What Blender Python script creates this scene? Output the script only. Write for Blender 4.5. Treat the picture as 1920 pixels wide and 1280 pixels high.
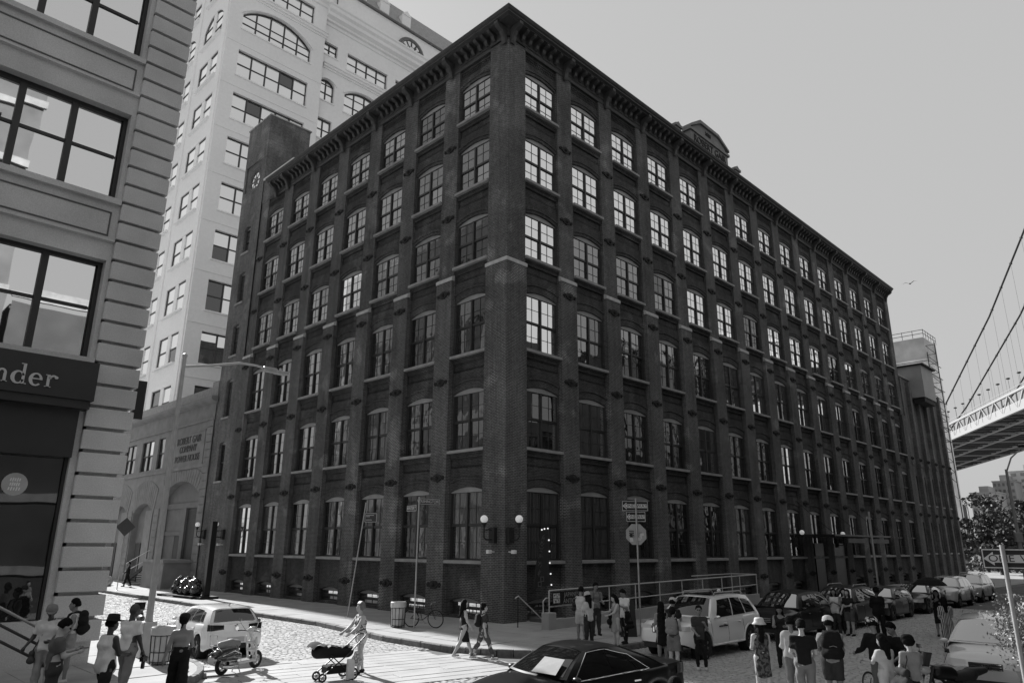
import bpy, bmesh, math, random
import numpy as np
from mathutils import Vector, Matrix
random.seed(7); RNG = np.random.default_rng(7)
PI = math.pi; R = math.radians
for o in list(bpy.data.objects): bpy.data.objects.remove(o)
S = bpy.context.scene; COL = S.collection

# ---------------------------------------------------------------- camera
YAW, PIT, ROL = R(44.792), R(15.974), R(0.339)
CAMP = Vector((-22.119, -22.345, 3.132))
fw = Vector((math.cos(PIT)*math.cos(YAW), math.cos(PIT)*math.sin(YAW), math.sin(PIT)))
rt = Vector((math.sin(YAW), -math.cos(YAW), 0)); up = rt.cross(fw)
r2 = rt*math.cos(ROL)+up*math.sin(ROL); u2 = -rt*math.sin(ROL)+up*math.cos(ROL)
cd = bpy.data.cameras.new('camera'); cam = bpy.data.objects.new('camera', cd); COL.objects.link(cam)
cam.matrix_world = Matrix(((r2.x, u2.x, -fw.x, CAMP.x), (r2.y, u2.y, -fw.y, CAMP.y), (r2.z, u2.z, -fw.z, CAMP.z), (0, 0, 0, 1)))
cd.sensor_width = 36; cd.lens = 36*1332.0/1920; cd.clip_end = 4000; cd.clip_start = .1
S.camera = cam
# ---------------------------------------------------------------- world, sun, exposure (black and white film: the light is grey)
SUN_AZ, SUN_EL = R(84.5), R(31)
wd = bpy.data.worlds.new('World'); S.world = wd; wd.use_nodes = True
nt = wd.node_tree; nt.nodes.clear()
out = nt.nodes.new('ShaderNodeOutputWorld'); bg = nt.nodes.new('ShaderNodeBackground')
sky = nt.nodes.new('ShaderNodeTexSky'); sky.sky_type = 'NISHITA'; sky.sun_disc = False
sky.sun_elevation = SUN_EL; sky.sun_rotation = PI/2-SUN_AZ; sky.dust_density = 4; sky.air_density = 1.0; sky.ozone_density = 1; sky.altitude = 0
bw = nt.nodes.new('ShaderNodeRGBToBW'); mx = nt.nodes.new('ShaderNodeMix'); mx.data_type = 'FLOAT'
mx.inputs[0].default_value = .85; mx.inputs[3].default_value = 6.1
nt.links.new(sky.outputs[0], bw.inputs[0]); nt.links.new(bw.outputs[0], mx.inputs[2])
nt.links.new(mx.outputs[0], bg.inputs[0]); bg.inputs[1].default_value = .0555
nt.links.new(bg.outputs[0], out.inputs[0])
sl = bpy.data.lights.new('sun', 'SUN'); sl.energy = 5.0; sl.angle = R(.53); sl.color = (1, 1, 1)
so = bpy.data.objects.new('sun', sl); COL.objects.link(so)
sd = Vector((math.cos(SUN_EL)*math.cos(SUN_AZ), math.cos(SUN_EL)*math.sin(SUN_AZ), math.sin(SUN_EL)))
so.rotation_euler = sd.to_track_quat('Z', 'Y').to_euler(); so.location = (0, 60, 90)
S.view_settings.view_transform = 'Standard'; S.view_settings.look = 'None'; S.view_settings.gamma = 1
S.view_settings.exposure = 0.8; S.view_settings.use_curve_mapping = False
S.render.engine = 'CYCLES'; S.cycles.max_bounces = 8; S.cycles.diffuse_bounces = 3; S.cycles.glossy_bounces = 5

# ---------------------------------------------------------------- helpers
class MB:
    def __init__(s): s.v = []; s.f = []; s.m = []
    def add(s, vs, fs, m=0):
        o = len(s.v); s.v += [tuple(p) for p in vs]; s.f += [tuple(i+o for i in f) for f in fs]; s.m += [m]*len(fs)
    def box(s, x0, y0, z0, x1, y1, z1, m=0):
        s.add([(x0,y0,z0),(x1,y0,z0),(x1,y1,z0),(x0,y1,z0),(x0,y0,z1),(x1,y0,z1),(x1,y1,z1),(x0,y1,z1)],
              [(0,3,2,1),(4,5,6,7),(0,1,5,4),(1,2,6,5),(2,3,7,6),(3,0,4,7)], m)
    def obox(s, c, sz, rot, m=0):
        M3 = rot if isinstance(rot, Matrix) else Matrix.Rotation(rot, 3, 'Z')
        c = Vector(c); a, b, d = sz[0]/2, sz[1]/2, sz[2]/2
        s.add([c+M3@Vector(p) for p in [(-a,-b,-d),(a,-b,-d),(a,b,-d),(-a,b,-d),(-a,-b,d),(a,-b,d),(a,b,d),(-a,b,d)]],
              [(0,3,2,1),(4,5,6,7),(0,1,5,4),(1,2,6,5),(2,3,7,6),(3,0,4,7)], m)
    def bbox(s, x0, y0, z0, x1, y1, z1, b=.02, m=0):   # box with bevelled vertical and top edges
        def ring(d, z): return [(x0+d,y0,z),(x1-d,y0,z),(x1,y0+d,z),(x1,y1-d,z),(x1-d,y1,z),(x0+d,y1,z),(x0,y1-d,z),(x0,y0+d,z)]
        v = ring(b, z0)+ring(b, z1-b); e = b
        v += [(x0+e,y0+e*.9,z1),(x1-e,y0+e*.9,z1),(x1-e*.9,y0+e,z1),(x1-e*.9,y1-e,z1),(x1-e,y1-e*.9,z1),(x0+e,y1-e*.9,z1),(x0+e*.9,y1-e,z1),(x0+e*.9,y0+e,z1)]
        f = [tuple(range(7,-1,-1)), tuple(range(16,24))]
        for k in (0, 8): f += [(k+i, k+(i+1)%8, k+8+(i+1)%8, k+8+i) for i in range(8)]
        s.add(v, f, m)
    def tube(s, pts, r, n=6, m=0, cap=True):
        P = [Vector(p) for p in pts]; rr = r if isinstance(r, (list, tuple)) else [r]*len(P)
        t0 = (P[1]-P[0]).normalized(); a = t0.orthogonal().normalized(); v = []
        for i, p in enumerate(P):
            if i == 0: t = t0
            elif i == len(P)-1: t = (P[i]-P[i-1]).normalized()
            else: t = ((P[i+1]-P[i]).normalized()+(P[i]-P[i-1]).normalized()).normalized()
            a = (a-t*a.dot(t)).normalized(); b = t.cross(a)
            v += [p+(a*math.cos(2*PI*k/n)+b*math.sin(2*PI*k/n))*rr[i] for k in range(n)]
        f = [(i*n+k, i*n+(k+1)%n, (i+1)*n+(k+1)%n, (i+1)*n+k) for i in range(len(P)-1) for k in range(n)]
        if cap: f += [tuple(range(n-1,-1,-1)), tuple((len(P)-1)*n+k for k in range(n))]
        s.add(v, f, m)
    def cyl(s, a, b, r0, r1=None, n=10, m=0): s.tube([a, b], [r0, r0 if r1 is None else r1], n, m)
    def lathe(s, prof, n=20, c=(0,0,0), m=0, axis='z'):
        v = []
        for r, z in prof:
            for k in range(n):
                x, y = r*math.cos(2*PI*k/n), r*math.sin(2*PI*k/n)
                v.append((c[0]+x, c[1]+y, c[2]+z) if axis == 'z' else (c[0]+x, c[1]+z, c[2]+y) if axis == 'y' else (c[0]+z, c[1]+x, c[2]+y))
        f = [(i*n+k, i*n+(k+1)%n, (i+1)*n+(k+1)%n, (i+1)*n+k) for i in range(len(prof)-1) for k in range(n)]
        s.add(v, f, m)
    def ball(s, c, r, n=12, k=8, m=0, sc=(1,1,1)):
        v = []; 
        for i in range(1, k):
            t = PI*i/k
            for j in range(n): v.append((c[0]+sc[0]*r*math.sin(t)*math.cos(2*PI*j/n), c[1]+sc[1]*r*math.sin(t)*math.sin(2*PI*j/n), c[2]+sc[2]*r*math.cos(t)))
        v += [(c[0],c[1],c[2]+sc[2]*r),(c[0],c[1],c[2]-sc[2]*r)]
        f = [(i*n+j, (i+1)*n+j, (i+1)*n+(j+1)%n, i*n+(j+1)%n) for i in range(k-2) for j in range(n)]
        t, b = len(v)-2, len(v)-1
        f += [(t, j, (j+1)%n) for j in range(n)]+[(b, (k-2)*n+(j+1)%n, (k-2)*n+j) for j in range(n)]
        s.add(v, f, m)
    def prism(s, poly, fn, m=0):   # poly: 2D outline, fn(u, v, w) -> point, w = 0 front, 1 back
        n = len(poly); v = [fn(a, b, 0) for a, b in poly]+[fn(a, b, 1) for a, b in poly]
        s.add(v, [tuple(range(n)), tuple(range(2*n-1, n-1, -1))]+[(i, n+i, n+(i+1)%n, (i+1)%n) for i in range(n)], m)
    def grid(s, fn, nu, nv, m=0):
        v = [fn(i/nu, j/nv) for i in range(nu+1) for j in range(nv+1)]
        s.add(v, [(i*(nv+1)+j, (i+1)*(nv+1)+j, (i+1)*(nv+1)+j+1, i*(nv+1)+j+1) for i in range(nu) for j in range(nv)], m)
    def mesh(s, name, mats, smooth=None):
        me = bpy.data.meshes.new(name); me.from_pydata(s.v, [], s.f)
        for mt in (mats if isinstance(mats, (list, tuple)) else [mats]): me.materials.append(mt)
        me.polygons.foreach_set('material_index', s.m)
        if smooth:
            me.polygons.foreach_set('use_smooth', [True]*len(s.f)); me.set_sharp_from_angle(angle=R(smooth))
        me.update(); return me
    def obj(s, name, mats, parent=None, loc=(0,0,0), rz=0, smooth=None, recalc=False):
        me = s.mesh(name, mats, smooth)
        if recalc:
            b = bmesh.new(); b.from_mesh(me); bmesh.ops.recalc_face_normals(b, faces=b.faces); b.to_mesh(me); b.free()
        return put(name, me, parent, loc, rz)
def put(name, me, parent=None, loc=(0,0,0), rz=0):
    o = bpy.data.objects.new(name, me); COL.objects.link(o); o.parent = parent; o.location = loc; o.rotation_euler = (0, 0, rz); return o
def tag(o, label=None, cat=None, group=None, kind=None):
    if label: o['label'] = label
    if cat: o['category'] = cat
    if group: o['group'] = group
    if kind: o['kind'] = kind
    return o
def thing(name, label, cat, loc=(0,0,0), rz=0, group=None):
    o = put(name, None, None, loc, rz); o.empty_display_size = .2
    return tag(o, label, cat, group)
def dup(o, parent=None, label=None, loc=None, rz=None, mats=None):
    c = o.copy(); COL.objects.link(c); c.parent = parent
    if label: c['label'] = label
    if loc is not None: c.location = loc
    if rz is not None: c.rotation_euler = (0, 0, rz)
    if mats and c.data:
        for i, sl_ in enumerate(c.material_slots):
            if sl_.material and sl_.material.name in mats:
                sl_.link = 'OBJECT'; sl_.material = mats[sl_.material.name]
    for ch in list(o.children): dup(ch, c, mats=mats)
    return c
def text(name, body, size, mat, parent, fn=None, loc=(0,0,0), rot=(0,0,0), ext=.004, align='CENTER', sx=1.0, shear=0):
    cu = bpy.data.curves.new(name, 'FONT'); cu.body = body; cu.size = size; cu.extrude = ext; cu.align_x = align; cu.align_y = 'CENTER'; cu.shear = shear
    t = bpy.data.objects.new('tmp', cu); COL.objects.link(t); bpy.context.view_layer.update()
    me = bpy.data.meshes.new_from_object(t); bpy.data.objects.remove(t); me.name = name
    for v in me.vertices: v.co.x *= sx
    me.materials.clear(); me.materials.append(mat)
    o = put(name, me, parent, loc); o.rotation_euler = rot; return o

MATS = {}
def mat(name, v, rough=.8, metal=0.0, var=.2, vs=1.5, bump=0.0, bs=30, spec=.5, emit=0, coat=0, fine=.0, fs=60):
    if name in MATS: return MATS[name]
    m = bpy.data.materials.new(name); m.use_nodes = True; n = m.node_tree; p = n.nodes['Principled BSDF']
    p.inputs['Roughness'].default_value = rough; p.inputs['Metallic'].default_value = metal; p.inputs['Specular IOR Level'].default_value = spec
    p.inputs['Base Color'].default_value = (v, v, v, 1); p.inputs['Coat Weight'].default_value = coat; p.inputs['Coat Roughness'].default_value = .03
    if emit: p.inputs['Emission Color'].default_value = (1,1,1,1); p.inputs['Emission Strength'].default_value = emit
    if var or bump or fine:
        g = n.nodes.new('ShaderNodeNewGeometry')
        def noise(sc, det=5):
            t = n.nodes.new('ShaderNodeTexNoise'); t.inputs['Scale'].default_value = sc; t.inputs['Detail'].default_value = det; n.links.new(g.outputs['Position'], t.inputs['Vector']); return t
        if var or fine:
            cur = None
            for sc, am in ((vs, var), (fs, fine)):
                if not am: continue
                t = noise(sc); mr = n.nodes.new('ShaderNodeMapRange'); mr.inputs[1].default_value = .25; mr.inputs[2].default_value = .75
                mr.inputs[3].default_value = 1-am; mr.inputs[4].default_value = 1+am; n.links.new(t.outputs['Fac'], mr.inputs[0])
                if cur is None: cur = mr.outputs[0]
                else:
                    mm = n.nodes.new('ShaderNodeMath'); mm.operation = 'MULTIPLY'; n.links.new(cur, mm.inputs[0]); n.links.new(mr.outputs[0], mm.inputs[1]); cur = mm.outputs[0]
            mm = n.nodes.new('ShaderNodeMath'); mm.operation = 'MULTIPLY'; mm.inputs[1].default_value = v; n.links.new(cur, mm.inputs[0])
            cc = n.nodes.new('ShaderNodeCombineColor')
            for k in range(3): n.links.new(mm.outputs[0], cc.inputs[k])
            n.links.new(cc.outputs[0], p.inputs['Base Color'])
        if bump:
            t = noise(bs, 6); b = n.nodes.new('ShaderNodeBump'); b.inputs['Strength'].default_value = bump; b.inputs['Distance'].default_value = .02
            n.links.new(t.outputs['Fac'], b.inputs['Height']); n.links.new(b.outputs[0], p.inputs['Normal'])
    MATS[name] = m; return m
def brick_mat(name, v1, v2, mortar, bw_=.21, bh=.071, patch=.5, bump=.35, scale=1.0, ms=.011, light=.5):
    m = bpy.data.materials.new(name); m.use_nodes = True; n = m.node_tree; p = n.nodes['Principled BSDF']; L = n.links.new
    p.inputs['Roughness'].default_value = .88; p.inputs['Specular IOR Level'].default_value = .25
    g = n.nodes.new('ShaderNodeNewGeometry'); sp = n.nodes.new('ShaderNodeSeparateXYZ'); L(g.outputs['Position'], sp.inputs[0])
    a = n.nodes.new('ShaderNodeMath'); a.operation = 'ADD'; L(sp.outputs[0], a.inputs[0]); L(sp.outputs[1], a.inputs[1])
    cx = n.nodes.new('ShaderNodeCombineXYZ'); L(a.outputs[0], cx.inputs[0]); L(sp.outputs[2], cx.inputs[1])
    b = n.nodes.new('ShaderNodeTexBrick'); L(cx.outputs[0], b.inputs['Vector']); b.inputs['Scale'].default_value = scale
    b.inputs['Brick Width'].default_value = bw_; b.inputs['Row Height'].default_value = bh; b.inputs['Mortar Size'].default_value = ms
    b.inputs['Mortar Smooth'].default_value = .3; b.inputs['Bias'].default_value = -.1
    for k, c in (('Color1', v1), ('Color2', v2), ('Mortar', mortar)): b.inputs[k].default_value = (c, c, c, 1)
    def noise(sc, det, lo, hi, o0, o1, src=None):
        t = n.nodes.new('ShaderNodeTexNoise'); t.inputs['Scale'].default_value = sc; t.inputs['Detail'].default_value = det; L(src or g.outputs['Position'], t.inputs['Vector'])
        mr = n.nodes.new('ShaderNodeMapRange'); mr.inputs[1].default_value = lo; mr.inputs[2].default_value = hi; mr.inputs[3].default_value = o0; mr.inputs[4].default_value = o1
        L(t.outputs['Fac'], mr.inputs[0]); return mr.outputs[0]
    def mul(x, y, op='MULTIPLY'):
        q = n.nodes.new('ShaderNodeMath'); q.operation = op; L(x, q.inputs[0])
        if isinstance(y, (int, float)): q.inputs[1].default_value = y
        else: L(y, q.inputs[1])
        return q.outputs[0]
    bwn = n.nodes.new('ShaderNodeRGBToBW'); L(b.outputs['Color'], bwn.inputs[0])
    # repointed patches: the mortar turns pale in irregular areas
    pt = noise(.55, 4, .58, .66, 0, patch); mo = mul(mul(b.outputs['Fac'], pt), .24)
    base = mul(mul(mul(bwn.outputs[0], noise(.35, 5, .3, .7, .72, 1.28)), noise(6, 4, .3, .7, .8, 1.2)), mo, 'ADD')
    # vertical streaks and lime specks
    mp = n.nodes.new('ShaderNodeMapping'); mp.inputs['Scale'].default_value = (2.5, 2.5, .16); L(g.outputs['Position'], mp.inputs[0])
    base = mul(base, noise(1, 5, .35, .75, 1.12, .72, mp.outputs[0]))
    base = mul(base, noise(9, 2, .745, .78, 0, light*.35), 'ADD')
    cc = n.nodes.new('ShaderNodeCombineColor')
    for k in range(3): L(base, cc.inputs[k])
    L(cc.outputs[0], p.inputs['Base Color'])
    bp = n.nodes.new('ShaderNodeBump'); bp.inputs['Strength'].default_value = bump; bp.inputs['Distance'].default_value = .012; bp.invert = True
    L(b.outputs['Fac'], bp.inputs['Height']); L(bp.outputs[0], p.inputs['Normal'])
    MATS[name] = m; return m
def glass_mat(name, refl, dark, rough=.015, wav=.02, ws=1.2, stripe=0):
    m = bpy.data.materials.new(name); m.use_nodes = True; n = m.node_tree; n.nodes.clear(); L = n.links.new
    o = n.nodes.new('ShaderNodeOutputMaterial'); mxs = n.nodes.new('ShaderNodeMixShader'); gl = n.nodes.new('ShaderNodeBsdfGlossy'); df = n.nodes.new('ShaderNodeBsdfDiffuse')
    gl.inputs['Roughness'].default_value = rough; gl.inputs['Color'].default_value = (.92,.92,.92,1); df.inputs['Color'].default_value = (dark,dark,dark,1)
    lw = n.nodes.new('ShaderNodeFresnel'); lw.inputs['IOR'].default_value = 1.5
    ad = n.nodes.new('ShaderNodeMath'); ad.operation = 'ADD'; ad.use_clamp = True; ad.inputs[1].default_value = refl; L(lw.outputs[0], ad.inputs[0])
    L(ad.outputs[0], mxs.inputs[0]); L(df.outputs[0], mxs.inputs[1]); L(gl.outputs[0], mxs.inputs[2]); L(mxs.outputs[0], o.inputs[0])
    g = n.nodes.new('ShaderNodeNewGeometry'); t = n.nodes.new('ShaderNodeTexNoise'); t.inputs['Scale'].default_value = ws; t.inputs['Detail'].default_value = 1.5; L(g.outputs['Position'], t.inputs['Vector'])
    b = n.nodes.new('ShaderNodeBump'); b.inputs['Strength'].default_value = 1; b.inputs['Distance'].default_value = wav; L(t.outputs['Fac'], b.inputs['Height']); L(b.outputs[0], gl.inputs['Normal'])
    if stripe:
        w = n.nodes.new('ShaderNodeTexWave'); w.inputs['Scale'].default_value = 3.2; w.inputs['Distortion'].default_value = 1.5; w.inputs['Detail'].default_value = 2
        sp = n.nodes.new('ShaderNodeSeparateXYZ'); a = n.nodes.new('ShaderNodeMath'); L(g.outputs['Position'], sp.inputs[0]); L(sp.outputs[0], a.inputs[0]); L(sp.outputs[1], a.inputs[1])
        cx = n.nodes.new('ShaderNodeCombineXYZ'); L(a.outputs[0], cx.inputs[0]); L(cx.outputs[0], w.inputs[0])
        cr = n.nodes.new('ShaderNodeMapRange'); cr.inputs[3].default_value = dark*.6; cr.inputs[4].default_value = stripe; L(w.outputs['Fac'], cr.inputs[0])
        cc = n.nodes.new('ShaderNodeCombineColor'); [L(cr.outputs[0], cc.inputs[k]) for k in range(3)]; L(cc.outputs[0], df.inputs[0])
    MATS[name] = m; return m

def arch_z(u, w, rise):   # height above the springing of a segmental arch at u in [0, w]
    if rise <= 0: return 0
    rad = (w*w/4+rise*rise)/(2*rise); return math.sqrt(max(0, rad*rad-(u-w/2)**2))-(rad-rise)
def wall(mb, x0, x1, z0, z1, holes, y=0.0, d=.25, m=0, mr=None, na=10):
    mr = m if mr is None else mr
    xs = sorted({x0, x1}|{h[0] for h in holes}|{h[1] for h in holes}); zs = sorted({z0, z1}|{h[2] for h in holes}|{h[3] for h in holes})
    for j in range(len(zs)-1):
        run = None
        for i in range(len(xs)):
            ins = True
            if i < len(xs)-1:
                cx, cz = (xs[i]+xs[i+1])/2, (zs[j]+zs[j+1])/2
                ins = any(h[0] < cx < h[1] and h[2] < cz < h[3] for h in holes) or cx < x0 or cx > x1
            if not ins and run is None: run = xs[i]
            if ins and run is not None:
                mb.add([(run,y,zs[j]),(xs[i],y,zs[j]),(xs[i],y,zs[j+1]),(run,y,zs[j+1])], [(0,1,2,3)], m); run = None
    for h in holes:
        a, b, c, e = h[:4]; rs = h[4] if len(h) > 4 else 0; t = e-rs; dd = h[5] if len(h) > 5 else d
        mb.add([(a,y,c),(a,y+dd,c),(a,y+dd,t),(a,y,t)], [(0,1,2,3)], mr); mb.add([(b,y,c),(b,y+dd,c),(b,y+dd,t),(b,y,t)], [(3,2,1,0)], mr)
        mb.add([(a,y,c),(b,y,c),(b,y+dd,c),(a,y+dd,c)], [(0,1,2,3)], mr)
        if rs <= 0: mb.add([(a,y,t),(b,y,t),(b,y+dd,t),(a,y+dd,t)], [(3,2,1,0)], mr)
        else:
            for k in range(na):
                u0, u1 = (b-a)*k/na, (b-a)*(k+1)/na; q0, q1 = t+arch_z(u0, b-a, rs), t+arch_z(u1, b-a, rs)
                mb.add([(a+u0,y,q0),(a+u1,y,q1),(a+u1,y,e),(a+u0,y,e)], [(0,1,2,3)], m)
                mb.add([(a+u0,y,q0),(a+u1,y,q1),(a+u1,y+dd,q1),(a+u0,y+dd,q0)], [(3,2,1,0)], mr)
def arch_ring(mb, x0, x1, zt, rise, th, y0, y1, m=0, na=12, ext=0.0):   # proud brick arch
    w = x1-x0; pts = []
    for k in range(na+1):
        u = w*k/na; z = zt+arch_z(u, w, rise); pts.append((x0+u, z))
    for k in range(na):
        (a, p), (b, q) = pts[k], pts[k+1]
        mb.add([(a,y0,p),(b,y0,q),(b,y0,q+th),(a,y0,p+th)], [(0,1,2,3)], m)
        mb.add([(a,y0,p),(b,y0,q),(b,y1,q),(a,y1,p)], [(3,2,1,0)], m); mb.add([(a,y0,p+th),(b,y0,q+th),(b,y1,q+th),(a,y1,p+th)], [(0,1,2,3)], m)
    for (a, p), fl in ((pts[0], 1), (pts[-1], 0)): mb.add([(a,y0,p),(a,y1,p),(a,y1,p+th),(a,y0,p+th)], [(0,1,2,3) if fl == 0 else (3,2,1,0)], m)

BR = brick_mat('brick', .088, .052, .2, ms=.012, patch=1.0, bump=.6)
BRD = brick_mat('brick_recess_shade', .058, .032, .1, ms=.012, patch=.5, bump=.6, light=.3)  # darker copy of the brick: shade of the recessed bays put into the colour
BRE = brick_mat('brick_pale', .13, .08, .2, patch=.8, light=.7)
STONE = mat('sandstone', .3, .85, var=.25, vs=2, bump=.15, fine=.15)
IRON = mat('painted_iron', .014, .75, var=.2, bump=.1)
CORN = mat('cornice_paint', .06, .6, var=.25, vs=3, bump=.1)
FRAME = mat('window_frame_paint', .03, .45, var=.15)
TRIM = mat('window_head_paint', .3, .6, var=.2)
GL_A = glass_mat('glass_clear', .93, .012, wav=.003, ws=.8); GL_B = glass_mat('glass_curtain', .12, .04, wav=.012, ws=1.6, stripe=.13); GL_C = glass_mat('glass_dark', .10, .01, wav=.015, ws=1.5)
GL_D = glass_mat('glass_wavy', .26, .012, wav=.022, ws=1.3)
CONC = mat('concrete_pale', .52, .9, var=.12, vs=.25, bump=.08, fine=.06)
WHITE = mat('white_paint', .75, .5, var=.05); STEEL = mat('galvanised_steel', .34, .45, metal=.3, var=.15, vs=6); BLACK = mat('black_paint', .012, .4, var=.1)
# ================================================================ ground
RZ = -.17
def prj(p):
    d = Vector(p)-CAMP; z = d.dot(fw)
    return (960+1332*d.dot(r2)/z, 640-1332*d.dot(u2)/z, z) if z > .1 else (-9e3, 0, -1)
ASPH = mat('asphalt', .1, .9, var=.2, vs=.6, bump=.3, bs=60, fine=.25, fs=90)
SETT = mat('granite_setts', .42, .8, var=.13, vs=4.5, bump=.2, bs=50, fine=.1, fs=70)
SLAB = mat('granite_slabs', .36, .8, var=.18, vs=1.3, bump=.12, bs=60, fine=.12, fs=60)
PAVE = mat('paving_concrete', .33, .9, var=.2, vs=.8, bump=.12, bs=60, fine=.12, fs=90)
g = MB(); g.add([(-900,-900,-.26),(1500,-900,-.26),(1500,1500,-.26),(-900,1500,-.26)], [(0,1,2,3)])
tag(g.obj('ground', mat('ground_earth', .22, .95, var=.3, vs=.05)), kind='structure')
def arc(cx, cy, r, a0, a1, n=10): return [(cx+r*math.cos(R(a0+(a1-a0)*k/n)), cy+r*math.sin(R(a0+(a1-a0)*k/n))) for k in range(n+1)]
KX, KY = -5.1, -7.2
mainwalk = [(KX, 120), (KX, 6)]+[(-5.5, 3), (-5.95, 0)]+arc(-1.95, -3.2, 4.0, 180, 270, 12)+[(100, KY), (100, 4), (4, 4), (4, 120)]
leftwalk = [(-13.1, 120), (-13.1, 1)]+[(p[0], p[1]) for p in arc(-17.6, -.6, 4.5, 20, -75, 10)]+[(-19, -5.6), (-60, -5.6), (-60, 4), (-20, 4), (-20, 120)]
def inside(p, poly):
    c = False; n = len(poly)
    for i in range(n):
        (x1, y1), (x2, y2) = poly[i], poly[i-1]
        if (y1 > p[1]) != (y2 > p[1]) and p[0] < (x2-x1)*(p[1]-y1)/(y2-y1)+x1: c = not c
    return c
slabm = MB(); slabm.bbox(-.74,-.74,-.03,.74,.74,.0, .012); slabm = slabm.mesh('paving_slab', PAVE)
kerbm = MB(); kerbm.bbox(-.59,-.09,-.25,.59,.09,.012, .025); kerbm = kerbm.mesh('kerb_stone', mat('kerb_granite', .13, .85, var=.4, vs=7, bump=.5, bs=25, fine=.2))
def walk(name, poly, x0, x1, y0, y1, kerb):
    mb = MB(); mb.prism(poly, lambda u, v, w: (u, v, -.013 if w == 0 else -.3)); o = tag(mb.obj(name, PAVE, recalc=True), kind='structure')
    y = y0
    while y < y1:
        x = x0
        while x < x1:
            if all(inside((x+a, y+b), poly) for a in (-.8, .8) for b in (-.8, .8)):
                s = put('paving_slab', slabm, o, (x, y, .003+random.uniform(-.004, .004))); s.rotation_euler = (random.uniform(-.003,.003), random.uniform(-.003,.003), 0)
            x += 1.5
        y += 1.5
    for i in range(len(kerb)-1):
        a, b = Vector(kerb[i]), Vector(kerb[i+1]); L_ = (b-a).length; n = max(1, round(L_/1.2)); 
        for k in range(n):
            p = a+(b-a)*((k+.5)/n); s = put('kerb_stone', kerbm, o, (p.x, p.y, random.uniform(-.012, .008))); s.scale.x = L_/n/1.2
            s.rotation_euler = (random.uniform(-.03,.03), 0, math.atan2(b.y-a.y, b.x-a.x)+random.uniform(-.01,.01))
    return o
ki = mainwalk[:-4]; ki = [(KX, 48)]+ki[1:-1]+[(-1.95, KY), (34, KY)]
sw1 = walk('sidewalk', mainwalk, -4.3, 50, -6.4, 50, ki)
sw2 = walk('sidewalk', leftwalk, -30, -13, -4.9, 3, [(-13.1, 30)]+leftwalk[1:-4])
# roadway: setts and the granite crossing slabs
road = MB(); road.prism([(-13.6, 130), (-13.6, -7), (-60, -7), (-60, -40), (140, -40), (140, -6), (-1, -6), (-5, -3), (-5, 130)], lambda u, v, w: (u, v, -.205 if w == 0 else -.24))
road = tag(road.obj('road', ASPH, recalc=True), kind='structure')
CA, CO = R(-11), Vector((-6.4, -2.6))
def cross_loc(p): q = Vector(p)-CO; return Vector((q.x*math.cos(CA)+q.y*math.sin(CA), -q.x*math.sin(CA)+q.y*math.cos(CA)))
cs = [(lambda L_: (lambda b: (b.bbox(-L_/2+.008,-.225,-.22,L_/2-.008,.225,-.168, .012), b.mesh('crossing_slab', SLAB))[1])(MB()))(L_) for L_ in (1.5, 2.1, 2.7)]
for r_ in range(11):
    u = -7.9+random.uniform(-.6, 0)
    while u < .5:
        k = random.randrange(3); L_ = (1.5, 2.1, 2.7)[k]; c = Vector((u+L_/2, -.2-r_*.47)); w = Vector((c.x*math.cos(CA)-c.y*math.sin(CA), c.x*math.sin(CA)+c.y*math.cos(CA)))+CO
        if not inside(w, mainwalk) and not inside(w, leftwalk): s = put('crossing_slab', cs[k], road, (w.x, w.y, random.uniform(-.006,.006)), CA+random.uniform(-.008,.008))
        u += L_
sett = []
def lay(x0, x1, y0, y1, alongx, keep):
    a0, a1, b0, b1 = (x0, x1, y0, y1) if alongx else (y0, y1, x0, x1); b = b0; row = 0
    while b < b1:
        a = a0+(row%2)*.12+random.uniform(0, .1)
        while a < a1:
            l = random.uniform(.19, .27); x, y = (a+l/2, b) if alongx else (b, a+l/2)
            if keep(x, y): sett.append((x+random.uniform(-.01,.01), y+random.uniform(-.01,.01), l-.014, .121, 0 if alongx else PI/2))
            a += l
        b += .135; row += 1
def keepL(x, y):
    if inside((x, y), mainwalk) or inside((x, y), leftwalk): return False
    q = cross_loc((x, y)); return not (-8.6 < q.x < 1.2 and -5.25 < q.y < .06)
lay(-13.1, -5.0, -3.0, 44, True, keepL)
lay(-16, 26, -19, -6.6, False, lambda x, y: keepL(x, y) and y < -3.0)
sett.sort(key=lambda s: (Vector((s[0], s[1], 0))-CAMP).length if (-20 < prj((s[0], s[1], -.1))[0] < 1940 and prj((s[0], s[1], -.1))[1] < 1290) else 9e3)
settm = MB(); settm.bbox(-.5,-.5,-.05,.5,.5,.0, .1); settm = settm.mesh('sett', SETT)
rest = MB()
for i, (x, y, l, w, a) in enumerate(sett):
    z = -.17+random.uniform(-.006, .004)
    if i < 300:
        s = put('sett', settm, road, (x, y, z), a+random.uniform(-.06,.06)); s.scale = (l, w, 1); s.rotation_euler.x = random.uniform(-.05,.05)
    else:
        l2, w2 = (l/2, w/2) if a == 0 else (w/2, l/2); t = random.uniform(-.004,.004); t2 = random.uniform(-.004,.004)
        rest.add([(x-l2,y-w2,-.21),(x+l2,y-w2,-.21),(x+l2,y+w2,-.21),(x-l2,y+w2,-.21),(x-l2*.84,y-w2*.8,z+t),(x+l2*.84,y-w2*.8,z+t2),(x+l2*.84,y+w2*.8,z-t),(x-l2*.84,y+w2*.8,z-t2)], [(4,5,6,7),(0,1,5,4),(1,2,6,5),(2,3,7,6),(3,0,4,7)])
tag(rest.obj('setts', SETT, road), kind='stuff')

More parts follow.
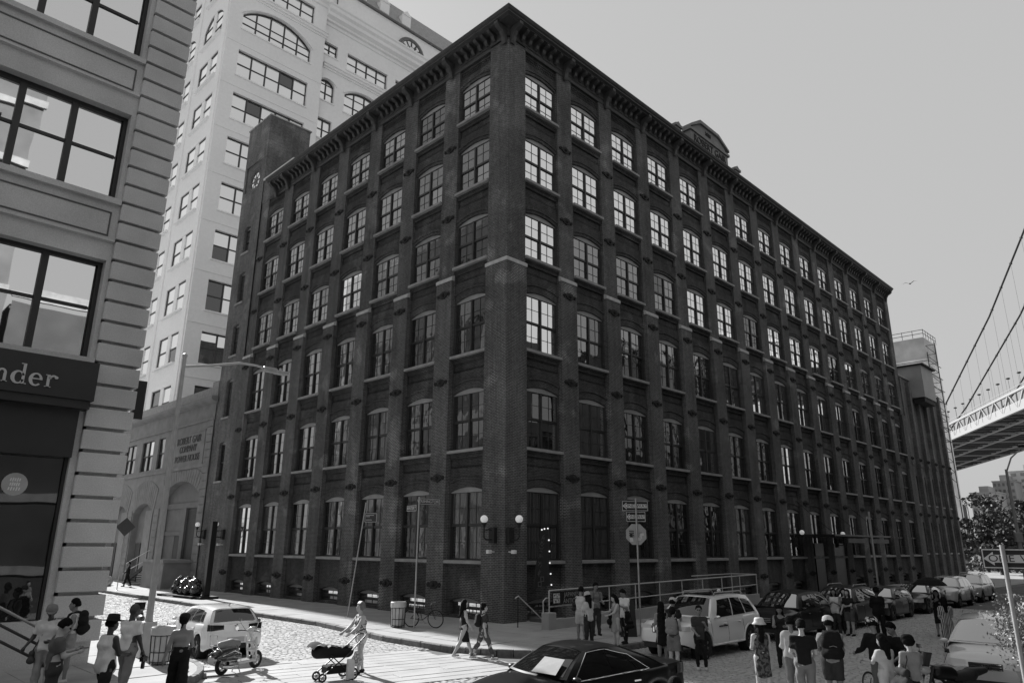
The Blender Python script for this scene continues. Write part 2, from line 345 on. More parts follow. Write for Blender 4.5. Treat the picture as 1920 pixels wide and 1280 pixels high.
# ================================================================ the brick warehouse
WH = thing('brick_warehouse', 'dark six-storey brick corner warehouse with arched windows and heavy bracketed cornice', 'building', (0, 0, 0))
SL = [2.47, 7.46, 12.14, 16.87, 21.10, 25.31]; TP = [5.5, 10.16, 14.92, 19.2, 23.5, 27.37]; RISE = .21; BWD = 2.58; HX0, HX1 = .12, 2.46
bay = MB(); holes = [(HX0, HX1, s, t+RISE, RISE, .2) for s, t in zip(SL, TP)]; rec = [(.06, 2.52, s-.80, s-.42, 0, .07) for s in SL[1:]]+[(.0, BWD, 28.2, 28.58, 0, .14)]
holes += rec+[(.25, 2.33, .14, .86, .16, .3)]
wall(bay, 0, BWD, -.1, 28.9, holes)
for a, b, c, e, _, d in rec: bay.add([(a,d,c),(b,d,c),(b,d,e),(a,d,e)], [(0,1,2,3)])
for i, (s, t) in enumerate(zip(SL, TP)):
    if i >= 3: arch_ring(bay, .05, 2.53, t+.02, RISE, .17, -.05, 0); arch_ring(bay, .03, 2.55, t+.19, RISE, .12, -.09, 0); 
    else: arch_ring(bay, .04, 2.54, t+.02, RISE, .36, -.03, 0); arch_ring(bay, .02, 2.56, t+.38, RISE, .09, -.075, 0)
    bay.box(.02, -.07, s-.27, 2.56, -.001, s-.15)
    if i: bay.box(.02, -.04, s-.40, 2.56, -.001, s-.27)
    # pendant brick dentils below the recess
    if i: 
        for k in range(13): bay.box(.1+k*.185, .0, s-.86, .2+k*.185, .05, s-.80)
arch_ring(bay, .18, 2.4, .72, .16, .28, -.03, 0)
for rr in range(2):
    for k in range(19):
        x = .04+k*.134+(.067 if rr else 0); bay.box(x, .0, 28.24+rr*.17, x+.07, .14, 28.37+rr*.17)
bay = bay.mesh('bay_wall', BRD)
# windows: frame + arched head, four sashes of glass, a stone sill
def win_parts(W, H, rise, cols=2, munt=True, fr=.045, nrow=2, ncol=2):
    f = MB(); hs = H-rise-.03
    f.box(0,0,0,fr,.1,hs); f.box(W-fr,0,0,W,.1,hs); f.box(fr,0,0,W-fr,.1,fr)
    if rise > 0:
        n = 10
        for k in range(n):
            u0, u1 = W*k/n, W*(k+1)/n; q0, q1 = H-rise+arch_z(u0, W, rise), H-rise+arch_z(u1, W, rise)
            f.add([(u0,.0,hs),(u1,.0,hs),(u1,.0,q1),(u0,.0,q0)], [(0,1,2,3)], 1); f.add([(u0,0,hs),(u1,0,hs),(u1,.1,hs),(u0,.1,hs)], [(3,2,1,0)], 1)
    else: f.box(fr,0,hs-fr+.03,W-fr,.1,H)
    iw = W-2*fr; cw = iw/cols; panes = []; top = hs if rise > 0 else hs-fr+.03
    for c in range(1, cols): f.box(fr+cw*c-.05, -.02, fr, fr+cw*c+.05, .1, top)
    mid = fr+(top-fr)*.5
    for c in range(cols):
        a = fr+cw*c+(.05 if c else 0); b = fr+cw*(c+1)-(.05 if c < cols-1 else 0)
        f.box(a, .02, mid-.04, b, .1, mid+.04)
        for z0, z1, yy in ((fr, mid-.04, .075), (mid+.04, top, .045)):
            f.box(a, yy-.02, z0, a+.025, yy+.025, z1); f.box(b-.025, yy-.02, z0, b, yy+.025, z1); f.box(a+.025, yy-.02, z1-.025, b-.025, yy+.025, z1); f.box(a+.025, yy-.02, z0, b-.025, yy+.025, z0+.03)
            if munt:
                for k in range(1, ncol): x = a+(b-a)*k/ncol; f.box(x-.009, yy-.012, z0, x+.009, yy, z1)
                for k in range(1, nrow): z = z0+(z1-z0)*k/nrow; f.box(a, yy-.012, z-.009, b, yy, z+.009)
            panes.append(((a+b)/2, yy+.008, (z0+z1)/2, b-a-.02, z1-z0-.02))
    return f.mesh('window', [FRAME, TRIM]), panes
PM = {}
def pane_mesh(w, h, mt):
    k = (round(w, 3), round(h, 3), mt.name)
    if k not in PM:
        b = MB(); b.add([(-w/2,0,-h/2),(w/2,0,-h/2),(w/2,0,h/2),(-w/2,0,h/2)], [(0,1,2,3)]); PM[k] = b.mesh('pane', mt)
    return PM[k]
def set_window(parts, parent, loc, rz, pick, tilt=.006, sill=None, sx=1.0):
    me, panes = parts; w = put('window', me, parent, loc, rz); w.scale.x = sx
    for i, (x, y, z, pw, ph) in enumerate(panes):
        p = put('pane', pane_mesh(pw, ph, pick(i)), w, (x, y, z)); p.rotation_euler = (random.uniform(-tilt, tilt), 0, random.uniform(-tilt, tilt))
    if sill: put('sill', sill, w, (0, 0, 0))
    return w
WW = HX1-HX0
WP = [win_parts(WW, t+RISE-s, RISE) for s, t in zip(SL, TP)]
sillm = MB(); sillm.add([(-.13,-.28,-.15),(WW+.13,-.28,-.15),(WW+.13,.1,-.15),(-.13,.1,-.15),(-.13,-.28,-.02),(WW+.13,-.28,-.02),(WW+.13,.1,.005),(-.13,.1,.005)], [(0,3,2,1),(4,5,6,7),(0,1,5,4),(1,2,6,5),(2,3,7,6),(3,0,4,7)]); sillm = sillm.mesh('sill', STONE)
WB = win_parts(2.08, .72, .16, cols=1, nrow=1, ncol=4, fr=.05)
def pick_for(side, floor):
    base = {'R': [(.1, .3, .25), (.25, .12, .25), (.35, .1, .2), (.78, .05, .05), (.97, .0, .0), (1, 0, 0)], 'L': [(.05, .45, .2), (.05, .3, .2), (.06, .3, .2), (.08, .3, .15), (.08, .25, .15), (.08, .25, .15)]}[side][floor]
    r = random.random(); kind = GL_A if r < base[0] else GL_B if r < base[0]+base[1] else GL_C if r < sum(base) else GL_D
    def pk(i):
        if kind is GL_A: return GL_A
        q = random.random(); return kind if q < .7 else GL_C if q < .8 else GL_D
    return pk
pierL = MB(); pierL.box(0,0,-.1,1.22,.4,16.22); pierL = pierL.mesh('pier', BR)
pierU = MB(); pierU.box(0,0,16.22,1.22,.3,28.95); pierU = pierU.mesh('pier', BR)
capm = MB(); capm.add([(-.03,-.03,16.2),(1.25,-.03,16.2),(1.25,.16,16.2),(-.03,.16,16.2),(-.03,-.03,16.36),(1.25,-.03,16.36),(1.25,.16,16.5),(-.03,.16,16.5)], [(0,3,2,1),(4,5,6,7),(0,1,5,4),(1,2,6,5),(2,3,7,6),(3,0,4,7)]); capm = capm.mesh('pier_cap', mat('cap_stone', .5, .85, var=.2, vs=3))
anc = MB()   # cast-iron tie plate
op = [(-.5,.0),(-.42,.1),(-.3,.05),(-.18,.15),(0,.19),(.18,.15),(.3,.05),(.42,.1),(.5,.0),(.42,-.1),(.3,-.05),(.18,-.15),(0,-.19),(-.18,-.15),(-.3,-.05),(-.42,-.1)]
anc.prism(op, lambda u, v, w: (u, -.07+w*.07, v)); anc.ball((0,-.09,0), .1, 10, 6); anc.ball((-.36,-.075,0), .05, 8, 5); anc.ball((.36,-.075,0), .05, 8, 5); anc = anc.mesh('tie_plate', IRON)
AZ = [1.3, 6.2, 10.92, 15.5, 19.8, 24.06]
def face_xf(side, u, y, z):   # facade coordinates to the world: u along the wall, y inwards
    return (u, y, z) if side == 'R' else (y, u, z)
def bay_at(side, u0, sx, k, door=False):
    rz = 0 if side == 'R' else -PI/2; uu = u0 if side == 'R' else u0+BWD*sx
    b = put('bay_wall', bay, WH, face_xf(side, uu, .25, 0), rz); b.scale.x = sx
    for i in range(6):
        uw = u0+HX0*sx if side == 'R' else u0+HX1*sx
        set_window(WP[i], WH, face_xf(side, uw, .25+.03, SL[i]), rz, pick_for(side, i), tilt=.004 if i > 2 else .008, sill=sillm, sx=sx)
    ub = u0+.25*sx if side == 'R' else u0+2.33*sx
    set_window(WB, WH, face_xf(side, ub, .25+.2, .14), rz, lambda i: GL_D if side == 'R' else GL_A, tilt=.03, sx=sx)
def pier_at(side, u0, k):
    rz = 0 if side == 'R' else -PI/2; uu = u0 if side == 'R' else u0+1.22
    put('pier', pierL, WH, face_xf(side, uu, 0, 0), rz); put('pier', pierU, WH, face_xf(side, uu, .14, 0), rz); put('pier_cap', capm, WH, face_xf(side, uu, 0, 0), rz)
    for i, z in enumerate(AZ):
        if i in (0,) and side == 'R' and k < 5: continue
        put('tie_plate', anc, WH, face_xf(side, u0+.61, 0 if z < 16 else .14, z+random.uniform(-.05,.05)), rz)
for k in range(15):
    bay_at('R', 1.383+3.8*k, 1, k)
    if k < 14: pier_at('R', 3.963+3.8*k, k)
for k in range(7):
    bay_at('L', 1.46+3.738*k, .984, k)
    pier_at('L', 4.0+3.738*k, k)
cp = MB(); cp.box(0,0,-.1,1.383,1.46,16.22); cp.box(.1,.1,16.22,1.383,1.46,28.95); cp.obj('corner_pier', BR, WH)
cc_ = MB(); cc_.box(-.03,-.03,16.2,1.41,1.49,16.36); cc_.add([(-.03,-.03,16.36),(1.41,-.03,16.36),(1.41,.11,16.46),(.11,.11,16.46),(.11,1.49,16.46),(-.03,1.49,16.36)], [(0,1,2,3),(0,3,4,5)]); cc_.obj('pier_cap', MATS['cap_stone'], WH)
ep = MB(); ep.box(57.163,.0,-.1,58.2,.6,16.2); ep.box(57.163,.1,16.2,58.2,.6,28.95); ep.obj('pier', BR, WH)
core = MB(); core.box(.62,.62,-.1,58.1,31.3,29.4); core.box(57.6,.3,-.1,58.19,31.3,29.3); core.obj('rear_wall', BR, WH)
rf = MB(); rf.box(.3,.3,29.42,58.1,31.2,29.6); rf.obj('roof', mat('roof_felt', .08, .9), WH)
# stair tower at the far end of the side street front
tw = MB(); th = [(1.3, 2.35, s, t+.16, .16, .22) for s, t in zip(SL, TP)]+[(.9, 2.7, .2, 6.0, .2, .5)]; th = [h for h in th if h[2] > 3]+[]
wall(tw, 0, 3.75, -.1, 30.9, th); tw.box(0,0,30.9,.35,.4,33.3); tw.box(3.0,0,30.9,3.75,.4,33.3)
tw.add([(.35,.12,29.6),(3.0,.12,29.6),(3.0,.12,33.3),(.35,.12,33.3)], [(0,1,2,3)]); tw.box(0,0,33.3,3.75,.4,36.9); tw.box(-.002,.402,30.5,3.75,3.6,36.9); tw.box(-.002,.402,-.1,3.75,.9,30.4)
twr = tw.obj('stair_tower', [BRE], WH, (.05, 31.4, 0), -PI/2)
cop = MB(); cop.box(-.06,-.06,36.9,3.81,3.7,37.02); cop.obj('coping', STONE, WH, (.05, 31.4, 0), -PI/2)
# oculus
oc = MB(); oc.lathe([(.76, 0), (.76, -.06), (.9, -.12), (1.15, -.12), (1.15, 0)], 28, axis='y'); ocu = oc.obj('round_window', BR, WH, (.16, 29.35, 31.55), -PI/2, smooth=40)
pg = MB(); pg.lathe([(.001, .0), (.78, .0)], 28, axis='y'); pg.obj('pane', GL_A, ocu)
fg = MB(); 
for a in range(0, 180, 45): fg.obox((0,-.03,0), (1.54,.03,.035), Matrix.Rotation(R(a), 3, 'Y'))
fg.lathe([(.3,-.015),(.3,-.045),(.34,-.045),(.34,-.015)], 20, axis='y'); fg.obj('frame', mat('oculus_frame', .12, .6), ocu)
WT = [win_parts(1.05, t+.16-s, .16, cols=1) for s, t in zip(SL, TP)]
st = MB(); st.box(-.1,-.3,-.14,1.15,.1,0); st = st.mesh('sill', STONE)
for i in range(1, 6): set_window(WT[i], WH, (.05+.2, 31.4-1.3, SL[i]), -PI/2, lambda q: GL_A if random.random() < .6 else GL_D, sill=st)
# parapet between tower and cornice
pp = MB(); pp.box(.1, 25.2, 28.9, .5, 27.66, 30.9); pp.obj('parapet', BR, WH); pc = MB(); pc.box(.02, 22.9, 30.9, .56, 27.68, 31.06); pc.obj('coping', mat('coping_white', .6, .8), WH)
pp2 = MB(); pp2.box(.15, 22.95, 29.6, .45, 25.2, 30.9); pp2.obj('parapet', BR, WH)
# cornice swept round the corner
prof = [(-.1, 28.72), (.0, 28.72), (.03, 28.80), (.0, 28.86), (.0, 28.98), (.05, 29.02), (.05, 29.1), (.02, 29.12), (.02, 29.46), (.09, 29.5), (.62, 29.52), (.62, 29.56), (.78, 29.6), (.78, 29.68), (.86, 29.72), (.93, 29.82), (.93, 29.87), (-.2, 29.92)]
YE, XE = 25.4, 57.75
cm = MB(); n = len(prof); vs = []
for d, z in prof: vs += [(-d+.1, YE, z), (-d+.1, -d+.1, z), (XE, -d+.1, z)]
fs = []
for i in range(n-1):
    a = i*3; b = a+3; fs += [(a, a+1, b+1, b), (a+1, a+2, b+2, b+1)]
fs += [tuple(i*3 for i in range(n)), tuple(i*3+2 for i in range(n-1, -1, -1))]
cm.add(vs, fs); CN = cm.obj('cornice', CORN, WH, recalc=True)
br = MB(); bp_ = [(0,29.06),(.1,29.04),(.2,29.12),(.26,29.3),(.5,29.36),(.58,29.42),(.58,29.515),(0,29.515)]
br.prism(bp_, lambda u, v, w: ((w-.5)*.2, -u, v)); br = br.mesh('bracket', CORN)
bb = MB(); bpb = [(0,28.55),(.1,28.5),(.16,28.62),(.2,28.9),(.34,29.15),(.6,29.28),(.72,29.4),(.72,29.57),(0,29.57)]
bb.prism(bpb, lambda u, v, w: ((w-.5)*.26, -u, v)); bb.prism([(.02,28.6),(.12,28.58),(.19,28.9),(.32,29.12),(.32,29.2),(.02,29.2)], lambda u, v, w: ((w-.5)*.12, -u-.03, v)); bb = bb.mesh('console', CORN)
pan = MB()
for a in (0, 1): pan.box(.12+a*1.25, -.03, 28.88, 1.2+a*1.25, 0, 28.96); pan.box(.12+a*1.25, -.025, 29.0, 1.2+a*1.25, 0, 29.03)
pan = pan.mesh('frieze_panel', CORN)
for side, nb, u0, pw in (('R', 15, 1.383, 3.8), ('L', 7, 1.46, 3.738)):
    rz = 0 if side == 'R' else -PI/2
    for k in range(nb):
        ub = u0+pw*k
        if side == 'L' and ub > 24: continue
        for j in range(6):
            u = ub-1.22+pw*(j+1)/7+.61-.3
            if side == 'L' and u > 25: continue
            put('bracket', br, CN, face_xf(side, u, .08, 0), rz)
        uc = ub-.61 if k else .33
        put('console', bb, CN, face_xf(side, uc, .08, 0), rz)
        put('frieze_panel', pan, CN, face_xf(side, ub if side == 'R' else ub+2.5, .08, .08), rz)
put('console', bb, CN, (57.5, .08, 0)); put('console', bb, CN, (.08, 25.1, 0), -PI/2)
# roof pediment with the builder's name
PD = thing('roof_pediment', 'small stone gable with carved lettering rising above the long cornice', 'roof sign', (0, .35, 29.6))
LS = mat('pediment_stone', .2, .85, var=.2, bump=.15); LT = mat('carved_letters', .03, .8, var=0)
b = MB(); b.box(18.9,0,.2,24.3,.5,2.45); b.obj('tablet', LS, PD); b = MB(); b.box(18.75,-.12,2.45,24.45,.6,2.65); b.obj('moulding', LS, PD)
b = MB(); b.prism([(19.2,2.66),(24.0,2.66),(24.0,2.95),(22.8,3.5),(20.3,3.5),(19.2,2.85)], lambda u, v, w: (u, w*.5, v)); b.obj('gable', LS, PD)
b = MB(); b.prism([(18.9,2.75),(20.25,3.5),(22.85,3.5),(24.4,2.82),(24.4,3.0),(22.9,3.74),(20.2,3.78),(18.9,2.95)], lambda u, v, w: (u, -.15+w*.8, v)); b.obj('gable_moulding', LS, PD, recalc=True)
for x in (16.9, 25.4):
    b = MB(); b.box(x,0,.1,x+.7,.55,1.85); b.box(x-.1,-.1,1.85,x+.8,.65,2.05); b.prism([(x-.05,2.05),(x+.75,2.05),(x+.35,2.3)], lambda u, v, w: (u, -.05+w*.65, v)); b.obj('pedestal', LS, PD)
    b = MB(); b.box(x+.7 if x < 20 else 24.3,.1,.1,18.9 if x < 20 else x,.4,1.3); b.obj('balustrade', LS, PD)
text('lettering', 'ROBERT GAIR', .78, LT, PD, loc=(21.6, -.02, 1.98), rot=(PI/2, 0, 0), ext=.03, sx=.95)
text('lettering', 'BUILDING', .4, LT, PD, loc=(21.6, -.02, 1.42), rot=(PI/2, 0, 0), ext=.03)
text('lettering', '1888', .42, LT, PD, loc=(21.4, -.02, 3.05), rot=(PI/2, 0, 0), ext=.03)
# entrance canopy, dark doorway
EN = MB(); EN.box(29.0,-2.7,3.86,40.2,.0,3.98); en = EN.obj('entrance_canopy', BLACK, WH)
for a, b in ((31.4, 34.6), (35.6, 39.6)):
    q = MB(); q.box(a,-2.72,3.42,b,-2.66,3.72); q.obj('canopy_sign', mat('sign_grey', .16, .7), en)
for x in (29.6, 34.6, 39.6):
    q = MB(); q.cyl((x,-2.5,3.98), (x,.02,6.3), .02, n=6); q.obj('tie_rod', IRON, en)
for a_, b_ in ((32.3, 33.9), (35.8, 37.9)):
    dr = MB(); dr.box(a_,.12,0,b_,.24,3.4); dr.obj('door', BLACK, WH)
# basement stair, handrail, access ramp along the long front
RP = thing('access_ramp', 'concrete ramp with pale pipe railing along the foot of the brick front', 'ramp', (0, 0, 0))
b = MB(); b.prism([(-.1,0),(17.3,0),(17.3,.62),(-.1,.34)], lambda u, v, w: (u, -2.72+w*.2, v)); b.obj('ramp_wall', PAVE, RP, recalc=True)
b = MB(); b.prism([(3.0,.0),(17.3,.0),(17.3,.55),(3.0,.02)], lambda u, v, w: (u, -2.52+w*1.6, v)); b.obj('ramp_slab', PAVE, RP, recalc=True)
b = MB(); b.bbox(-.35,-2.82,0,.1,-2.42,.62,.02); b.obj('end_block', PAVE, RP)
RAIL = mat('rail_paint', .5, .5, var=.1)
zt = lambda x: 1.42+x*.012
b = MB(); b.tube([(-.1,-2.62,zt(0)),(17.3,-2.62,zt(17.3))], .03, 8); b.obj('top_rail', RAIL, RP, smooth=60)
b = MB(); b.tube([(-.1,-2.62,.82),(17.3,-2.62,1.1)], .025, 8); b.obj('mid_rail', RAIL, RP, smooth=60)
for k in range(10):
    x = -.1+k*1.93; b = MB(); b.cyl((x,-2.62,.3+x*.016), (x,-2.62,zt(x)), .026, n=8); b.obj('rail_post', RAIL, RP)
b = MB(); b.tube([(17.3,-2.62,1.63),(17.3,-1.1,1.63)], .028, 8); b.tube([(17.3,-1.1,.5),(17.3,-1.1,1.63),(13,-1.1,1.6)], .028, 8); b.obj('return_rail', RAIL, RP)
b = MB(); b.tube([(-.45,-2.62,.6),(-.45,-2.62,1.05),(-.3,-2.62,1.15),(-.15,-2.62,1.15)], .022, 8); b.obj('hoop', RAIL, RP)
sg = thing('antiques_sign', 'black board lettered JAPANESE ANTIQUES hung on the ramp railing', 'sign', (0, -2.68, 0))
b = MB(); b.box(.02,-.02,.9,2.05,.0,1.38); b.obj('board', BLACK, sg); SW = mat('sign_white', .62, .6, var=.05)
for i in range(2):
    for j in range(2):
        bx = .06+i*.2; bz = .95+j*.19; b = MB(); b.box(bx,-.026,bz,bx+.18,-.021,bz+.17); b.obj('emblem_block', SW, sg)
        b = MB()
        for q in range(5): c = (bx+random.uniform(.03,.15), -.029, bz+random.uniform(.03,.14)); b.obox(c, (random.uniform(.03,.09), .004, .022), Matrix.Rotation(random.uniform(0, PI), 3, 'Y'))
        b.obj('emblem_mark', BLACK, sg)
SGY = mat('sign_grey_letters', .3, .7, var=.05)
text('lettering', 'JAPANESE', .24, SGY, sg, loc=(1.22, -.028, 1.24), rot=(PI/2, 0, 0), ext=.003); text('lettering', 'ANTIQUES', .24, SGY, sg, loc=(1.22, -.028, 1.0), rot=(PI/2, 0, 0), ext=.003)
HR = thing('stair_handrail', 'thin sloping metal handrail at the basement steps beside the corner pier', 'handrail', (0, -1.3, 0))
b = MB(); b.tube([(-.65,0,1.1),(-.47,0,1.17),(1.1,0,.1)], .025, 8); b.obj('rail', RAIL, HR, smooth=60); b = MB(); b.cyl((-.5,0,0), (-.5,0,1.13), .022, n=8); b.obj('post', IRON, HR)
BS = MB()
for k in range(4): BS.box(1.5+k*.3,-1.9,-.02-k*.0,1.8+k*.3,-.05,.16-k*.03)
tag(BS.obj('basement_steps', mat('old_steps', .1, .9, var=.3), None), 'low worn steps at the basement door beside the corner pier', 'steps')
# vertical lamp-lit hanging sign
HS = thing('hanging_sign', 'tall narrow dark sign with faint brush lettering and small bulbs by the corner', 'sign', (0, 0, 0))
b = MB(); b.prism([(1.42,3.75),(1.85,3.8),(1.98,1.5),(.98,1.4)], lambda u, v, w: (u, -.82+w*.06, v)); b.obj('board', mat('sign_dark', .02, .6), HS, recalc=True)
for k, z in enumerate((3.45,3.2,2.95,2.7,2.35,2.0)):
    b = MB(); cx = 1.52-.05*k
    for q in range(6): b.obox((cx+random.uniform(-.1,.1), -.83, z+random.uniform(-.09,.09)), (random.uniform(.08,.2), .006, .018), Matrix.Rotation(random.choice((0, PI/2, .7, -.7)), 3, 'Y'))
    b.obj('brush_mark', mat('sign_faint', .12, .7, var=0), HS)
for k, (x, a) in enumerate(((1.36,1.82),(1.2,1.62))):
    b = MB(); b.box(x,-.83,a,x+.22,-.825,a+.03); b.box(x,-.83,a-.14,x+.03,-.825,a); b.box(x+.19,-.83,a-.14,x+.22,-.825,a); b.box(x,-.83,a-.17,x+.22,-.825,a-.14); b.obj('brush_mark', MATS['sign_faint'], HS)
BULB = mat('bulb_white', .8, .3, var=0, emit=.5)
for x, z in ((1.45,3.78),(1.62,3.82),(1.84,3.84),(1.9,3.35),(1.93,2.88),(1.95,2.4),(2.0,1.95),(2.04,1.5)):
    b = MB(); b.ball((x,-.84,z), .035, 8, 6); b.obj('bulb', BULB, HS)
# globe wall lamps
GLOBE = mat('opal_globe', .85, .25, var=0, emit=.12)
def globe(x, y, z, rz, label, camera=True):
    t = thing('wall_lamp', label, 'lamp', (x, y, z), rz, 'globe lamps on the brick fronts')
    b = MB(); b.ball((0,-.62,0), .165, 20, 14); b.obj('globe', GLOBE, t, smooth=180)
    b = MB(); b.lathe([(.05,-.34),(.06,-.26),(.11,-.2),(.12,-.15)], 14, (0,-.62,0)); b.tube([(0,-.62,-.3),(0,-.62,-.75),(0,-.5,-.85),(0,-.2,-.85),(0,0,-.8)], .03, 8); b.tube([(0,-.62,-.5),(0,-.35,-.42),(0,0,-.5)], .02, 6); b.obj('bracket_arm', IRON, t, smooth=60)
    b = MB(); b.box(-.17,-.18,-1.0,.17,.0,-.35); b.obj('wall_plate', IRON, t)
    if camera:
        b = MB(); b.bbox(-.08,-.42,-1.42,.08,-.2,-1.27,.02); b.cyl((0,-.2,-1.35),(0,.0,-1.35),.03); b.obj('floodlight', WHITE, t)
globe(0, .62, 4.2, -PI/2, 'white globe lamp on the side-street face of the corner pier')
globe(.26, 0, 4.2, 0, 'white globe lamp on the ramp-side face of the corner pier')
globe(.05, 30.75, 4.42, -PI/2, 'white globe lamp left of the tower doorway, next to the granite power house'); globe(.0, 27.5, 4.4, -PI/2, 'white globe lamp right of the tower doorway')
globe(28.6, 0, 4.1, 0, 'white globe lamp at the near end of the dark entrance canopy', False); globe(36.0, 0, 4.1, 0, 'white globe lamp above the far part of the dark entrance canopy', False)
# lower wing at the far end
XW = thing('brick_wing', 'lower patched brick wing with tall buttress piers at the far end of the warehouse', 'building', (58.2, 0, 0))
b = MB(); wh = []
for k in range(5):
    x0 = .9+k*2.72
    for s, t, in ((2.6, 5.7), (7.4, 10.3)): wh.append((x0, x0+1.5, s, t, .18))
wall(b, 0, 13.7, -.1, 20.6, wh, y=.35, d=.3); b.box(0,.65,-.1,13.7,24,20.5); b.add([(13.7,.35,-.1),(13.7,24,-.1),(13.7,24,20.6),(13.7,.35,20.6)], [(0,1,2,3)]); b.obj('wall', BRE, XW)
for k in range(6):
    x0 = -.0+k*2.72; b = MB(); b.box(x0,.0,-.1,x0+.62,.36,20.2 if k not in (0,) else 20.3); b.box(x0-.05,-.06,11.2,x0+.67,.36,11.5); b.obj('buttress', BRE, XW)
    for z in (6.3, 11.9): put('tie_plate', anc, XW, (x0+.3, 0, z)).scale = (.8, 1, 1)
b = MB(); b.box(-.1,.2,20.6,13.8,.8,20.8); b.obj('coping', STONE, XW)
wp = win_parts(1.5, 2.92, .18, cols=1); wp2 = win_parts(1.5, 3.1, .18, cols=1); ws = MB(); ws.box(-.1,-.35,-.15,1.6,.1,0); ws = ws.mesh('sill', STONE)
for k in range(5): set_window(wp2, XW, (.9+k*2.72, .6, 2.6), 0, lambda i: GL_C, sill=ws); set_window(wp, XW, (.9+k*2.72, .6, 7.4), 0, lambda i: GL_C, sill=ws)
HH = thing('hoist_house', 'plain sheet metal hoist house projecting from the top of the far brick wing', 'hoist house', (62.3, -1.1, 18.7))
CORR = mat('sheet_metal', .34, .6, metal=.1, var=.12, vs=.8)
b = MB(); b.box(0,0,0,4.2,4,3.5); b.obj('shell', CORR, HH); b = MB(); b.box(-.25,-.3,3.5,4.45,4.3,3.66); b.obj('roof', IRON, HH)
b = MB(); b.box(.1,.1,-.5,4.1,1.2,-.05); b.obj('bracket', IRON, HH)
# ================================================================ pale stone building on the left
NL = thing('stone_loft_building', 'grey rusticated stone shop building filling the left edge', 'building', (-15.2, .3, 0))
NST = mat('cast_stone', .5, .85, var=.2, vs=.55, bump=.2, bs=35, fine=.16, fs=30); NDK = mat('shopfront_black', .02, .45, var=.2); NFR = mat('steel_sash_dark', .02, .5, var=.2)
GL_N = glass_mat('shop_glass', .8, .015, wav=.003, ws=.6)
GL_S = glass_mat('shop_glass_low', .03, .015, wav=.004, ws=.6)
floors = [(8.25, 11.32), (13.3, 16.33), (18.4, 21.4), (23.5, 26.5)]
hl = [(-x1, -x0, z0, z1, 0, .5) for z0, z1 in floors for x0, x1 in ((1.38, 7.1), (8.6, 14.3), (15.8, 21.5))]+[(-7.1, -1.42, 1.1, 6.6, 0, .35), (-14.3, -8.6, .2, 6.6, 0, .35)]
b = MB(); wall(b, -32, -1.25, -.2, 30, hl, y=.14); b.box(-32,.7,-.2,-.2,40,30); b.obj('wall', NST, NL)
blk = MB(); blk.bbox(-1.25,0,0,0,1.3,.535,.016); blk = blk.mesh('quoin_block', NST)
zz = [20.9-.6365*k for k in range(-6, 33)]
b = MB(); b.box(-1.14,.16,-.1,-.16,1.2,30); b.obj('corner_pier', NST, NL)
for z in zz:
    q = put('quoin_block', blk, NL, (random.uniform(-.004,.004), random.uniform(-.003,.003), z+.05))
for z0, z1 in floors:
    zt = z0-.14; zb = z0-2.0
    b = MB(); b.box(-7.2,.0,zt-.02,-1.27,.2,zt+.16); b.obj('sill', NST, NL)
    if z0 > 9:
        b = MB(); b.prism([(zb+.58,0.14),(zb+.62,.03),(zb+.68,.03),(zb+.72,.14)], lambda u, v, w: (-7.2+w*5.93, v, u)); b.obj('string_course', NST, NL, recalc=True)
        b = MB()
        for (x0, za, x1, zc) in ((-7.05, zb+.79, -1.46, zb+.83), (-7.05, zb+1.54, -1.46, zb+1.58), (-1.50, zb+.83, -1.46, zb+1.54), (-7.05, zb+.83, -7.01, zb+1.54)): b.box(x0, .115, za, x1, .15, zc)
        b.obj('panel_moulding', mat('panel_groove', .1, .9), NL)
wpn = {}
for z0, z1 in floors:
    for x0, x1 in ((1.38, 7.1), (8.6, 14.3)):
        f = MB(); W_, H_ = x1-x0, z1-z0; f.box(0,0,0,W_,.14,.1); f.box(0,0,H_-.12,W_,.14,H_); f.box(0,0,.1,.12,.14,H_-.12); f.box(W_-.12,0,.1,W_,.14,H_-.12); pn = []
        n_ = 4; cw = (W_-.24)/n_
        for c in range(n_):
            if c: f.box(.12+cw*c-.09,-.02,.1,.12+cw*c+.09,.14,H_-.12)
            f.box(.12+cw*c+.09,.03,H_*.52-.045,.12+cw*(c+1)-.09,.12,H_*.52+.045)
            for za, zb2 in ((.1, H_*.52-.045), (H_*.52+.045, H_-.12)): pn.append((.12+cw*(c+.5), .08, (za+zb2)/2, cw-.1, zb2-za))
        w = put('window', f.mesh('window', NFR), NL, (-x1, .45, z0))
        for i, (x, y, z, pw, ph) in enumerate(pn):
            p = put('pane', pane_mesh(pw, ph, GL_N), w, (x, y, z)); p.rotation_euler = (random.uniform(-.004,.004), 0, random.uniform(-.004,.004))
# shopfront: fascia sign, awning box, display glass
b = MB(); b.box(-7.2,-.42,6.95,-1.22,.13,8.04); fs_ = b.obj('shop_sign', NDK, NL); b = MB(); b.box(-7.2,-.34,6.72,-1.28,.13,6.95); b.obj('sign_base', NDK, fs_)
b = MB(); b.box(-7.1,.02,5.4,-1.42,.4,6.72); b.obj('transom_panel', NDK, NL)
b = MB(); b.add([(-7.1,.38,1.18),(-1.5,.38,1.18),(-1.5,.38,5.4),(-7.1,.38,5.4)], [(0,1,2,3)]); sgl = b.obj('display_pane', GL_S, NL)
b = MB(); b.box(-1.5,.3,1.1,-1.42,.5,5.4); b.obj('shopfront_frame', NDK, NL); b = MB(); b.box(-7.1,.1,0,-1.4,.35,1.15); b.obj('stall_riser', NST, NL)
b = MB(); b.lathe([(.001,0),(.3,0)], 24, axis='y'); b.obj('window_sticker', mat('sticker', .4, .6), sgl, (-2.56, .365, 4.62))
STK = mat('sticker_mark', .75, .6, var=0)
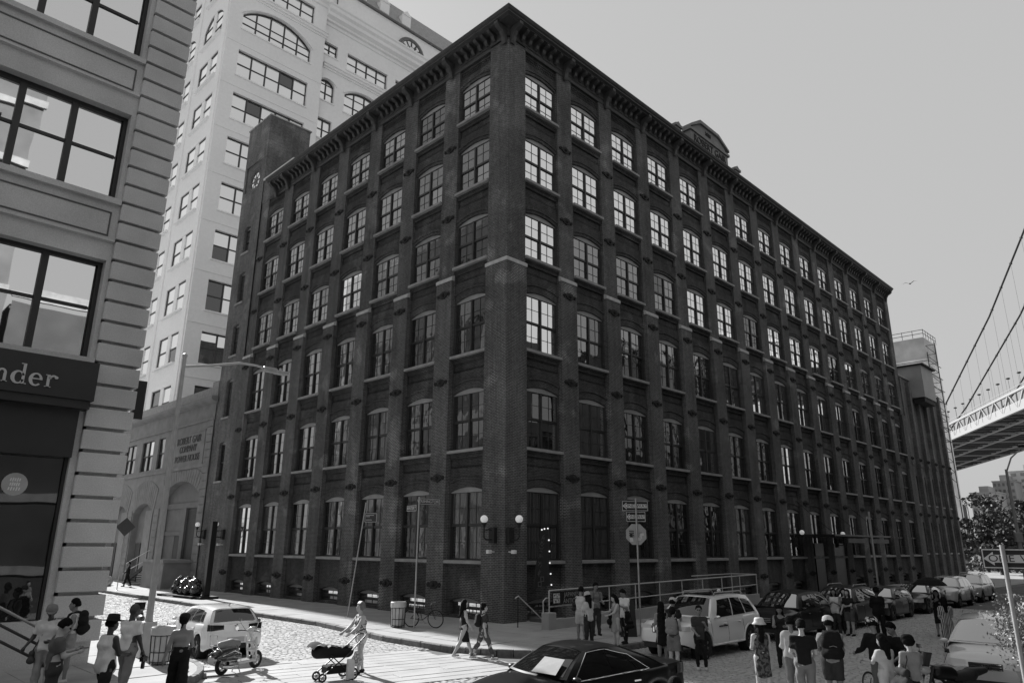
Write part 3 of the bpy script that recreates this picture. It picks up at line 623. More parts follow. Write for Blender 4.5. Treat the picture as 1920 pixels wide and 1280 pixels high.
for k, (dz, l) in enumerate(((.12, .26), (0, .24), (-.12, .3))):
    b = MB()
    for j in range(5): b.obox((-2.56-l/2+l*(j+.5)/5, .36, 4.62+dz), (.03, .004, .08+.02*(j%2)), Matrix.Rotation(.2, 3, 'Y'))
    b.obj('sticker_mark', STK, sgl)
# serif letters drawn as outlines
LET = mat('sign_letters', .5, .6, var=.05)
def ell(cx, cz, rx, rz, a0, a1, n=16): return [(cx+rx*math.cos(R(a0+(a1-a0)*k/n)), cz+rz*math.sin(R(a0+(a1-a0)*k/n))) for k in range(n+1)]
def ribbon(mb, outer, inner, x):   # quads between two matched outlines
    for k in range(len(outer)-1):
        a, b_, c, d = outer[k], outer[k+1], inner[k+1], inner[k]
        mb.prism([a, b_, c, d], lambda u, v, w: (x+u, -.445+w*.03, v))
def serif(mb, x, a, b_, z, h=.022): mb.prism([(a, z), (b_, z), (b_, z+h), (a, z+h)], lambda u, v, w: (x+u, -.445+w*.03, v))
def letter(ch, x):
    mb = MB(); B = 7.17; X = .34; st = .068
    stem = lambda a, z0, z1: mb.prism([(a, z0), (a+st, z0), (a+st, z1), (a, z1)], lambda u, v, w: (x+u, -.445+w*.03, v))
    if ch == 'n':
        stem(.03, B, B+X); serif(mb, x, 0, .13, B); serif(mb, x, -.005, .05, B+X-.02); stem(.23, B, B+.22); serif(mb, x, .2, .33, B)
        ribbon(mb, ell(.19, B+.22, .108, .125, 180, 0), ell(.19, B+.22, .05, .075, 180, 0), x)
    if ch == 'd':
        stem(.25, B, B+.55); serif(mb, x, .2, .27, B+.53); serif(mb, x, .3, .37, B)
        ribbon(mb, ell(.16, B+.165, .16, .18, 20, 340), ell(.175, B+.165, .085, .14, 20, 340), x)
    if ch == 'e':
        ribbon(mb, ell(.16, B+.165, .16, .18, 0, 318), ell(.17, B+.165, .085, .14, 0, 318), x); mb.prism([(.06, B+.17), (.31, B+.17), (.31, B+.2), (.06, B+.2)], lambda u, v, w: (x+u, -.447+w*.03, v))
    if ch == 'r':
        stem(.04, B, B+X); serif(mb, x, 0, .15, B); serif(mb, x, 0, .06, B+X-.02); ribbon(mb, ell(.19, B+.2, .12, .145, 165, 50), ell(.2, B+.2, .07, .1, 165, 50), x); mb.prism(ell(.255, B+.285, .045, .04, 0, 350, 10), lambda u, v, w: (x+u, -.446+w*.03, v))
    mb.obj('letter', LET, fs_, recalc=True)
for ch, x in zip('nder', (-3.66, -3.27, -2.86, -2.48)): letter(ch, x)
# side front towards the street: bays of windows
hs = [(1.5+k*4.2, 4.3+k*4.2, z0, z1, 0, .3) for k in range(9) for z0, z1 in floors+[(2, 6.4)]]
b = MB(); wall(b, 1.3, 40, -.2, 30, hs, y=0); b.obj('side_wall', NST, NL, (-.02, 0, 0), PI/2)
for h in hs:
    b = MB(); b.add([(h[0],.25,h[2]),(h[1],.25,h[2]),(h[1],.25,h[3]),(h[0],.25,h[3])], [(0,1,2,3)]); w = b.obj('side_window', GL_N, NL, (-.02, 0, 0), PI/2)
    b = MB(); m_ = (h[0]+h[1])/2; b.box(m_-.08,.18,h[2],m_+.08,.24,h[3]); b.box(h[0],.18,(h[2]+h[3])/2-.06,m_-.08,.24,(h[2]+h[3])/2+.06); b.box(m_+.08,.18,(h[2]+h[3])/2-.06,h[1],.24,(h[2]+h[3])/2+.06); b.obj('frame', NFR, w)
BLD = thing('blade_sign', 'black vertical blade sign projecting from the corner of the grey stone building', 'sign', (-15.2, 1.6, 6.85))
b = MB(); b.box(.3,-.1,0,.62,.1,1.22); b.obj('panel', BLACK, BLD); b = MB(); b.cyl((0,0,.3),(.3,0,.3),.02); b.obj('arm', IRON, BLD); b = MB(); b.cyl((0,0,.95),(.3,0,.95),.02); b.obj('arm', IRON, BLD)
# shop steps with black pipe railing
SS = thing('shop_steps', 'stone shop steps with a dark three-bar railing at the lower left corner', 'steps', (-18.3, -3, 0))
for k in range(6): b = MB(); b.box(-.4-k*.32,.1,-.02,-.08-k*.32,2.8,.16+k*.16); b.obj('step', NST, SS)
b = MB(); b.box(-4,.1,-.02,-2.0,2.8,1.05); b.obj('landing', NST, SS)
dk = mat('rail_dark', .04, .4, var=.1)
for dz, mt in ((.0, mat('rail_worn', .35, .35, metal=.6)), (-.32, dk), (-.62, dk)):
    b = MB(); b.tube([(-2.0,0,2.95+dz),(1.0,0,1.2+dz)], .03, 8); b.obj('rail_bar', mt, SS, smooth=60)
for x in (-1.8, -.28, .95): b = MB(); b.cyl((x,0,0),(x,0,2.95-(x+2)*.583), .035, n=8); b.obj('rail_post', dk, SS)

# ================================================================ granite power house
PH = thing('power_house', 'low granite power house with arched doors and carved lettering beside the warehouse', 'building', (0, 31.4, 0))
PG = mat('granite_blocks', .22, .85, var=.2, vs=1.2, bump=.15, fine=.15); PGD = mat('joint_dark', .05, .9)
def pf(mb, name, mt, parent=None, **k): return mb.obj(name, mt, parent or PH, (0, 0, 0), PI/2, **k)   # local x runs along +Y, local y = -X... mirrored below
# facade drawn in (u = distance along the street, depth) and mapped by hand: x = depth, y = u
def ph(mb): mb.v = [(y, x, z) for x, y, z in mb.v]; mb.f = [tuple(reversed(f)) for f in mb.f]; return mb
b = MB(); wall(b, 0, 24, -.2, 14.0, [(1.2, 8.3, 0, 7.8, 1.0, .8), (10.0, 14.8, 0, 6.35, .85, .7), (16.2, 20.8, 0, 6.35, .85, .7), (9.5, 11.0, 9.15, 11.75), (12.1, 14.9, 9.15, 11.75), (16.4, 19.4, 9.15, 11.75)]); b.box(0,.9,-.2,24,20,14.0)
ph(b).obj('wall', PG, PH)
b = MB(); b.prism([(0,13.5),(-.35,13.62),(-.5,13.75),(-.5,13.95),(0,14.0)], lambda u, v, w: (-.2+w*24.2, u, v)); b.box(-.1,-.12,12.2,24,0,12.35); ph(b).obj('cornice', PG, PH, recalc=True)
b = MB(); b.box(0,.05,14.0,24,.4,14.85); b.box(0,.0,14.0,1.1,.4,15.2); ph(b).obj('parapet', mat('parapet_brick', .3, .9, var=.2, vs=4), PH)
b = MB(); b.box(-.05,-.1,8.7,24,0,8.93); ph(b).obj('belt_course', PG, PH)
b = MB(); b.box(1.3,-.04,8.98,7.6,0,11.55); b.box(1.2,-.09,8.94,7.7,-.041,9.02); b.box(1.2,-.09,11.5,7.7,-.041,11.6); ph(b).obj('name_tablet', PG, PH)
LTR = mat('cut_letters', .085, .9, var=0)
for s_, z, w_, sz in (('ROBERT GAIR', 10.98, 4.9, .82), ('COMPANY', 10.3, 3.1, .74), ('POWER HOUSE', 9.55, 4.6, .74)):
    text('lettering', s_, sz, LTR, PH, loc=(-.06, 4.3, z), rot=(PI/2, 0, -PI/2), ext=.02, sx=.93)
qb = MB(); qb.bbox(0,-.07,0,1.05,0,.53,.02); qb = ph(qb).mesh('quoin_block', PG)
for k in range(21): put('quoin_block', qb, PH, (0, 0, .1+k*.58))
for k in range(10): put('quoin_block', qb, PH, (0, 8.7, .1+k*.58)); put('quoin_block', qb, PH, (0, 14.95, .1+k*.58))
for (u0, u1, zs, rs, n_, ht) in ((1.2, 8.3, 6.8, 1.0, 17, 1.15), (10.0, 14.8, 5.5, .85, 13, 1.9), (16.2, 20.8, 5.5, .85, 13, 1.9)):
    for k in range(n_):
        a, c = u0+(u1-u0)*k/n_+.03, u0+(u1-u0)*(k+1)/n_-.03; f = lambda u: zs+arch_z(u-u0, u1-u0, rs); mid_ = (u0+u1)/2; sp = 1.22
        b = MB(); b.prism([(a, f(a)), (c, f(c)), (mid_+(c-mid_)*sp, min(8.62, f(c)+ht)), (mid_+(a-mid_)*sp, min(8.62, f(a)+ht))], lambda u, v, w: (u, -.05+w*.05, v)); ph(b).obj('voussoir', PG, PH, recalc=True)
GRD = mat('door_grey', .17, .7, var=.15)
b = MB(); b.box(1.2,.55,5.9,8.3,.6,8.0); b.box(1.2,.4,5.75,8.3,.55,6.15); ph(b).obj('lunette', GRD, PH)
b = MB(); b.box(1.25,.5,1.8,4.0,.56,5.8); [b.box(1.25,.46,1.85+k*.16,4.0,.5,1.93+k*.16) for k in range(24)]; ph(b).obj('rolling_shutter', mat('shutter_dark', .05, .6), PH)
b = MB(); b.box(4.7,.5,4.0,8.2,.56,5.75); b.box(4.0,.3,0,4.7,.56,5.75); b.box(4.7,.4,3.7,8.2,.56,4.0); b.box(6.2,.5,1.8,8.2,.56,3.7); ph(b).obj('door_surround', GRD, PH); b = MB(); b.box(4.7,.52,1.8,6.2,.56,3.7); ph(b).obj('door', mat('door_dark', .05, .6), PH)
for u0 in (10.0, 16.2):
    b = MB(); b.box(u0,.5,-.1,u0+4.8,.56,6.4); ph(b).obj('blind_panel', GRD, PH); b = MB(); b.box(u0+1.3,.36,-.1,u0+1.6,.5,5.9); b.box(u0+1.62,.44,-.1,u0+3.1,.5,5.8); ph(b).obj('door_frame', mat('door_grey_light', .24, .7), PH); b = MB(); b.box(u0+3.3,.42,-.1,u0+4.5,.5,3.1); ph(b).obj('door', MATS['door_dark'], PH)
for u0, u1 in ((9.5, 11.0), (12.1, 14.9), (16.4, 19.4)):
    me, pn = win_parts(u1-u0, 2.6, 0, cols=1 if u1-u0 < 2 else 2, munt=False); set_window((me, pn), PH, (.12, u1, 9.15), -PI/2, lambda i: GL_D if random.random() < .6 else GL_A)
b = MB(); b.box(.9,-2.0,-.1,4.9,-.05,1.78); ph(b).obj('loading_dock', PG, PH); b = MB(); b.box(.8,-2.1,1.78,5.0,-.0,1.98); ph(b).obj('dock_edge', mat('dock_stone', .26, .85), PH)
ST = thing('dock_stair', 'steel stair with pale pipe rails rising to the power house doors', 'stair', (-1.6, 36.4, 0))
b = MB(); b.prism([(4.8,0),(5.2,0),(.4,1.75),(0,1.75),(0,1.5)], lambda u, v, w: (w*.1, u, v)); b.obj('stringer', IRON, ST, recalc=True)
for k in range(9): b = MB(); b.box(.1,4.5-k*.5,.12+k*.19,1.2,4.8-k*.5,.16+k*.19); b.obj('tread', IRON, ST)
for dz in (.0, -.62): b = MB(); b.tube([(.05,4.9,1.55+dz),(.05,.2,2.62+dz)], .025, 6); b.obj('rail', RAIL, ST)
for y in (4.8, 2.5, .3): b = MB(); b.cyl((.05,y,0.05+(4.9-y)*.3),(.05,y,1.5+(4.9-y)*.23),.022,n=6); b.obj('rail_post', RAIL, ST)

# ================================================================ white concrete tower block with the clock
TB = thing('white_loft_tower', 'tall white concrete loft building with bands of windows and a clock gable', 'building', (4.3, 52, 0))
TW = mat('white_concrete', .86, .85, var=.06, vs=.15, bump=.03, bs=8, fine=.04, fs=3); TF = mat('sash_grey', .06, .6, var=.1)
rows = [60.1-5.88*k for k in range(0, 9)]
rt_h = [(1.7, 10.9, z-3.5, z) for z in rows]+[(1.7, 10.9, 63.1, 67.1, 1.95)]+[(1.7, 10.9, 69.0, 71.9)]
rt_h2 = [(12.75, 15.0, z-3.3+.05, z-.35+.05) for z in [56.8-5.88*k for k in range(5)]]+[(12.75, 15.0, 59.2, 62.5, .7), (12.75, 15.0, 66.2, 68.1), (16.55, 23.2, 65.5, 68.1), (16.55, 23.2, 58.9, 62.9, 1.3), (24.6, 31.0, 65.5, 68.1), (24.6, 31.0, 58.9, 62.9, 1.3)]
lf = [(1.7+8.2*c, 7.3+8.2*c, z-3.45, z) for c in range(4) for z in rows]+[(1.7+8.2*c, 7.3+8.2*c, 62.7, 66.9, 1.6) for c in range(4)]+[(1.7+8.2*c, 7.3+8.2*c, 69.2, 71.9) for c in range(4)]
b = MB(); wall(b, 0, 12.7, 0, 74, rt_h, d=.35); b.obj('front_pavilion', TW, TB)
b = MB(); wall(b, 12.7, 48, 0, 72, rt_h2, y=.5, d=.35); b.obj('front_wall', TW, TB)
b = MB(); wall(b, 0, 34, 0, 74, lf, d=.16); b.v = [(y, x, z) for x, y, z in b.v]; b.f = [tuple(reversed(f)) for f in b.f]; b.obj('side_wall', TW, TB)
b = MB(); b.box(.6,1.0,0,12.6,33.5,73.9); b.box(12.71,1.0,0,48,33.5,71.9); b.obj('core', TW, TB)
def wfill(h, side, y0=0):
    a, c, z0, z1 = h[:4]; rs = h[4] if len(h) > 4 else 0; W_ = c-a; n_ = 5 if W_ > 8 else 4 if W_ > 6 else 2
    f = MB(); mu = .16 if side == 'R' else (.9 if W_ > 5 else .2); hh = z1-z0; pn = []; fr = .1; n_ = n_ if side == 'R' else 2
    cw = W_/n_; top = hh if rs == 0 else hh
    f.box(0,0,0,W_,.12,fr); f.box(0,0,0,fr,.12,hh-rs); f.box(W_-fr,0,0,W_,.12,hh-rs)
    if rs == 0: f.box(0,0,hh-.14,W_,.12,hh)
    else:
        for k in range(16):
            u0, u1 = W_*k/16, W_*(k+1)/16; q0, q1 = hh-rs+arch_z(u0, W_, rs), hh-rs+arch_z(u1, W_, rs); f.add([(u0,-.01,q0-.22),(u1,-.01,q1-.22),(u1,-.01,q1),(u0,-.01,q0)], [(0,1,2,3)])
    for k in range(1, n_): x = cw*k; t = hh if rs == 0 else hh-rs+arch_z(x, W_, rs); f.box(x-mu/2,-.03 if mu < .5 else -.04,0,x+mu/2,.12,t, 0 if mu < .5 else 1)
    mr_ = (hh-rs)*.5 if rs else hh*.5
    for k in range(n_): f.box(cw*k+mu/2*(k > 0),.0,mr_-.07,cw*(k+1)-mu/2*(k < n_-1),.1,mr_+.07)
    if rs: f.box(0,.0,hh-rs-.05,W_,.1,hh-rs+.05)
    if side == 'L' and W_ > 5: pass
    loc, rz = ((a, y0+.35, z0), 0) if side == 'R' else ((.1, c, z0), -PI/2)
    w = f.obj('window', [TF, TW], TB, loc, rz)
    for k in range(n_):
        x0_, x1_ = cw*k, cw*(k+1)
        for za, zb in ((0, mr_), (mr_, hh if rs == 0 else hh)):
            if rs == 0 or zb == mr_: p = put('pane', pane_mesh(cw-.06, zb-za, GL_T if random.random() < .93 else GL_C), w, ((x0_+x1_)/2, .06, (za+zb)/2))
            else:
                g_ = MB(); N = 6
                for q in range(N):
                    u0, u1 = x0_+cw*q/N, x0_+cw*(q+1)/N; g_.add([(u0,.06,za),(u1,.06,za),(u1,.06,hh-rs+arch_z(u1, W_, rs)),(u0,.06,hh-rs+arch_z(u0, W_, rs))], [(0,1,2,3)])
                p = g_.obj('pane', GL_T, w); continue
            p.rotation_euler = (random.uniform(-.01,.01), 0, random.uniform(-.01,.01))
    s_ = MB(); s_.box(-.15,-.45,-.16,W_+.15,.1,0); s_.obj('sill', TW, w)
GL_T = glass_mat('tower_glass', .9, .03, wav=.003, ws=.5)
for h in rt_h: wfill(h, 'R')
for h in rt_h2: wfill(h, 'R', .5)
for h in lf:
    if h[3] > 14: wfill(h, 'L')
def band(x0, x1, z0, prof_, y0=0, nm='string_course'):
    b = MB(); b.prism([(y0, z0)]+[(y0-d, z0+dz) for d, dz in prof_]+[(y0, z0+prof_[-1][1])], lambda u, v, w: (x0+w*(x1-x0), u, v)); b.obj(nm, TW, TB, recalc=True)
band(-.3, 13.0, 67.9, [(.12,.05),(.12,.25),(.3,.35),(.3,.6),(.45,.7),(.45,.85)]); band(13.0, 48, 63.9, [(.12,.05),(.12,.25),(.3,.35),(.3,.6),(.45,.7),(.45,.85)], .5)
band(12.71, 48, 70.6, [(.15,.1),(.15,.5),(.45,.6),(.45,.9),(.9,1.2),(.9,1.7),(1.2,2.0),(1.2,2.5),(1.35,2.7),(1.35,2.9)], .5, 'cornice'); band(-.5, 13.0, 72.6, [(.2,.1),(.2,.5),(.6,.8),(.6,1.3),(.9,1.5),(.9,1.9)], 0, 'cornice')
for h, y0 in ((rt_h[9], 0), (rt_h2[5], .5), (rt_h2[8], .5), (rt_h2[10], .5)):
    b = MB(); arch_ring(b, h[0]-.25, h[1]+.25, h[3]-h[4]+.02, h[4], .3, y0-.14, y0, na=20); b.obj('hood_mould', TW, TB)
for z in rows:
    b = MB(); b.box(-.02,-.05,z+.75,.0+12.7,-.001,z+.85); b.obj('joint_band', TW, TB)
for c in range(5):
    b = MB(); b.box(-.12, .6+8.2*c if c else .3, 0, -.001, 1.5+8.2*c, 72); b.obj('side_pilaster', TW, TB)
b = MB(); b.box(13.4,1.2,73.5,44,10,78.3); b.obj('attic', TW, TB)
b = MB(); b.add([(13.4,1.1,78.3),(44,1.1,78.3),(40,5,85),(17,5,85)], [(0,1,2,3)]); b.add([(44,1.1,78.3),(44,10,78.3),(40,8,85),(40,5,85)], [(0,1,2,3)]); b.add([(13.4,10,78.3),(13.4,1.1,78.3),(17,5,85),(17,8,85)], [(0,1,2,3)]); b.box(17,5,84.9,40,8,85); b.obj('mansard_roof', mat('slate_pale', .3, .7, var=.3, vs=3, bump=.4, bs=12), TB)
b = MB(); b.box(13.2,.9,78.1,44.2,1.25,78.4); b.obj('eaves', mat('eaves_dark', .12, .7), TB)
for x in (18, 22, 26): b = MB(); b.box(x,1.7,79.4,x+1.6,3.2,81.2); b.prism([(x-.1,81.2),(x+1.7,81.2),(x+.8,82)], lambda u, v, w: (u, 1.6+w*1.8, v)); b.obj('dormer', TW, TB)
CK = MB(); CK.lathe([(2.0,-.1),(2.4,-.14),(2.45,0),(2.45,.2)], 32, (27.5,1.1,74.6), axis='y'); ck = CK.obj('clock_surround', mat('clock_stone', .16, .9, var=.3, vs=5, bump=.3), TB)
b = MB(); b.lathe([(.001,0),(2.0,0)], 32, (27.5,1.08,74.6), axis='y'); b.obj('clock_face', mat('clock_white', .85, .6, var=0), ck)
b = MB(); 
for k in range(12): b.obox((27.5+1.45*math.sin(k*PI/6), 1.05, 74.6+1.45*math.cos(k*PI/6)), (.22,.03,.7), Matrix.Rotation(k*PI/6, 3, 'Y'))
b.lathe([(1.85,-.04),(1.95,-.04)], 32, (27.5,1.08,74.6), axis='y'); b.lathe([(1.0,-.04),(1.06,-.04)], 32, (27.5,1.08,74.6), axis='y'); b.obj('hour_marks', BLACK, ck)
for a, l in ((-25, 1.0), (38, 1.5)): b = MB(); b.obox((27.5+l/2*math.sin(R(a)), 1.02, 74.6+l/2*math.cos(R(a))), (.14,.03,l), Matrix.Rotation(R(a), 3, 'Y')); b.obj('clock_hand', BLACK, ck)
b = MB(); b.tube([(14.6,1.0,73.5),(14.6,1.0,80)], .08, 6); b.tube([(13.4,1.0,75.5),(14.6,1.0,77.2)], .06, 6); b.obj('flag_stay', TF, TB)

# ================================================================ suspension bridge, far right
BD = thing('suspension_bridge', 'steel suspension bridge deck with stiffening truss and cables at the right', 'bridge', (0, 0, 0))
BA = Vector((275.74, 47.34, 0)); BDIR = Vector((.866, .5, 0)); BN = Vector((.5, -.866, 0)); SB = mat('bridge_steel', .27, .7, var=.1, vs=.05); SBD = mat('bridge_steel_dark', .05, .8)
def bp(s, n, z): return BA+BDIR*s+BN*n+Vector((0, 0, z))
def beam(mb, a, b_, w, h=None, m=0):
    a, b_ = Vector(a), Vector(b_); d = (b_-a); L_ = d.length; M3 = d.to_track_quat('X', 'Z').to_matrix(); mb.obox((a+b_)/2, (L_, w, h or w), M3, m)
s0, s1 = -190, 120
b = MB(); beam(b, bp(s0, 18.2, 42.0), bp(s1, 18.2, 42.0), 36.0, .5); b.obj('deck', SBD, BD)
for n_ in (0, 8.1, 17.6, 29.6, 36.6):
    b = MB(); beam(b, bp(s0, n_, 41), bp(s1, n_, 41), .9, 1.0); b.obj('bottom_chord', SB, BD)
for n_ in (0, 36.6):
    b = MB(); beam(b, bp(s0, n_, 46.2), bp(s1, n_, 46.2), .7, .7); b.obj('top_chord', SB, BD)
    b = MB(); beam(b, bp(s0, n_, 47.5), bp(s1, n_, 47.5), .15, .15); b.obj('fence_rail', SB, BD)
    b = MB(); beam(b, bp(s0, n_, 42.3), bp(s1, n_, 42.3), .3, 2.0); b.obj('fascia_girder', SB, BD)
s = s0; k = 0
while s < s1:
    for n_ in (0, 36.6):
        b = MB(); beam(b, bp(s, n_, 41.4), bp(s, n_, 46), .35); b.obj('truss_vertical', SB, BD)
        b = MB(); z0, z1 = (41.4, 46) if k%2 else (46, 41.4); beam(b, bp(s+.3, n_, z0), bp(s+5.2, n_, z1), .45); b.obj('truss_diagonal', SB, BD)
    b = MB(); beam(b, bp(s, .4, 40.9), bp(s, 36.2, 40.9), .4, .5); b.obj('cross_beam', SB if k%4 == 0 else SBD, BD)
    s += 5.5; k += 1
CBL = mat('cable_dark', .05, .7)
for n_, pts in ((0, [(34,44.5),(-2,53.3),(-55.3,71.3),(-87.2,85.4),(-140,112)]), (9, [(36,46),(3.1,53.9),(-53.5,71.7),(-90,87),(-140,110)]), (28, [(60,47),(9.8,59.6),(-.1,63.2),(-60,90),(-110,116)])):
    b = MB(); b.tube([bp(s, n_, z) for s, z in pts], .28, 6); b.obj('main_cable', CBL, BD, smooth=60)
    for s in range(-130, 30, 9):
        for i in range(len(pts)-1):
            (sa, za), (sb, zb) = pts[i], pts[i+1]
            if sb <= s <= sa:
                z = za+(zb-za)*(sa-s)/(sa-sb); b = MB(); b.tube([bp(s, n_, 46), bp(s, n_, z)], .04, 4); b.obj('suspender', mat('suspender_pale', .35, .7), BD)
                b = MB(); b.ball(bp(s, n_, z), .45, 6, 4); b.obj('cable_band', CBL, BD)
for s in range(-120, 20, 8):
    b = MB(); b.tube([bp(s, 1.5, 46), bp(s, 1.5, 51.4)], .05, 4); b.ball(bp(s, 1.5, 51.5), .5, 8, 5, sc=(1.2,1.2,.6)); b.obj('deck_lamp', CBL, BD)
# building under scaffold, behind the wing
SC = thing('scaffolded_tower', 'tower wrapped in pale scaffold netting behind the far brick wing', 'building', (122.5, 9.6, 0))
NET = mat('scaffold_netting', .85, .9, var=.25, vs=.35, bump=.2, bs=3); NETD = mat('netting_dark', .5, .9, var=.25, vs=.4)
b = MB(); b.box(0,3.2,0,8,14,34.5); b.box(.3,3.4,34.5,8,14,37); b.obj('lower_stage', NET, SC); b = MB(); b.box(.2,3.3,37,8,13.8,41); b.obj('upper_stage', NETD, SC)
for z in (42.4, 41.7):
    b = MB(); b.tube([(0,14,z),(0,3.2,z),(8,3.2,z)], .06, 5); b.obj('guard_rail', SBD, SC)
for x, y in [(0, 3.2+k*1.8) for k in range(7)]+[(k*1.6, 3.2) for k in range(1, 6)]: b = MB(); b.cyl((x,y,41),(x,y,42.5),.05,n=5); b.obj('guard_post', SBD, SC)
for k in range(7): b = MB(); b.tube([(-.1,14,22+k*2.4),(-.1,3.0,22+k*2.4),(8,3.0,22+k*2.4)], .07, 5); b.obj('ledger', SBD, SC)
for k in range(14):
    b = MB(); b.tube([(0,1.6,14+k*1.8),(0,3.1,15.8+k*1.8)], .06, 4); b.tube([(0,1.6,15.8+k*1.8),(0,3.1,15.8+k*1.8)], .06, 4); b.obj('hoist_brace', SBD, SC)
for y in (1.6, 3.0): b = MB(); b.cyl((0,y,0),(0,y,39.6 if y < 2 else 38),.09,n=5); b.obj('hoist_mast', SBD, SC)
# far apartment blocks
def block(x, y, w, d, h, lab, v, nx, nz, roof=True):
    t = thing('apartment_block', lab, 'building', (x, y, 0), 0, 'apartment towers far down the street'); b = MB(); mt = mat('far_wall_%d' % int(v*100), v, .9, var=.06, vs=.05)
    b.box(0,0,0,w,d,h); b.obj('wall', mt, t); gm = mat('far_pane_%d' % int(v*100), v*.45, .4, var=.2, vs=.3)
    n_ = 0
    for j in range(nz):
        for i in range(nx):
            b = MB(); yy = d*(i+.5)/nx; b.box(-.12, yy-d/nx*.28, h-2.2-j*3.0, .02, yy+d/nx*.28, h-.8-j*3.0); b.obj('window', gm, t)
    b = MB(); b.box(3,d*.35,h,w-3,d*.7,h+3.2); b.obj('roof_house', mt, t)
    b = MB(); b.box(-.3,-.3,h-.1,w+.3,d+.3,h+.35); b.obj('parapet', mt, t)
block(368.5, 52.8, 30, 11, 27.5, 'pale plain apartment block behind the street trees', .45, 4, 8)
block(385, 48.6, 25, 8.8, 33.5, 'mid grey apartment block with a caged roof house', .38, 5, 8)
block(400, 33, 25, 20, 39, 'tallest and palest apartment tower at the right edge of the picture', .56, 5, 12)
block(330, 61.5, 20, 3, 21, 'narrow dark apartment slab just right of the brick wing', .14, 2, 6)
# trees down the street
LEAF = mat('leaves', .06, .6, var=.45, vs=.9, fine=.2, fs=6, spec=.3); BARK = mat('bark', .06, .9, var=.3, bump=.4)
def tree(x, y, h, r, lab, seed, n=2600, ls=.32):
    rg = np.random.default_rng(seed); t = thing('street_tree', lab, 'tree', (x, y, 0), 0, 'trees at the end of the street')
    b = MB(); b.tube([(0,0,-.2),(.1,.05,h*.25),(.05,-.1,h*.5),(0,0,h*.8)], [.28,.22,.15,.05], 8)
    for k in range(7):
        a = k*.9+rg.uniform(0,.5); z = h*(.28+.08*k); b.tube([(.05,0,z),(math.cos(a)*r*.4, math.sin(a)*r*.4, z+h*.12),(math.cos(a)*r*.75, math.sin(a)*r*.75, z+h*.2)], [.1,.06,.02], 6)
    b.obj('trunk', BARK, t, smooth=60)
    cl = [(rg.normal(0,.42)*r, rg.normal(0,.42)*r, h*(.62+rg.uniform(-.32,.3)), r*rg.uniform(.22,.42)) for _ in range(26)]
    V = []; F = []
    for i in range(n):
        cx, cy, cz, cr = cl[rg.integers(len(cl))]; d = rg.normal(size=3); d /= np.linalg.norm(d); q = np.array([cx, cy, cz])+d*cr*rg.uniform(.55,1.05)*np.array([1,1,.75])
        a = rg.normal(size=3); a /= np.linalg.norm(a); e = np.cross(a, rg.normal(size=3)); e /= np.linalg.norm(e); s_ = ls*rg.uniform(.6,1.3); o = len(V)
        V += [tuple(q-a*s_), tuple(q+e*s_*.5), tuple(q+a*s_), tuple(q-e*s_*.5)]; F.append((o, o+1, o+2, o+3))
    b = MB(); b.add(V, F); b.obj('crown', LEAF, t)
for i, (x, y, h, r, lab) in enumerate([(98, 2.2, 10.5, 4.2, 'leafy tree with sunlit top rising against the pale towers'), (104, 8.5, 7.2, 3.2, 'low dark tree close to the end of the brick wing'), (92, -4.0, 9.6, 4.0, 'dense dark tree behind the far pole at the right edge'), (112, 4.8, 8.8, 3.6, 'tree seen just right of the pale street lamp'), (84, -1.0, 5.6, 3.2, 'low bushy tree above the far parked cars')]): tree(x, y, h, r, lab, 50+i)
hd = MB(); rg = np.random.default_rng(5); V = []; F = []
for i in range(2600):
    q = np.array([rg.uniform(92,118), rg.uniform(-8,9.5), abs(rg.normal(0,1.6))]); a = rg.normal(size=3); a /= np.linalg.norm(a); e = np.cross(a, rg.normal(size=3)); e /= np.linalg.norm(e); o = len(V); s_ = .35
    V += [tuple(q-a*s_), tuple(q+e*s_*.5), tuple(q+a*s_), tuple(q-e*s_*.5)]; F.append((o,o+1,o+2,o+3))
hd.add(V, F); tag(hd.obj('undergrowth', LEAF), 'low dark undergrowth below the street trees', 'undergrowth', kind='stuff')
# the dark warehouse across the street, mirrored in the lower windows
for x0, w_, h_, lab in ((2, 19, 25.0, 'dark brick warehouse across the street opposite the corner, seen only as reflections'), (25, 17, 22.5, 'second dark warehouse across the street, seen only as reflections'), (46, 20, 26, 'third dark warehouse across the street, seen only as reflections'), (71, 19, 21, 'fourth dark warehouse across the street, seen only as reflections')):
    OP = thing('opposite_warehouse', lab, 'building', (x0, -27, 0)); b = MB(); oh = [(2.5+k*5, 5.1+k*5, 2+j*4.6, 5+j*4.6) for k in range(int((w_-3)/5)) for j in range(4)]; wall(b, 0, w_, -.2, h_, oh, d=.3); b.v = [(w_-p_[0], -p_[1], p_[2]) for p_ in b.v]; b.box(0,-20,-.2,w_,-.6,h_-.1); b.obj('wall', mat('opposite_brick', .05, .9, var=.3, vs=.8), OP)
    b = MB(); b.box(-.2,-.2,h_,w_+.2,.5,h_+.8); b.obj('cornice', CORN, OP)
    for h in oh: b = MB(); b.add([(w_-h[0],-.28,h[2]),(w_-h[1],-.28,h[2]),(w_-h[1],-.28,h[3]),(w_-h[0],-.28,h[3])], [(0,1,2,3)]); b.obj('pane', GL_C, OP)
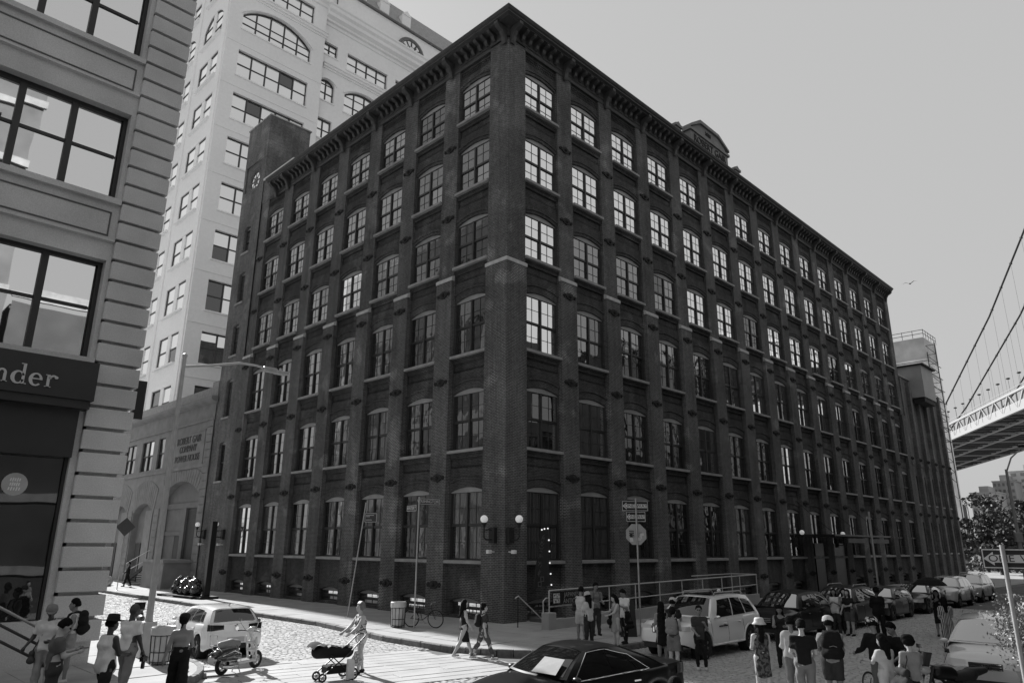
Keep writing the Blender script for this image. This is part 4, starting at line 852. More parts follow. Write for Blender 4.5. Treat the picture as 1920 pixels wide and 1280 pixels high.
# loft buildings behind the viewer, mirrored in the windows of the stone building
for x, y, w_, h_, lab, v in ((-62, -30, 47.5, 37, 'tall banded loft building behind the viewer, seen only mirrored in the shop building windows', .12), (-14, -31, 14, 18.5, 'lower loft building behind the viewer, seen only as dark reflections', .06)):
    t = thing('loft_building', lab, 'building', (x, y, 0)); b = MB(); hh = [(2+k*4.4, 4.9+k*4.4, 2+j*4.4, 4.8+j*4.4) for k in range(int((w_-3)/4.4)) for j in range(int((h_-3)/4.4))]; wall(b, 0, w_, -.2, h_, hh, d=.3); b.v = [(w_-p_[0], -p_[1], p_[2]) for p_ in b.v]; b.box(0,-14,-.2,w_,-.6,h_-.1); b.obj('wall', mat('loft_wall_%d' % int(v*100), v, .9, var=.3, vs=.5), t)
    for j in range(int(h_/4.4)+1): b = MB(); b.box(-.1,.0,1.2+j*4.4,w_+.1,.25,1.7+j*4.4); b.obj('string_course', STONE, t)
    for q in hh: b = MB(); b.add([(w_-q[0],-.28,q[2]),(w_-q[1],-.28,q[2]),(w_-q[1],-.28,q[3]),(w_-q[0],-.28,q[3])], [(0,1,2,3)]); b.obj('pane', GL_C, t)
# ================================================================ people: bodies and clothes as smooth blended volumes
def surface(prims, h=.016, k=.03, cuts=(), noise=None, extra=None):
    A = np.array([p[0] for p in prims], float); B = np.array([p[1] for p in prims], float); ra = np.array([p[2] for p in prims]); rb = np.array([p[3] for p in prims])
    lo = np.minimum((A-ra[:, None]).min(0), (B-rb[:, None]).min(0))-3*h; hi = np.maximum((A+ra[:, None]).max(0), (B+rb[:, None]).max(0))+3*h
    ax = [np.arange(lo[i], hi[i]+h, h) for i in range(3)]; X, Y, Z = np.meshgrid(*ax, indexing='ij'); P = np.stack([X, Y, Z], -1)
    D = np.full(X.shape, 9.0)
    for a, b, r0, r1 in zip(A, B, ra, rb):
        m = max(r0, r1)+.12; l_ = np.minimum(a, b)-m; h_ = np.maximum(a, b)+m
        sl_ = tuple(slice(max(0, int((l_[i]-lo[i])/h)), int((h_[i]-lo[i])/h)+2) for i in range(3)); Q = P[sl_]
        ab = b-a; L2 = float(ab@ab)+1e-9; t = np.clip(((Q-a)@ab)/L2, 0, 1); d = np.linalg.norm(Q-a-t[..., None]*ab, axis=-1)-(r0+(r1-r0)*t)
        o = D[sl_]; q = np.clip(.5+.5*(o-d)/k, 0, 1); D[sl_] = o+(d-o)*q-k*q*(1-q)
    if noise: D = D+noise(X, Y, Z)
    if extra: D = extra(D, X, Y, Z)
    for f in cuts: D = np.maximum(D, f(X, Y, Z))
    return nets(D, lo, h)
def nets(D, lo, h):
    S_ = D < 0; nx, ny, nz = D.shape; c = np.zeros((nx-1, ny-1, nz-1)); acc = np.zeros((nx-1, ny-1, nz-1, 3))
    off = [(i, j, k) for i in (0, 1) for j in (0, 1) for k in (0, 1)]
    v = {o: D[o[0]:nx-1+o[0], o[1]:ny-1+o[1], o[2]:nz-1+o[2]] for o in off}
    for a in off:
        for d in range(3):
            if a[d] == 0:
                b = tuple(1 if i == d else a[i] for i in range(3)); va, vb = v[a], v[b]; m = (va < 0) != (vb < 0); t = np.where(m, va/np.where(m, va-vb, 1), 0)
                for i in range(3): acc[..., i] += np.where(m, (t if i == d else a[i]), 0)
                c += m
    idx = np.full(c.shape, -1); msk = c > 0; n = int(msk.sum()); idx[msk] = np.arange(n); ijk = np.argwhere(msk)
    V = lo+(ijk+acc[msk]/c[msk][:, None])*h; F = []
    for d in range(3):
        u, w = (d+1)%3, (d+2)%3; sh = [slice(None)]*3; a = [slice(None)]*3; a[d] = slice(0, -1); b = [slice(None)]*3; b[d] = slice(1, None)
        s0, s1 = S_[tuple(a)], S_[tuple(b)]; e = np.argwhere(s0 != s1)
        e = e[(e[:, u] > 0) & (e[:, w] > 0) & (e[:, u] < D.shape[u]-1) & (e[:, w] < D.shape[w]-1)]
        if not len(e): continue
        fl = s0[tuple(e.T)]; q = []
        for du, dw in ((-1, -1), (0, -1), (0, 0), (-1, 0)):
            p = e.copy(); p[:, u] += du; p[:, w] += dw; q.append(idx[tuple(p.T)])
        q = np.stack(q, 1); q[~fl] = q[~fl][:, ::-1]; F.append(q)
    F = np.concatenate(F); F = F[(F >= 0).all(1)]
    for _ in range(2):   # relax
        s = np.zeros_like(V); cn = np.zeros(len(V))
        for i in range(4): np.add.at(s, F[:, i], V[F[:, (i+1)%4]]+V[F[:, (i-1)%4]]); np.add.at(cn, F[:, i], 2)
        V = V*.45+.55*s/np.maximum(cn, 1)[:, None]
    return V, F
def vf_mesh(name, V, F, mt, extra=None):
    me = bpy.data.meshes.new(name); vs = [tuple(p) for p in V]; fs = [tuple(int(i) for i in f) for f in F]
    if extra: o = len(vs); vs += [tuple(p) for p in extra.v]; fs += [tuple(i+o for i in f) for f in extra.f]
    me.from_pydata(vs, [], fs); me.materials.append(mt); me.polygons.foreach_set('use_smooth', [True]*len(fs)); me.update(); return me
SK = {'p': mat('skin_pale', .42, .55, var=.06, vs=8), 't': mat('skin_tan', .22, .5, var=.06, vs=8), 'd': mat('skin_dark', .045, .45, var=.06, vs=8)}
def cloth(v): return mat('cloth_%03d' % int(v*1000), v, .9, var=.12, vs=6, bump=.35, bs=22, fine=.06, fs=120, spec=.2)
HAIRM = {'b': mat('hair_black', .006, .8, var=.3, vs=30, bump=.5, bs=90, spec=.12), 'g': mat('hair_fair', .13, .5, var=.3, vs=30, bump=.5, bs=90), 'w': mat('hair_brown', .03, .8, var=.3, vs=30, bump=.5, bs=90, spec=.15)}
EYE = mat('eye_dark', .01, .2, var=0); SHOE = {'d': cloth(.02), 'l': cloth(.55)}
FLORAL = None
def print_mat(name, a, b, sc):
    m = bpy.data.materials.new(name); m.use_nodes = True; n = m.node_tree; p = n.nodes['Principled BSDF']; p.inputs['Roughness'].default_value = .9
    g = n.nodes.new('ShaderNodeTexCoord'); t = n.nodes.new('ShaderNodeTexNoise'); t.inputs['Scale'].default_value = sc; t.inputs['Detail'].default_value = 2; n.links.new(g.outputs['Object'], t.inputs[0])
    r = n.nodes.new('ShaderNodeValToRGB'); r.color_ramp.elements[0].position = .47; r.color_ramp.elements[1].position = .53; r.color_ramp.elements[0].color = (a,a,a,1); r.color_ramp.elements[1].color = (b,b,b,1)
    n.links.new(t.outputs['Fac'], r.inputs[0]); n.links.new(r.outputs[0], p.inputs[0]); return m
def stripe_mat(name, a, b, sc, axis):
    m = bpy.data.materials.new(name); m.use_nodes = True; n = m.node_tree; p = n.nodes['Principled BSDF']; p.inputs['Roughness'].default_value = .9
    g = n.nodes.new('ShaderNodeTexCoord'); t = n.nodes.new('ShaderNodeTexWave'); t.bands_direction = axis; t.inputs['Scale'].default_value = sc; t.inputs['Distortion'].default_value = .6; n.links.new(g.outputs['Object'], t.inputs[0])
    r = n.nodes.new('ShaderNodeValToRGB'); r.color_ramp.elements[0].position = .42; r.color_ramp.elements[1].position = .58; r.color_ramp.elements[0].color = (a,a,a,1); r.color_ramp.elements[1].color = (b,b,b,1)
    n.links.new(t.outputs['Fac'], r.inputs[0]); n.links.new(r.outputs[0], p.inputs[0]); return m
def rot_y(v, a): return np.array([v[0]*math.cos(a)+v[2]*math.sin(a), v[1], -v[0]*math.sin(a)+v[2]*math.cos(a)])
def limb_dir(fwd, outw, side):   # straight down swung forward by fwd and out by outw (degrees); side = +1 left
    f, o = R(fwd), R(outw); d = np.array([math.sin(f)*math.cos(o), side*math.sin(o), -math.cos(f)*math.cos(o)]); return d/np.linalg.norm(d)
def hand(mb, w, d, palm, curl, s):
    d = d/np.linalg.norm(d); palm = palm-d*(palm@d); palm /= np.linalg.norm(palm); sd_ = np.cross(d, palm)
    mb.tube([w-d*.03*s, w+d*.03*s, w+d*.085*s], [.024*s, .034*s, .03*s], 8)
    for i, l in enumerate((.07, .082, .077, .06)):
        b = w+d*.08*s+sd_*(i-1.5)*.017*s; m1 = b+(d*math.cos(curl*.6)+palm*math.sin(curl*.6))*l*.5*s; e = m1+(d*math.cos(curl*1.7)+palm*math.sin(curl*1.7))*l*.5*s
        mb.tube([b-d*.02*s, b, m1, e], [.009*s, .0095*s, .0085*s, .006*s], 6)
    b = w+d*.03*s-sd_*.03*s; mb.tube([w+d*.01*s-sd_*.015*s, b+palm*.012*s, b+d*.035*s-sd_*.012*s+palm*.022*s, b+d*.06*s-sd_*.006*s+palm*.03*s], [.011*s, .011*s, .0095*s, .007*s], 6)
PEOPLE = {}
def person(key, label, loc, face, H=1.72, skin='p', top=('tee', .6), bot=('pants', .05), shoe='d', hair=('short', 'b'), hat=None, armL=(8, 6, 12, 0), armR=(8, 6, 12, 0), legL=(0, 0), legR=(0, 0), lean=0, look=(0, 0), build=1.0, bust=0.0, z=0.0, glasses=False, group='people in the street'):
    s = H/1.75; t = thing('person', label, 'person', (loc[0], loc[1], z), R(face), group); PEOPLE[key] = t
    # legs
    J = {}; ft = []
    for sd_, nm, (fa, kb) in ((1, 'L', legL), (-1, 'R', legR)):
        hip = np.array([0, sd_*.092, 0])*s; kn = hip+limb_dir(fa, 2, sd_)*.44*s; an = kn+limb_dir(fa-kb, 1, sd_)*.41*s; J['hip'+nm], J['kn'+nm], J['an'+nm] = hip, kn, an; ft.append(an[2])
    hz = -min(ft)+.085*s
    for k in list(J): J[k] = J[k]+np.array([0, 0, hz])
    pel = np.array([0, 0, hz]); ln = R(lean); upd = np.array([math.sin(ln), 0, math.cos(ln)]); fwd = np.array([math.cos(ln), 0, -math.sin(ln)])
    ch = pel+upd*.36*s; shc = pel+upd*.50*s; nk = shc+upd*.07*s; hy, hp = R(look[0]), R(look[1])
    hf = np.array([math.cos(hy)*math.cos(hp), math.sin(hy)*math.cos(hp), -math.sin(hp)]); hu = np.array([math.sin(hp)*math.cos(hy), math.sin(hp)*math.sin(hy), math.cos(hp)]); hl = np.cross(hu, hf)
    hc = nk+upd*.045*s+hu*.115*s+hf*.02*s
    B_ = []; T_ = []; A_ = []; build *= 1.07; sw = .158*s*build; bl = build
    tor = [(pel+[0, .085*s, -.01*s], pel+[0, -.085*s, -.01*s], .098*s*bl, .098*s*bl), (pel+upd*.1*s+[0, .06*s, 0], pel+upd*.1*s+[0, -.06*s, 0], .098*s*bl, .098*s*bl), (pel+upd*.22*s+[0, .055*s, 0], pel+upd*.22*s+[0, -.055*s, 0], .095*s*bl, .095*s*bl), (ch+[0, .075*s, 0], ch+[0, -.075*s, 0], .104*s*bl, .104*s*bl), (shc+[0, sw*.75, 0]-upd*.03*s, shc+[0, -sw*.75, 0]-upd*.03*s, .066*s, .066*s)]
    if bust: tor += [(ch+fwd*.065*s+[0, .06*s, .01*s], ch+fwd*.075*s+[0, .06*s, -.01*s], .055*s, .05*s), (ch+fwd*.065*s+[0, -.06*s, .01*s], ch+fwd*.075*s+[0, -.06*s, -.01*s], .055*s, .05*s)]
    arms = {}; hm = MB()
    for sd_, nm, (fa, oa, eb, tw_) in ((1, 'L', armL), (-1, 'R', armR)):
        sh = shc+np.array([0, sd_*sw, 0])-upd*.025*s; ud = rot_y(limb_dir(fa, oa, sd_), ln*.6); el = sh+ud*.285*s
        bend = np.cross(np.array([0, 1.0, 0]), ud); bend = -bend if bend[0] < 0 and fa < 60 else bend; bend /= np.linalg.norm(bend); e_ = R(eb); fd = ud*math.cos(e_)+bend*math.sin(e_); fd = fd+np.array([0, -sd_*math.sin(R(tw_)), 0]); fd /= np.linalg.norm(fd); wr = el+fd*.25*s
        J['sh'+nm], J['el'+nm], J['wr'+nm], J['hd'+nm] = sh, el, wr, wr+fd*.08*s; up_ = .053*s*(.8+.2*bl)
        arms[nm] = [(sh, el, up_, .042*s), (el, wr, .043*s, .027*s)]; hand(hm, wr, fd, np.array([0, -sd_, 0])+bend*.6, .5 if eb < 40 else .9, s)
    legs = {nm: [(J['hip'+nm], J['kn'+nm], .1*s*(.85+.15*bl), .063*s), (J['kn'+nm], J['kn'+nm]*.62+J['an'+nm]*.38+np.array([-.012, 0, 0])*s, .06*s, .061*s), (J['kn'+nm]*.62+J['an'+nm]*.38, J['an'+nm], .056*s, .038*s)] for nm in 'LR'}
    feet = {nm: [(J['an'+nm]+[-.03*s, 0, -.045*s], J['an'+nm]+[.15*s, 0, -.058*s], .036*s, .028*s)] for nm in 'LR'}
    head = [(hc+hu*.035*s-hf*.012*s, hc-hf*.02*s, .083*s, .082*s), (hc-hu*.03*s+hf*.025*s, hc-hu*.085*s+hf*.045*s, .062*s, .038*s), (hc+hf*.07*s+hu*.01*s, hc+hf*.1*s-hu*.022*s, .01*s, .015*s), (hc+hl*.078*s-hu*.0*s, hc+hl*.08*s-hu*.03*s, .014*s, .01*s), (hc-hl*.078*s-hu*.0*s, hc-hl*.08*s-hu*.03*s, .014*s, .01*s), (hc+hf*.075*s-hu*.058*s+hl*.015*s, hc+hf*.075*s-hu*.058*s-hl*.015*s, .016*s, .016*s)]
    neck = [(shc+upd*.0, nk+upd*.05*s, .052*s, .047*s)]
    head = [(hc+(np.array(a)-hc)*1.07, hc+(np.array(b)-hc)*1.07, r0*1.07, r1*1.07) for a, b, r0, r1 in head]; neck = [(a, b, r0*1.1, r1*1.1) for a, b, r0, r1 in neck]
    body = tor+neck+head+arms['L']+arms['R']+legs['L']+legs['R']+feet['L']+feet['R']
    V, F = surface(body, .0165, .028); put('body', vf_mesh('body', V, F, SK[skin], hm), t)
    em = MB()
    for q in (1, -1): em.ball(hc+hf*.082*s+hl*q*.03*s+hu*.012*s, .011*s, 8, 6, sc=(1, 1, .7))
    put('eyes', vf_mesh('eyes', em.v, em.f, EYE), t)
    if glasses:
        g_ = MB(); [g_.ball(hc+hf*.092*s+hl*q*.032*s+hu*.01*s, .026*s, 10, 6, sc=(.6, 1, .8)) for q in (1, -1)]; g_.tube([hc+hf*.09*s+hl*.03*s+hu*.015*s, hc+hf*.098*s+hu*.015*s, hc+hf*.09*s-hl*.03*s+hu*.015*s], .004*s, 5); put('sunglasses', vf_mesh('sunglasses', g_.v, g_.f, EYE), t)
    # clothes
    def grow(pr, g): return [(a, b, r0+g, r1+g) for a, b, r0, r1 in pr]
    ph_ = random.uniform(0, 6); q_ = np.random.default_rng(int(ph_*1e4)).normal(size=(4, 3)); q_ /= np.linalg.norm(q_, axis=1)[:, None]
    def fold(X, Y, Z):
        w1 = .035*np.sin(11*X+7*Z+ph_); w2 = .03*np.sin(13*Y-9*Z+ph_); U = [q_[i, 0]*(X+w2)+q_[i, 1]*(Y+w1)+q_[i, 2]*(Z+w1-w2) for i in range(4)]
        return .007*np.sin(24*U[0]+ph_)+.005*np.sin(37*U[1])+.0045*np.abs(np.sin(31*U[2]+1))+.003*np.sin(58*U[3])-.002
    kind, tv = top; tm = tv if not isinstance(tv, float) else cloth(tv)
    hem = {'tee': -.02, 'loose': -.12, 'tank': .0, 'long': -.03, 'polo': -.06, 'dress': -.42, 'crop': .16, 'halter': .08, 'shirt': -.1}[kind]*s+hz
    pr = grow(tor, .017 if kind in ('tee', 'polo', 'long', 'shirt') else .012 if kind != 'loose' else .028)
    fr_ = {'tee': .72, 'loose': 0, 'tank': 0, 'long': 2, 'polo': .75, 'dress': .0, 'crop': .3, 'halter': 0, 'shirt': .8}[kind]
    for nm in 'LR':
        (a, b, r0, r1), (c, d, q0, q1) = arms[nm]
        if fr_ == 2: pr += [(a, b, r0+.02*s, r1+.018*s), (c, c+(d-c)*.92, q0+.016*s, q1+.016*s)]
        elif fr_ > 0: pr += [(a, a+(b-a)*fr_, r0+.019*s, r0+.012*s)]
    if kind in ('dress',): pr += [(pel+[0, .05*s, -.06*s], pel+[.0, .07*s, -.4*s], .12*s, .17*s), (pel+[0, -.05*s, -.06*s], pel+[.0, -.07*s, -.4*s], .12*s, .17*s)]
    if kind in ('loose', 'shirt', 'polo', 'tee', 'long'): pr += [(pel+upd*.12*s+[0, .07*s, 0], pel+[0, .09*s, -.06*s], .11*s*bl, .115*s*bl), (pel+upd*.12*s+[0, -.07*s, 0], pel+[0, -.09*s, -.06*s], .11*s*bl, .115*s*bl)]
    nz_ = float(shc[2]); nx_ = float(shc[0]); cut = [lambda X, Y, Z: hem+.02*np.sin(Y*20+X*15)-Z]
    if fr_ == 0 and kind != 'halter': cut.append(lambda X, Y, Z: np.abs(Y)-sw*1.02)
    cut.append(lambda X, Y, Z: Z-(nz_+(.055*s if kind in ('shirt', 'polo', 'long') else .035*s)))
    if kind in ('tank', 'dress', 'crop'): cut.append(lambda X, Y, Z: .075*s-np.sqrt((Y)**2+(Z-nz_-.01*s)**2)-10*(X < nx_-.02*s)*(kind != 'tank'))
    if kind == 'halter': cut.append(lambda X, Y, Z: np.where(X < nx_-.0*s, Z-(hz+.2*s), Z-(nz_+.02*s))); cut.append(lambda X, Y, Z: np.abs(Y)-sw*.9)
    for nm in 'LR':
        if 0 < fr_ < 2:
            (a, b, r0, r1), _ = arms[nm]; dn = (b-a)/np.linalg.norm(b-a); pe = a+(b-a)*fr_
            cut.append(lambda X, Y, Z, p=pe, d=dn, w=sw, q=(1 if nm == 'L' else -1): np.where(q*Y > w*.75, (X-p[0])*d[0]+(Y-p[1])*d[1]+(Z-p[2])*d[2], -1))
    V, F = surface(pr, .0165, .035, cut, fold); put('top' if kind != 'dress' else 'dress', vf_mesh('top', V, F, tm), t)
    if bot and kind != 'dress':
        bk, bv = bot; bm = bv if not isinstance(bv, float) else cloth(bv); pr = grow(tor[:2], .012*s)
        for nm in 'LR':
            l1, l2, l3 = legs[nm]
            if bk == 'pants': pr += [(l1[0], l1[1], l1[2]+.012*s, l1[3]+.02*s), (l2[0], l2[1], l2[2]+.02*s, l2[3]+.016*s), (l3[0], l3[1], l3[2]+.02*s, .062*s)]
            if bk == 'slim': pr += [(a, b, r0+.009*s, r1+.009*s) for a, b, r0, r1 in legs[nm]]
            if bk == 'wide': pr += [(l1[0], l1[1], l1[2]+.012*s, l1[3]+.05*s), (l1[1], l3[1], .107*s, .14*s)]
            if bk == 'shorts': pr += [(l1[0], l1[0]+(l1[1]-l1[0])*.9, l1[2]+.016*s, l1[3]+.045*s)]
            if bk == 'hot': pr += [(l1[0], l1[0]+(l1[1]-l1[0])*.3, l1[2]+.014*s, l1[2]+.01*s)]
        if bk == 'skirt': pr += [(pel+[0, .05*s, -.03*s], pel+[.0, .08*s, -.5*s], .11*s, .16*s), (pel+[0, -.05*s, -.03*s], pel+[.0, -.08*s, -.5*s], .11*s, .16*s)]
        ct = [lambda X, Y, Z: Z-(hz+.13*s)]
        if bk == 'skirt': ct.append(lambda X, Y, Z: hz-.48*s-Z)
        if bk in ('pants', 'slim', 'wide'): ct.append(lambda X, Y, Z: .045*s-Z if True else Z)
        if bk == 'hot': ct.append(lambda X, Y, Z: hz-.17*s-Z)
        if bk == 'shorts':
            for nm, q in (('L', 1), ('R', -1)):
                l1 = legs[nm][0]; dn = (l1[1]-l1[0])/np.linalg.norm(l1[1]-l1[0]); pe = l1[0]+(l1[1]-l1[0])*.85; ct.append(lambda X, Y, Z, p=pe, d=dn, q=q: np.where(q*Y > 0, (X-p[0])*d[0]+(Y-p[1])*d[1]+(Z-p[2])*d[2], -1))
        V, F = surface(pr, .0165, .025, ct, fold); put('skirt' if bk == 'skirt' else 'trousers' if bk in ('pants', 'wide', 'slim') else 'shorts', vf_mesh('bottoms', V, F, bm), t)
    for nm in 'LR':
        V, F = surface([(a, b, r0+.01*s, r1+.012*s) for a, b, r0, r1 in feet[nm]]+[(J['an'+nm]+[0, 0, -.02*s], J['an'+nm]+[0, 0, -.05*s], .044*s, .046*s)], .014, .02, [lambda X, Y, Z, q=J['an'+nm][2]: (q-.085*s)-Z, lambda X, Y, Z, q=J['an'+nm][2]: Z-(q+.0*s)]); put('shoe', vf_mesh('shoe', V, F, SHOE[shoe]), t)
    # hair and hats
    if hair:
        hk, hcv = hair; hr = [(hc+hu*.048*s-hf*.022*s, hc-hf*.045*s+hu*.0, .101*s, .099*s)]; face_cut = lambda X, Y, Z: ((X-hc[0])*hf[0]+(Y-hc[1])*hf[1]+(Z-hc[2])*hf[2])-(.035*s+.9*np.maximum(0, (X-hc[0])*hu[0]+(Y-hc[1])*hu[1]+(Z-hc[2])*hu[2]-.03*s)); ct = [face_cut]
        if hk == 'short': ct.append(lambda X, Y, Z: -((X-hc[0])*hu[0]+(Y-hc[1])*hu[1]+(Z-hc[2])*hu[2])-.055*s)
        if hk == 'curly': hr += [(hc+hu*.06*s-hf*.03*s+hl*a, hc+hu*.0-hf*.05*s+hl*a, .088*s, .085*s) for a in (-.055*s, .055*s)]
        if hk == 'long': hr += [(hc-hf*.055*s, hc-hf*.085*s-hu*.13*s, .08*s, .085*s), (hc-hf*.085*s-hu*.13*s, shc-fwd*.11*s-upd*.12*s, .08*s, .06*s), (hc+hl*.06*s-hf*.03*s, hc+hl*.075*s-hu*.17*s, .045*s, .045*s), (hc-hl*.06*s-hf*.03*s, hc-hl*.075*s-hu*.17*s, .045*s, .045*s)]
        if hk == 'tail': hr += [(hc-hf*.1*s+hu*.02*s, hc-hf*.13*s-hu*.16*s, .035*s, .02*s)]
        if hk == 'bun': hr += [(hc-hf*.08*s+hu*.09*s, hc-hf*.085*s+hu*.1*s, .05*s, .05*s)]
        V, F = surface(hr, .0145, .03, ct if hk not in ('long',) else ct[:1], lambda X, Y, Z: .004*np.sin(X*90)*np.sin(Y*80)+.003*np.sin(Z*70+X*60)); put('hair', vf_mesh('hair', V, F, HAIRM[hcv]), t)
    if hat:
        hk, hv = hat; hm_ = cloth(hv) if isinstance(hv, float) else hv; M3 = Matrix(((hf[0], hl[0], hu[0]), (hf[1], hl[1], hu[1]), (hf[2], hl[2], hu[2]))); m = MB()
        if hk == 'cap': m.lathe([(.115*s, .03*s), (.114*s, .07*s), (.097*s, .128*s), (.05*s, .155*s), (.001, .16*s)], 18); m.prism([(.06*s, -.085*s), (.13*s, -.075*s), (.175*s, -.04*s), (.185*s, 0), (.175*s, .04*s), (.13*s, .075*s), (.06*s, .085*s)], lambda u, v, w: (u, v, .042*s-.02*u+w*.008*s))
        if hk == 'fedora': m.lathe([(.19*s, .05*s), (.2*s, .062*s), (.15*s, .05*s), (.118*s, .052*s), (.113*s, .1*s), (.1*s, .165*s), (.06*s, .175*s), (.001, .15*s)], 22)
        if hk == 'bucket': m.lathe([(.165*s, .015*s), (.17*s, .02*s), (.12*s, .07*s), (.114*s, .12*s), (.095*s, .16*s), (.001, .167*s)], 20)
        if hk == 'wide': m.lathe([(.24*s, .03*s), (.245*s, .04*s), (.16*s, .05*s), (.108*s, .06*s), (.1*s, .12*s), (.07*s, .16*s), (.001, .165*s)], 24)
        if hk == 'helmet': m.lathe([(.13*s, .01*s), (.135*s, .05*s), (.122*s, .11*s), (.085*s, .155*s), (.001, .175*s)], 20)
        for i, v in enumerate(m.v): m.v[i] = tuple(Vector(hc)+M3@Vector(v)-Vector(hf)*.012*s)
        o = put('hat' if hk != 'helmet' else 'helmet', vf_mesh('hat', m.v, m.f, hm_), t)
    t['shoulder'] = 0; del t['shoulder']
    return t, dict(J=J, hc=hc, ch=ch, shc=shc, pel=pel, s=s, upd=upd, fwd=fwd)
def world_of(t, p): 
    a = t.rotation_euler.z; return Vector((t.location.x+p[0]*math.cos(a)-p[1]*math.sin(a), t.location.y+p[0]*math.sin(a)+p[1]*math.cos(a), t.location.z+p[2]))
def backpack(pt, label, v, size=1.0, light=None):
    t, i = pt; s = i['s']*size; o = thing('backpack', label, 'backpack', tuple(world_of(t, i['pel'])), t.rotation_euler.z, 'bags people carry'); c = i['ch']-i['pel']-i['fwd']*.2*i['s']; u = i['upd']; m = cloth(v)
    V, F = surface([(c+[0, .07*s, .12*s], c+[0, -.07*s, .12*s], .085*s, .085*s), (c+[0, .09*s, -.0*s], c+[0, -.09*s, -.0*s], .1*s, .1*s), (c+[0, .09*s, -.16*s], c+[0, -.09*s, -.16*s], .1*s, .1*s), (c+[-.08*s, .06*s, -.13*s], c+[-.08*s, -.06*s, -.13*s], .065*s, .065*s)], .016, .05, (), lambda X, Y, Z: .004*np.sin(Z*40)*np.sin(Y*37)); put('bag_body', vf_mesh('bag_body', V, F, m), o)
    sh = i['shc']-i['pel']
    for q in (1, -1):
        b = MB(); b.tube([c+[.05*s, q*.08*s, .16*s], sh+[-.03*s, q*.1*s, .06*s], sh+[.09*s, q*.11*s, .0], sh+[.125*s, q*.115*s, -.12*s], sh+[.08*s, q*.15*s, -.26*s], c+[.08*s, q*.11*s, -.15*s]], .019*s, 6); b.obj('strap', m if light is None else cloth(light), o, smooth=60)
    b = MB(); b.tube([c+[-.1*s, -.06*s, -.05*s], c+[-.13*s, 0, -.03*s], c+[-.1*s, .06*s, -.05*s]], .005*s, 5); b.obj('zip', STEEL, o)
    return o
def shoulder_bag(pt, label, v, side=-1, drop=.25, strap=None, size=1.0):
    t, i = pt; s = i['s']; o = thing('shoulder_bag', label, 'bag', tuple(world_of(t, i['pel'])), t.rotation_euler.z, 'bags people carry'); m = cloth(v); z = i['shc'][2]-i['pel'][2]-drop*s*2
    c = np.array([-.02, side*.23*s, z-.0]); q = size
    V, F = surface([(c+[.1*s*q, 0, 0], c+[-.1*s*q, 0, 0], .055*s*q, .055*s*q), (c+[.11*s*q, 0, -.14*s*q], c+[-.11*s*q, 0, -.14*s*q], .075*s*q, .075*s*q)], .016, .05, (), lambda X, Y, Z: .004*np.sin(Z*40)*np.sin(X*37)); put('bag_body', vf_mesh('bag_body', V, F, m), o)
    sh = i['shc']-i['pel']; sh2 = sh+np.array([0, (-side if strap == 'cross' else side)*.09*s, .055*s]); b = MB()
    b.tube([c+[.09*s, 0, .03*s], (c+sh2)/2+[.135*s, 0, .04*s], sh2+[.02*s, 0, .012*s], (c+sh2)/2+[-.13*s, 0, .04*s], c+[-.09*s, 0, .03*s]], .012*s, 6); b.obj('strap', m, o, smooth=60); return o
def held(name, label, cat, pt, nm, mb, mt, off=(0, 0, 0), rz=0):
    t, i = pt; p = i['J']['hd'+nm]+np.array(off); o = mb.obj(name, mt, None, tuple(world_of(t, p)), t.rotation_euler.z+rz); return tag(o, label, cat)
# ---------------------------------------------------------------- the people, from the left
def phone_mb():
    b = MB(); b.bbox(-.075,-.04,-.006,.075,.04,.006,.005); return b
DK = mat('phone_black', .015, .15, var=0)
p = person('L1', 'man in pale polo shirt and cap with a bag strap standing by the shop railing', (-17.4, -3.5), -120, 1.78, 'd', ('polo', .6), ('pants', .28), hat=('cap', .2), hair=('short', 'b'), armL=(15, 14, 60, 40), armR=(-5, 18, 40, -10), look=(10, 25), build=1.12)
shoulder_bag(p, 'dark sling bag across the pale polo shirt by the shop railing', .06, -1, .3, 'cross')
p = person('L2', 'bearded man in dark grey t-shirt looking down at his phone by the railing', (-18.0, -6.6), -8, 1.76, 'p', ('tee', .11), ('pants', .05), armL=(22, 8, 82, 8), armR=(22, 8, 80, 25), look=(0, 32), glasses=True, build=1.08)
held('phone', 'phone held in both hands by the man in dark grey t-shirt', 'phone', p, 'R', phone_mb(), DK, (.03, .05, .04))
p = person('L3', 'young man in pale vest and shorts with black backpack by the stone pier', (-16.6, -2.2), 165, 1.8, 't', ('tank', .6), ('shorts', .3), shoe='l', armL=(10, 8, 20, 0), armR=(15, 8, 30, 0), look=(0, 5)); backpack(p, 'bulky black backpack on the young man by the stone pier', .015, 1.15)
p = person('L4', 'man in white sleeveless top and black brimmed hat walking right at lower left', (-17.2, -6.8), 20, 1.78, 'd', ('loose', .7), ('pants', .02), hat=('fedora', .02), hair=('short', 'b'), armL=(20, 8, 60, 10), armR=(18, 8, 62, 20), legL=(18, 5), legR=(-14, 10), look=(-10, 5))
p = person('L5', 'bald man in white t-shirt and jeans holding a camera beside the lamp post', (-16.3, -5.2), 25, 1.85, 'd', ('tee', .72), ('pants', .22), hair=None, armL=(10, 6, 15, 0), armR=(8, 8, 12, 0), legL=(10, 5), legR=(-8, 6), look=(-25, 8), build=1.06)
b = MB(); b.bbox(-.07,-.05,-.05,.07,.05,.05,.015); b.lathe([(.035,0),(.04,.02),(.04,.1),(.035,.14),(.02,.14)], 14, (.0,0,-.19)); b.bbox(-.03,-.03,.05,.03,.03,.075,.008); held('camera', 'black camera with long lens hanging from the bald man\'s hand', 'camera', p, 'R', b, DK, (.02, 0, -.08))
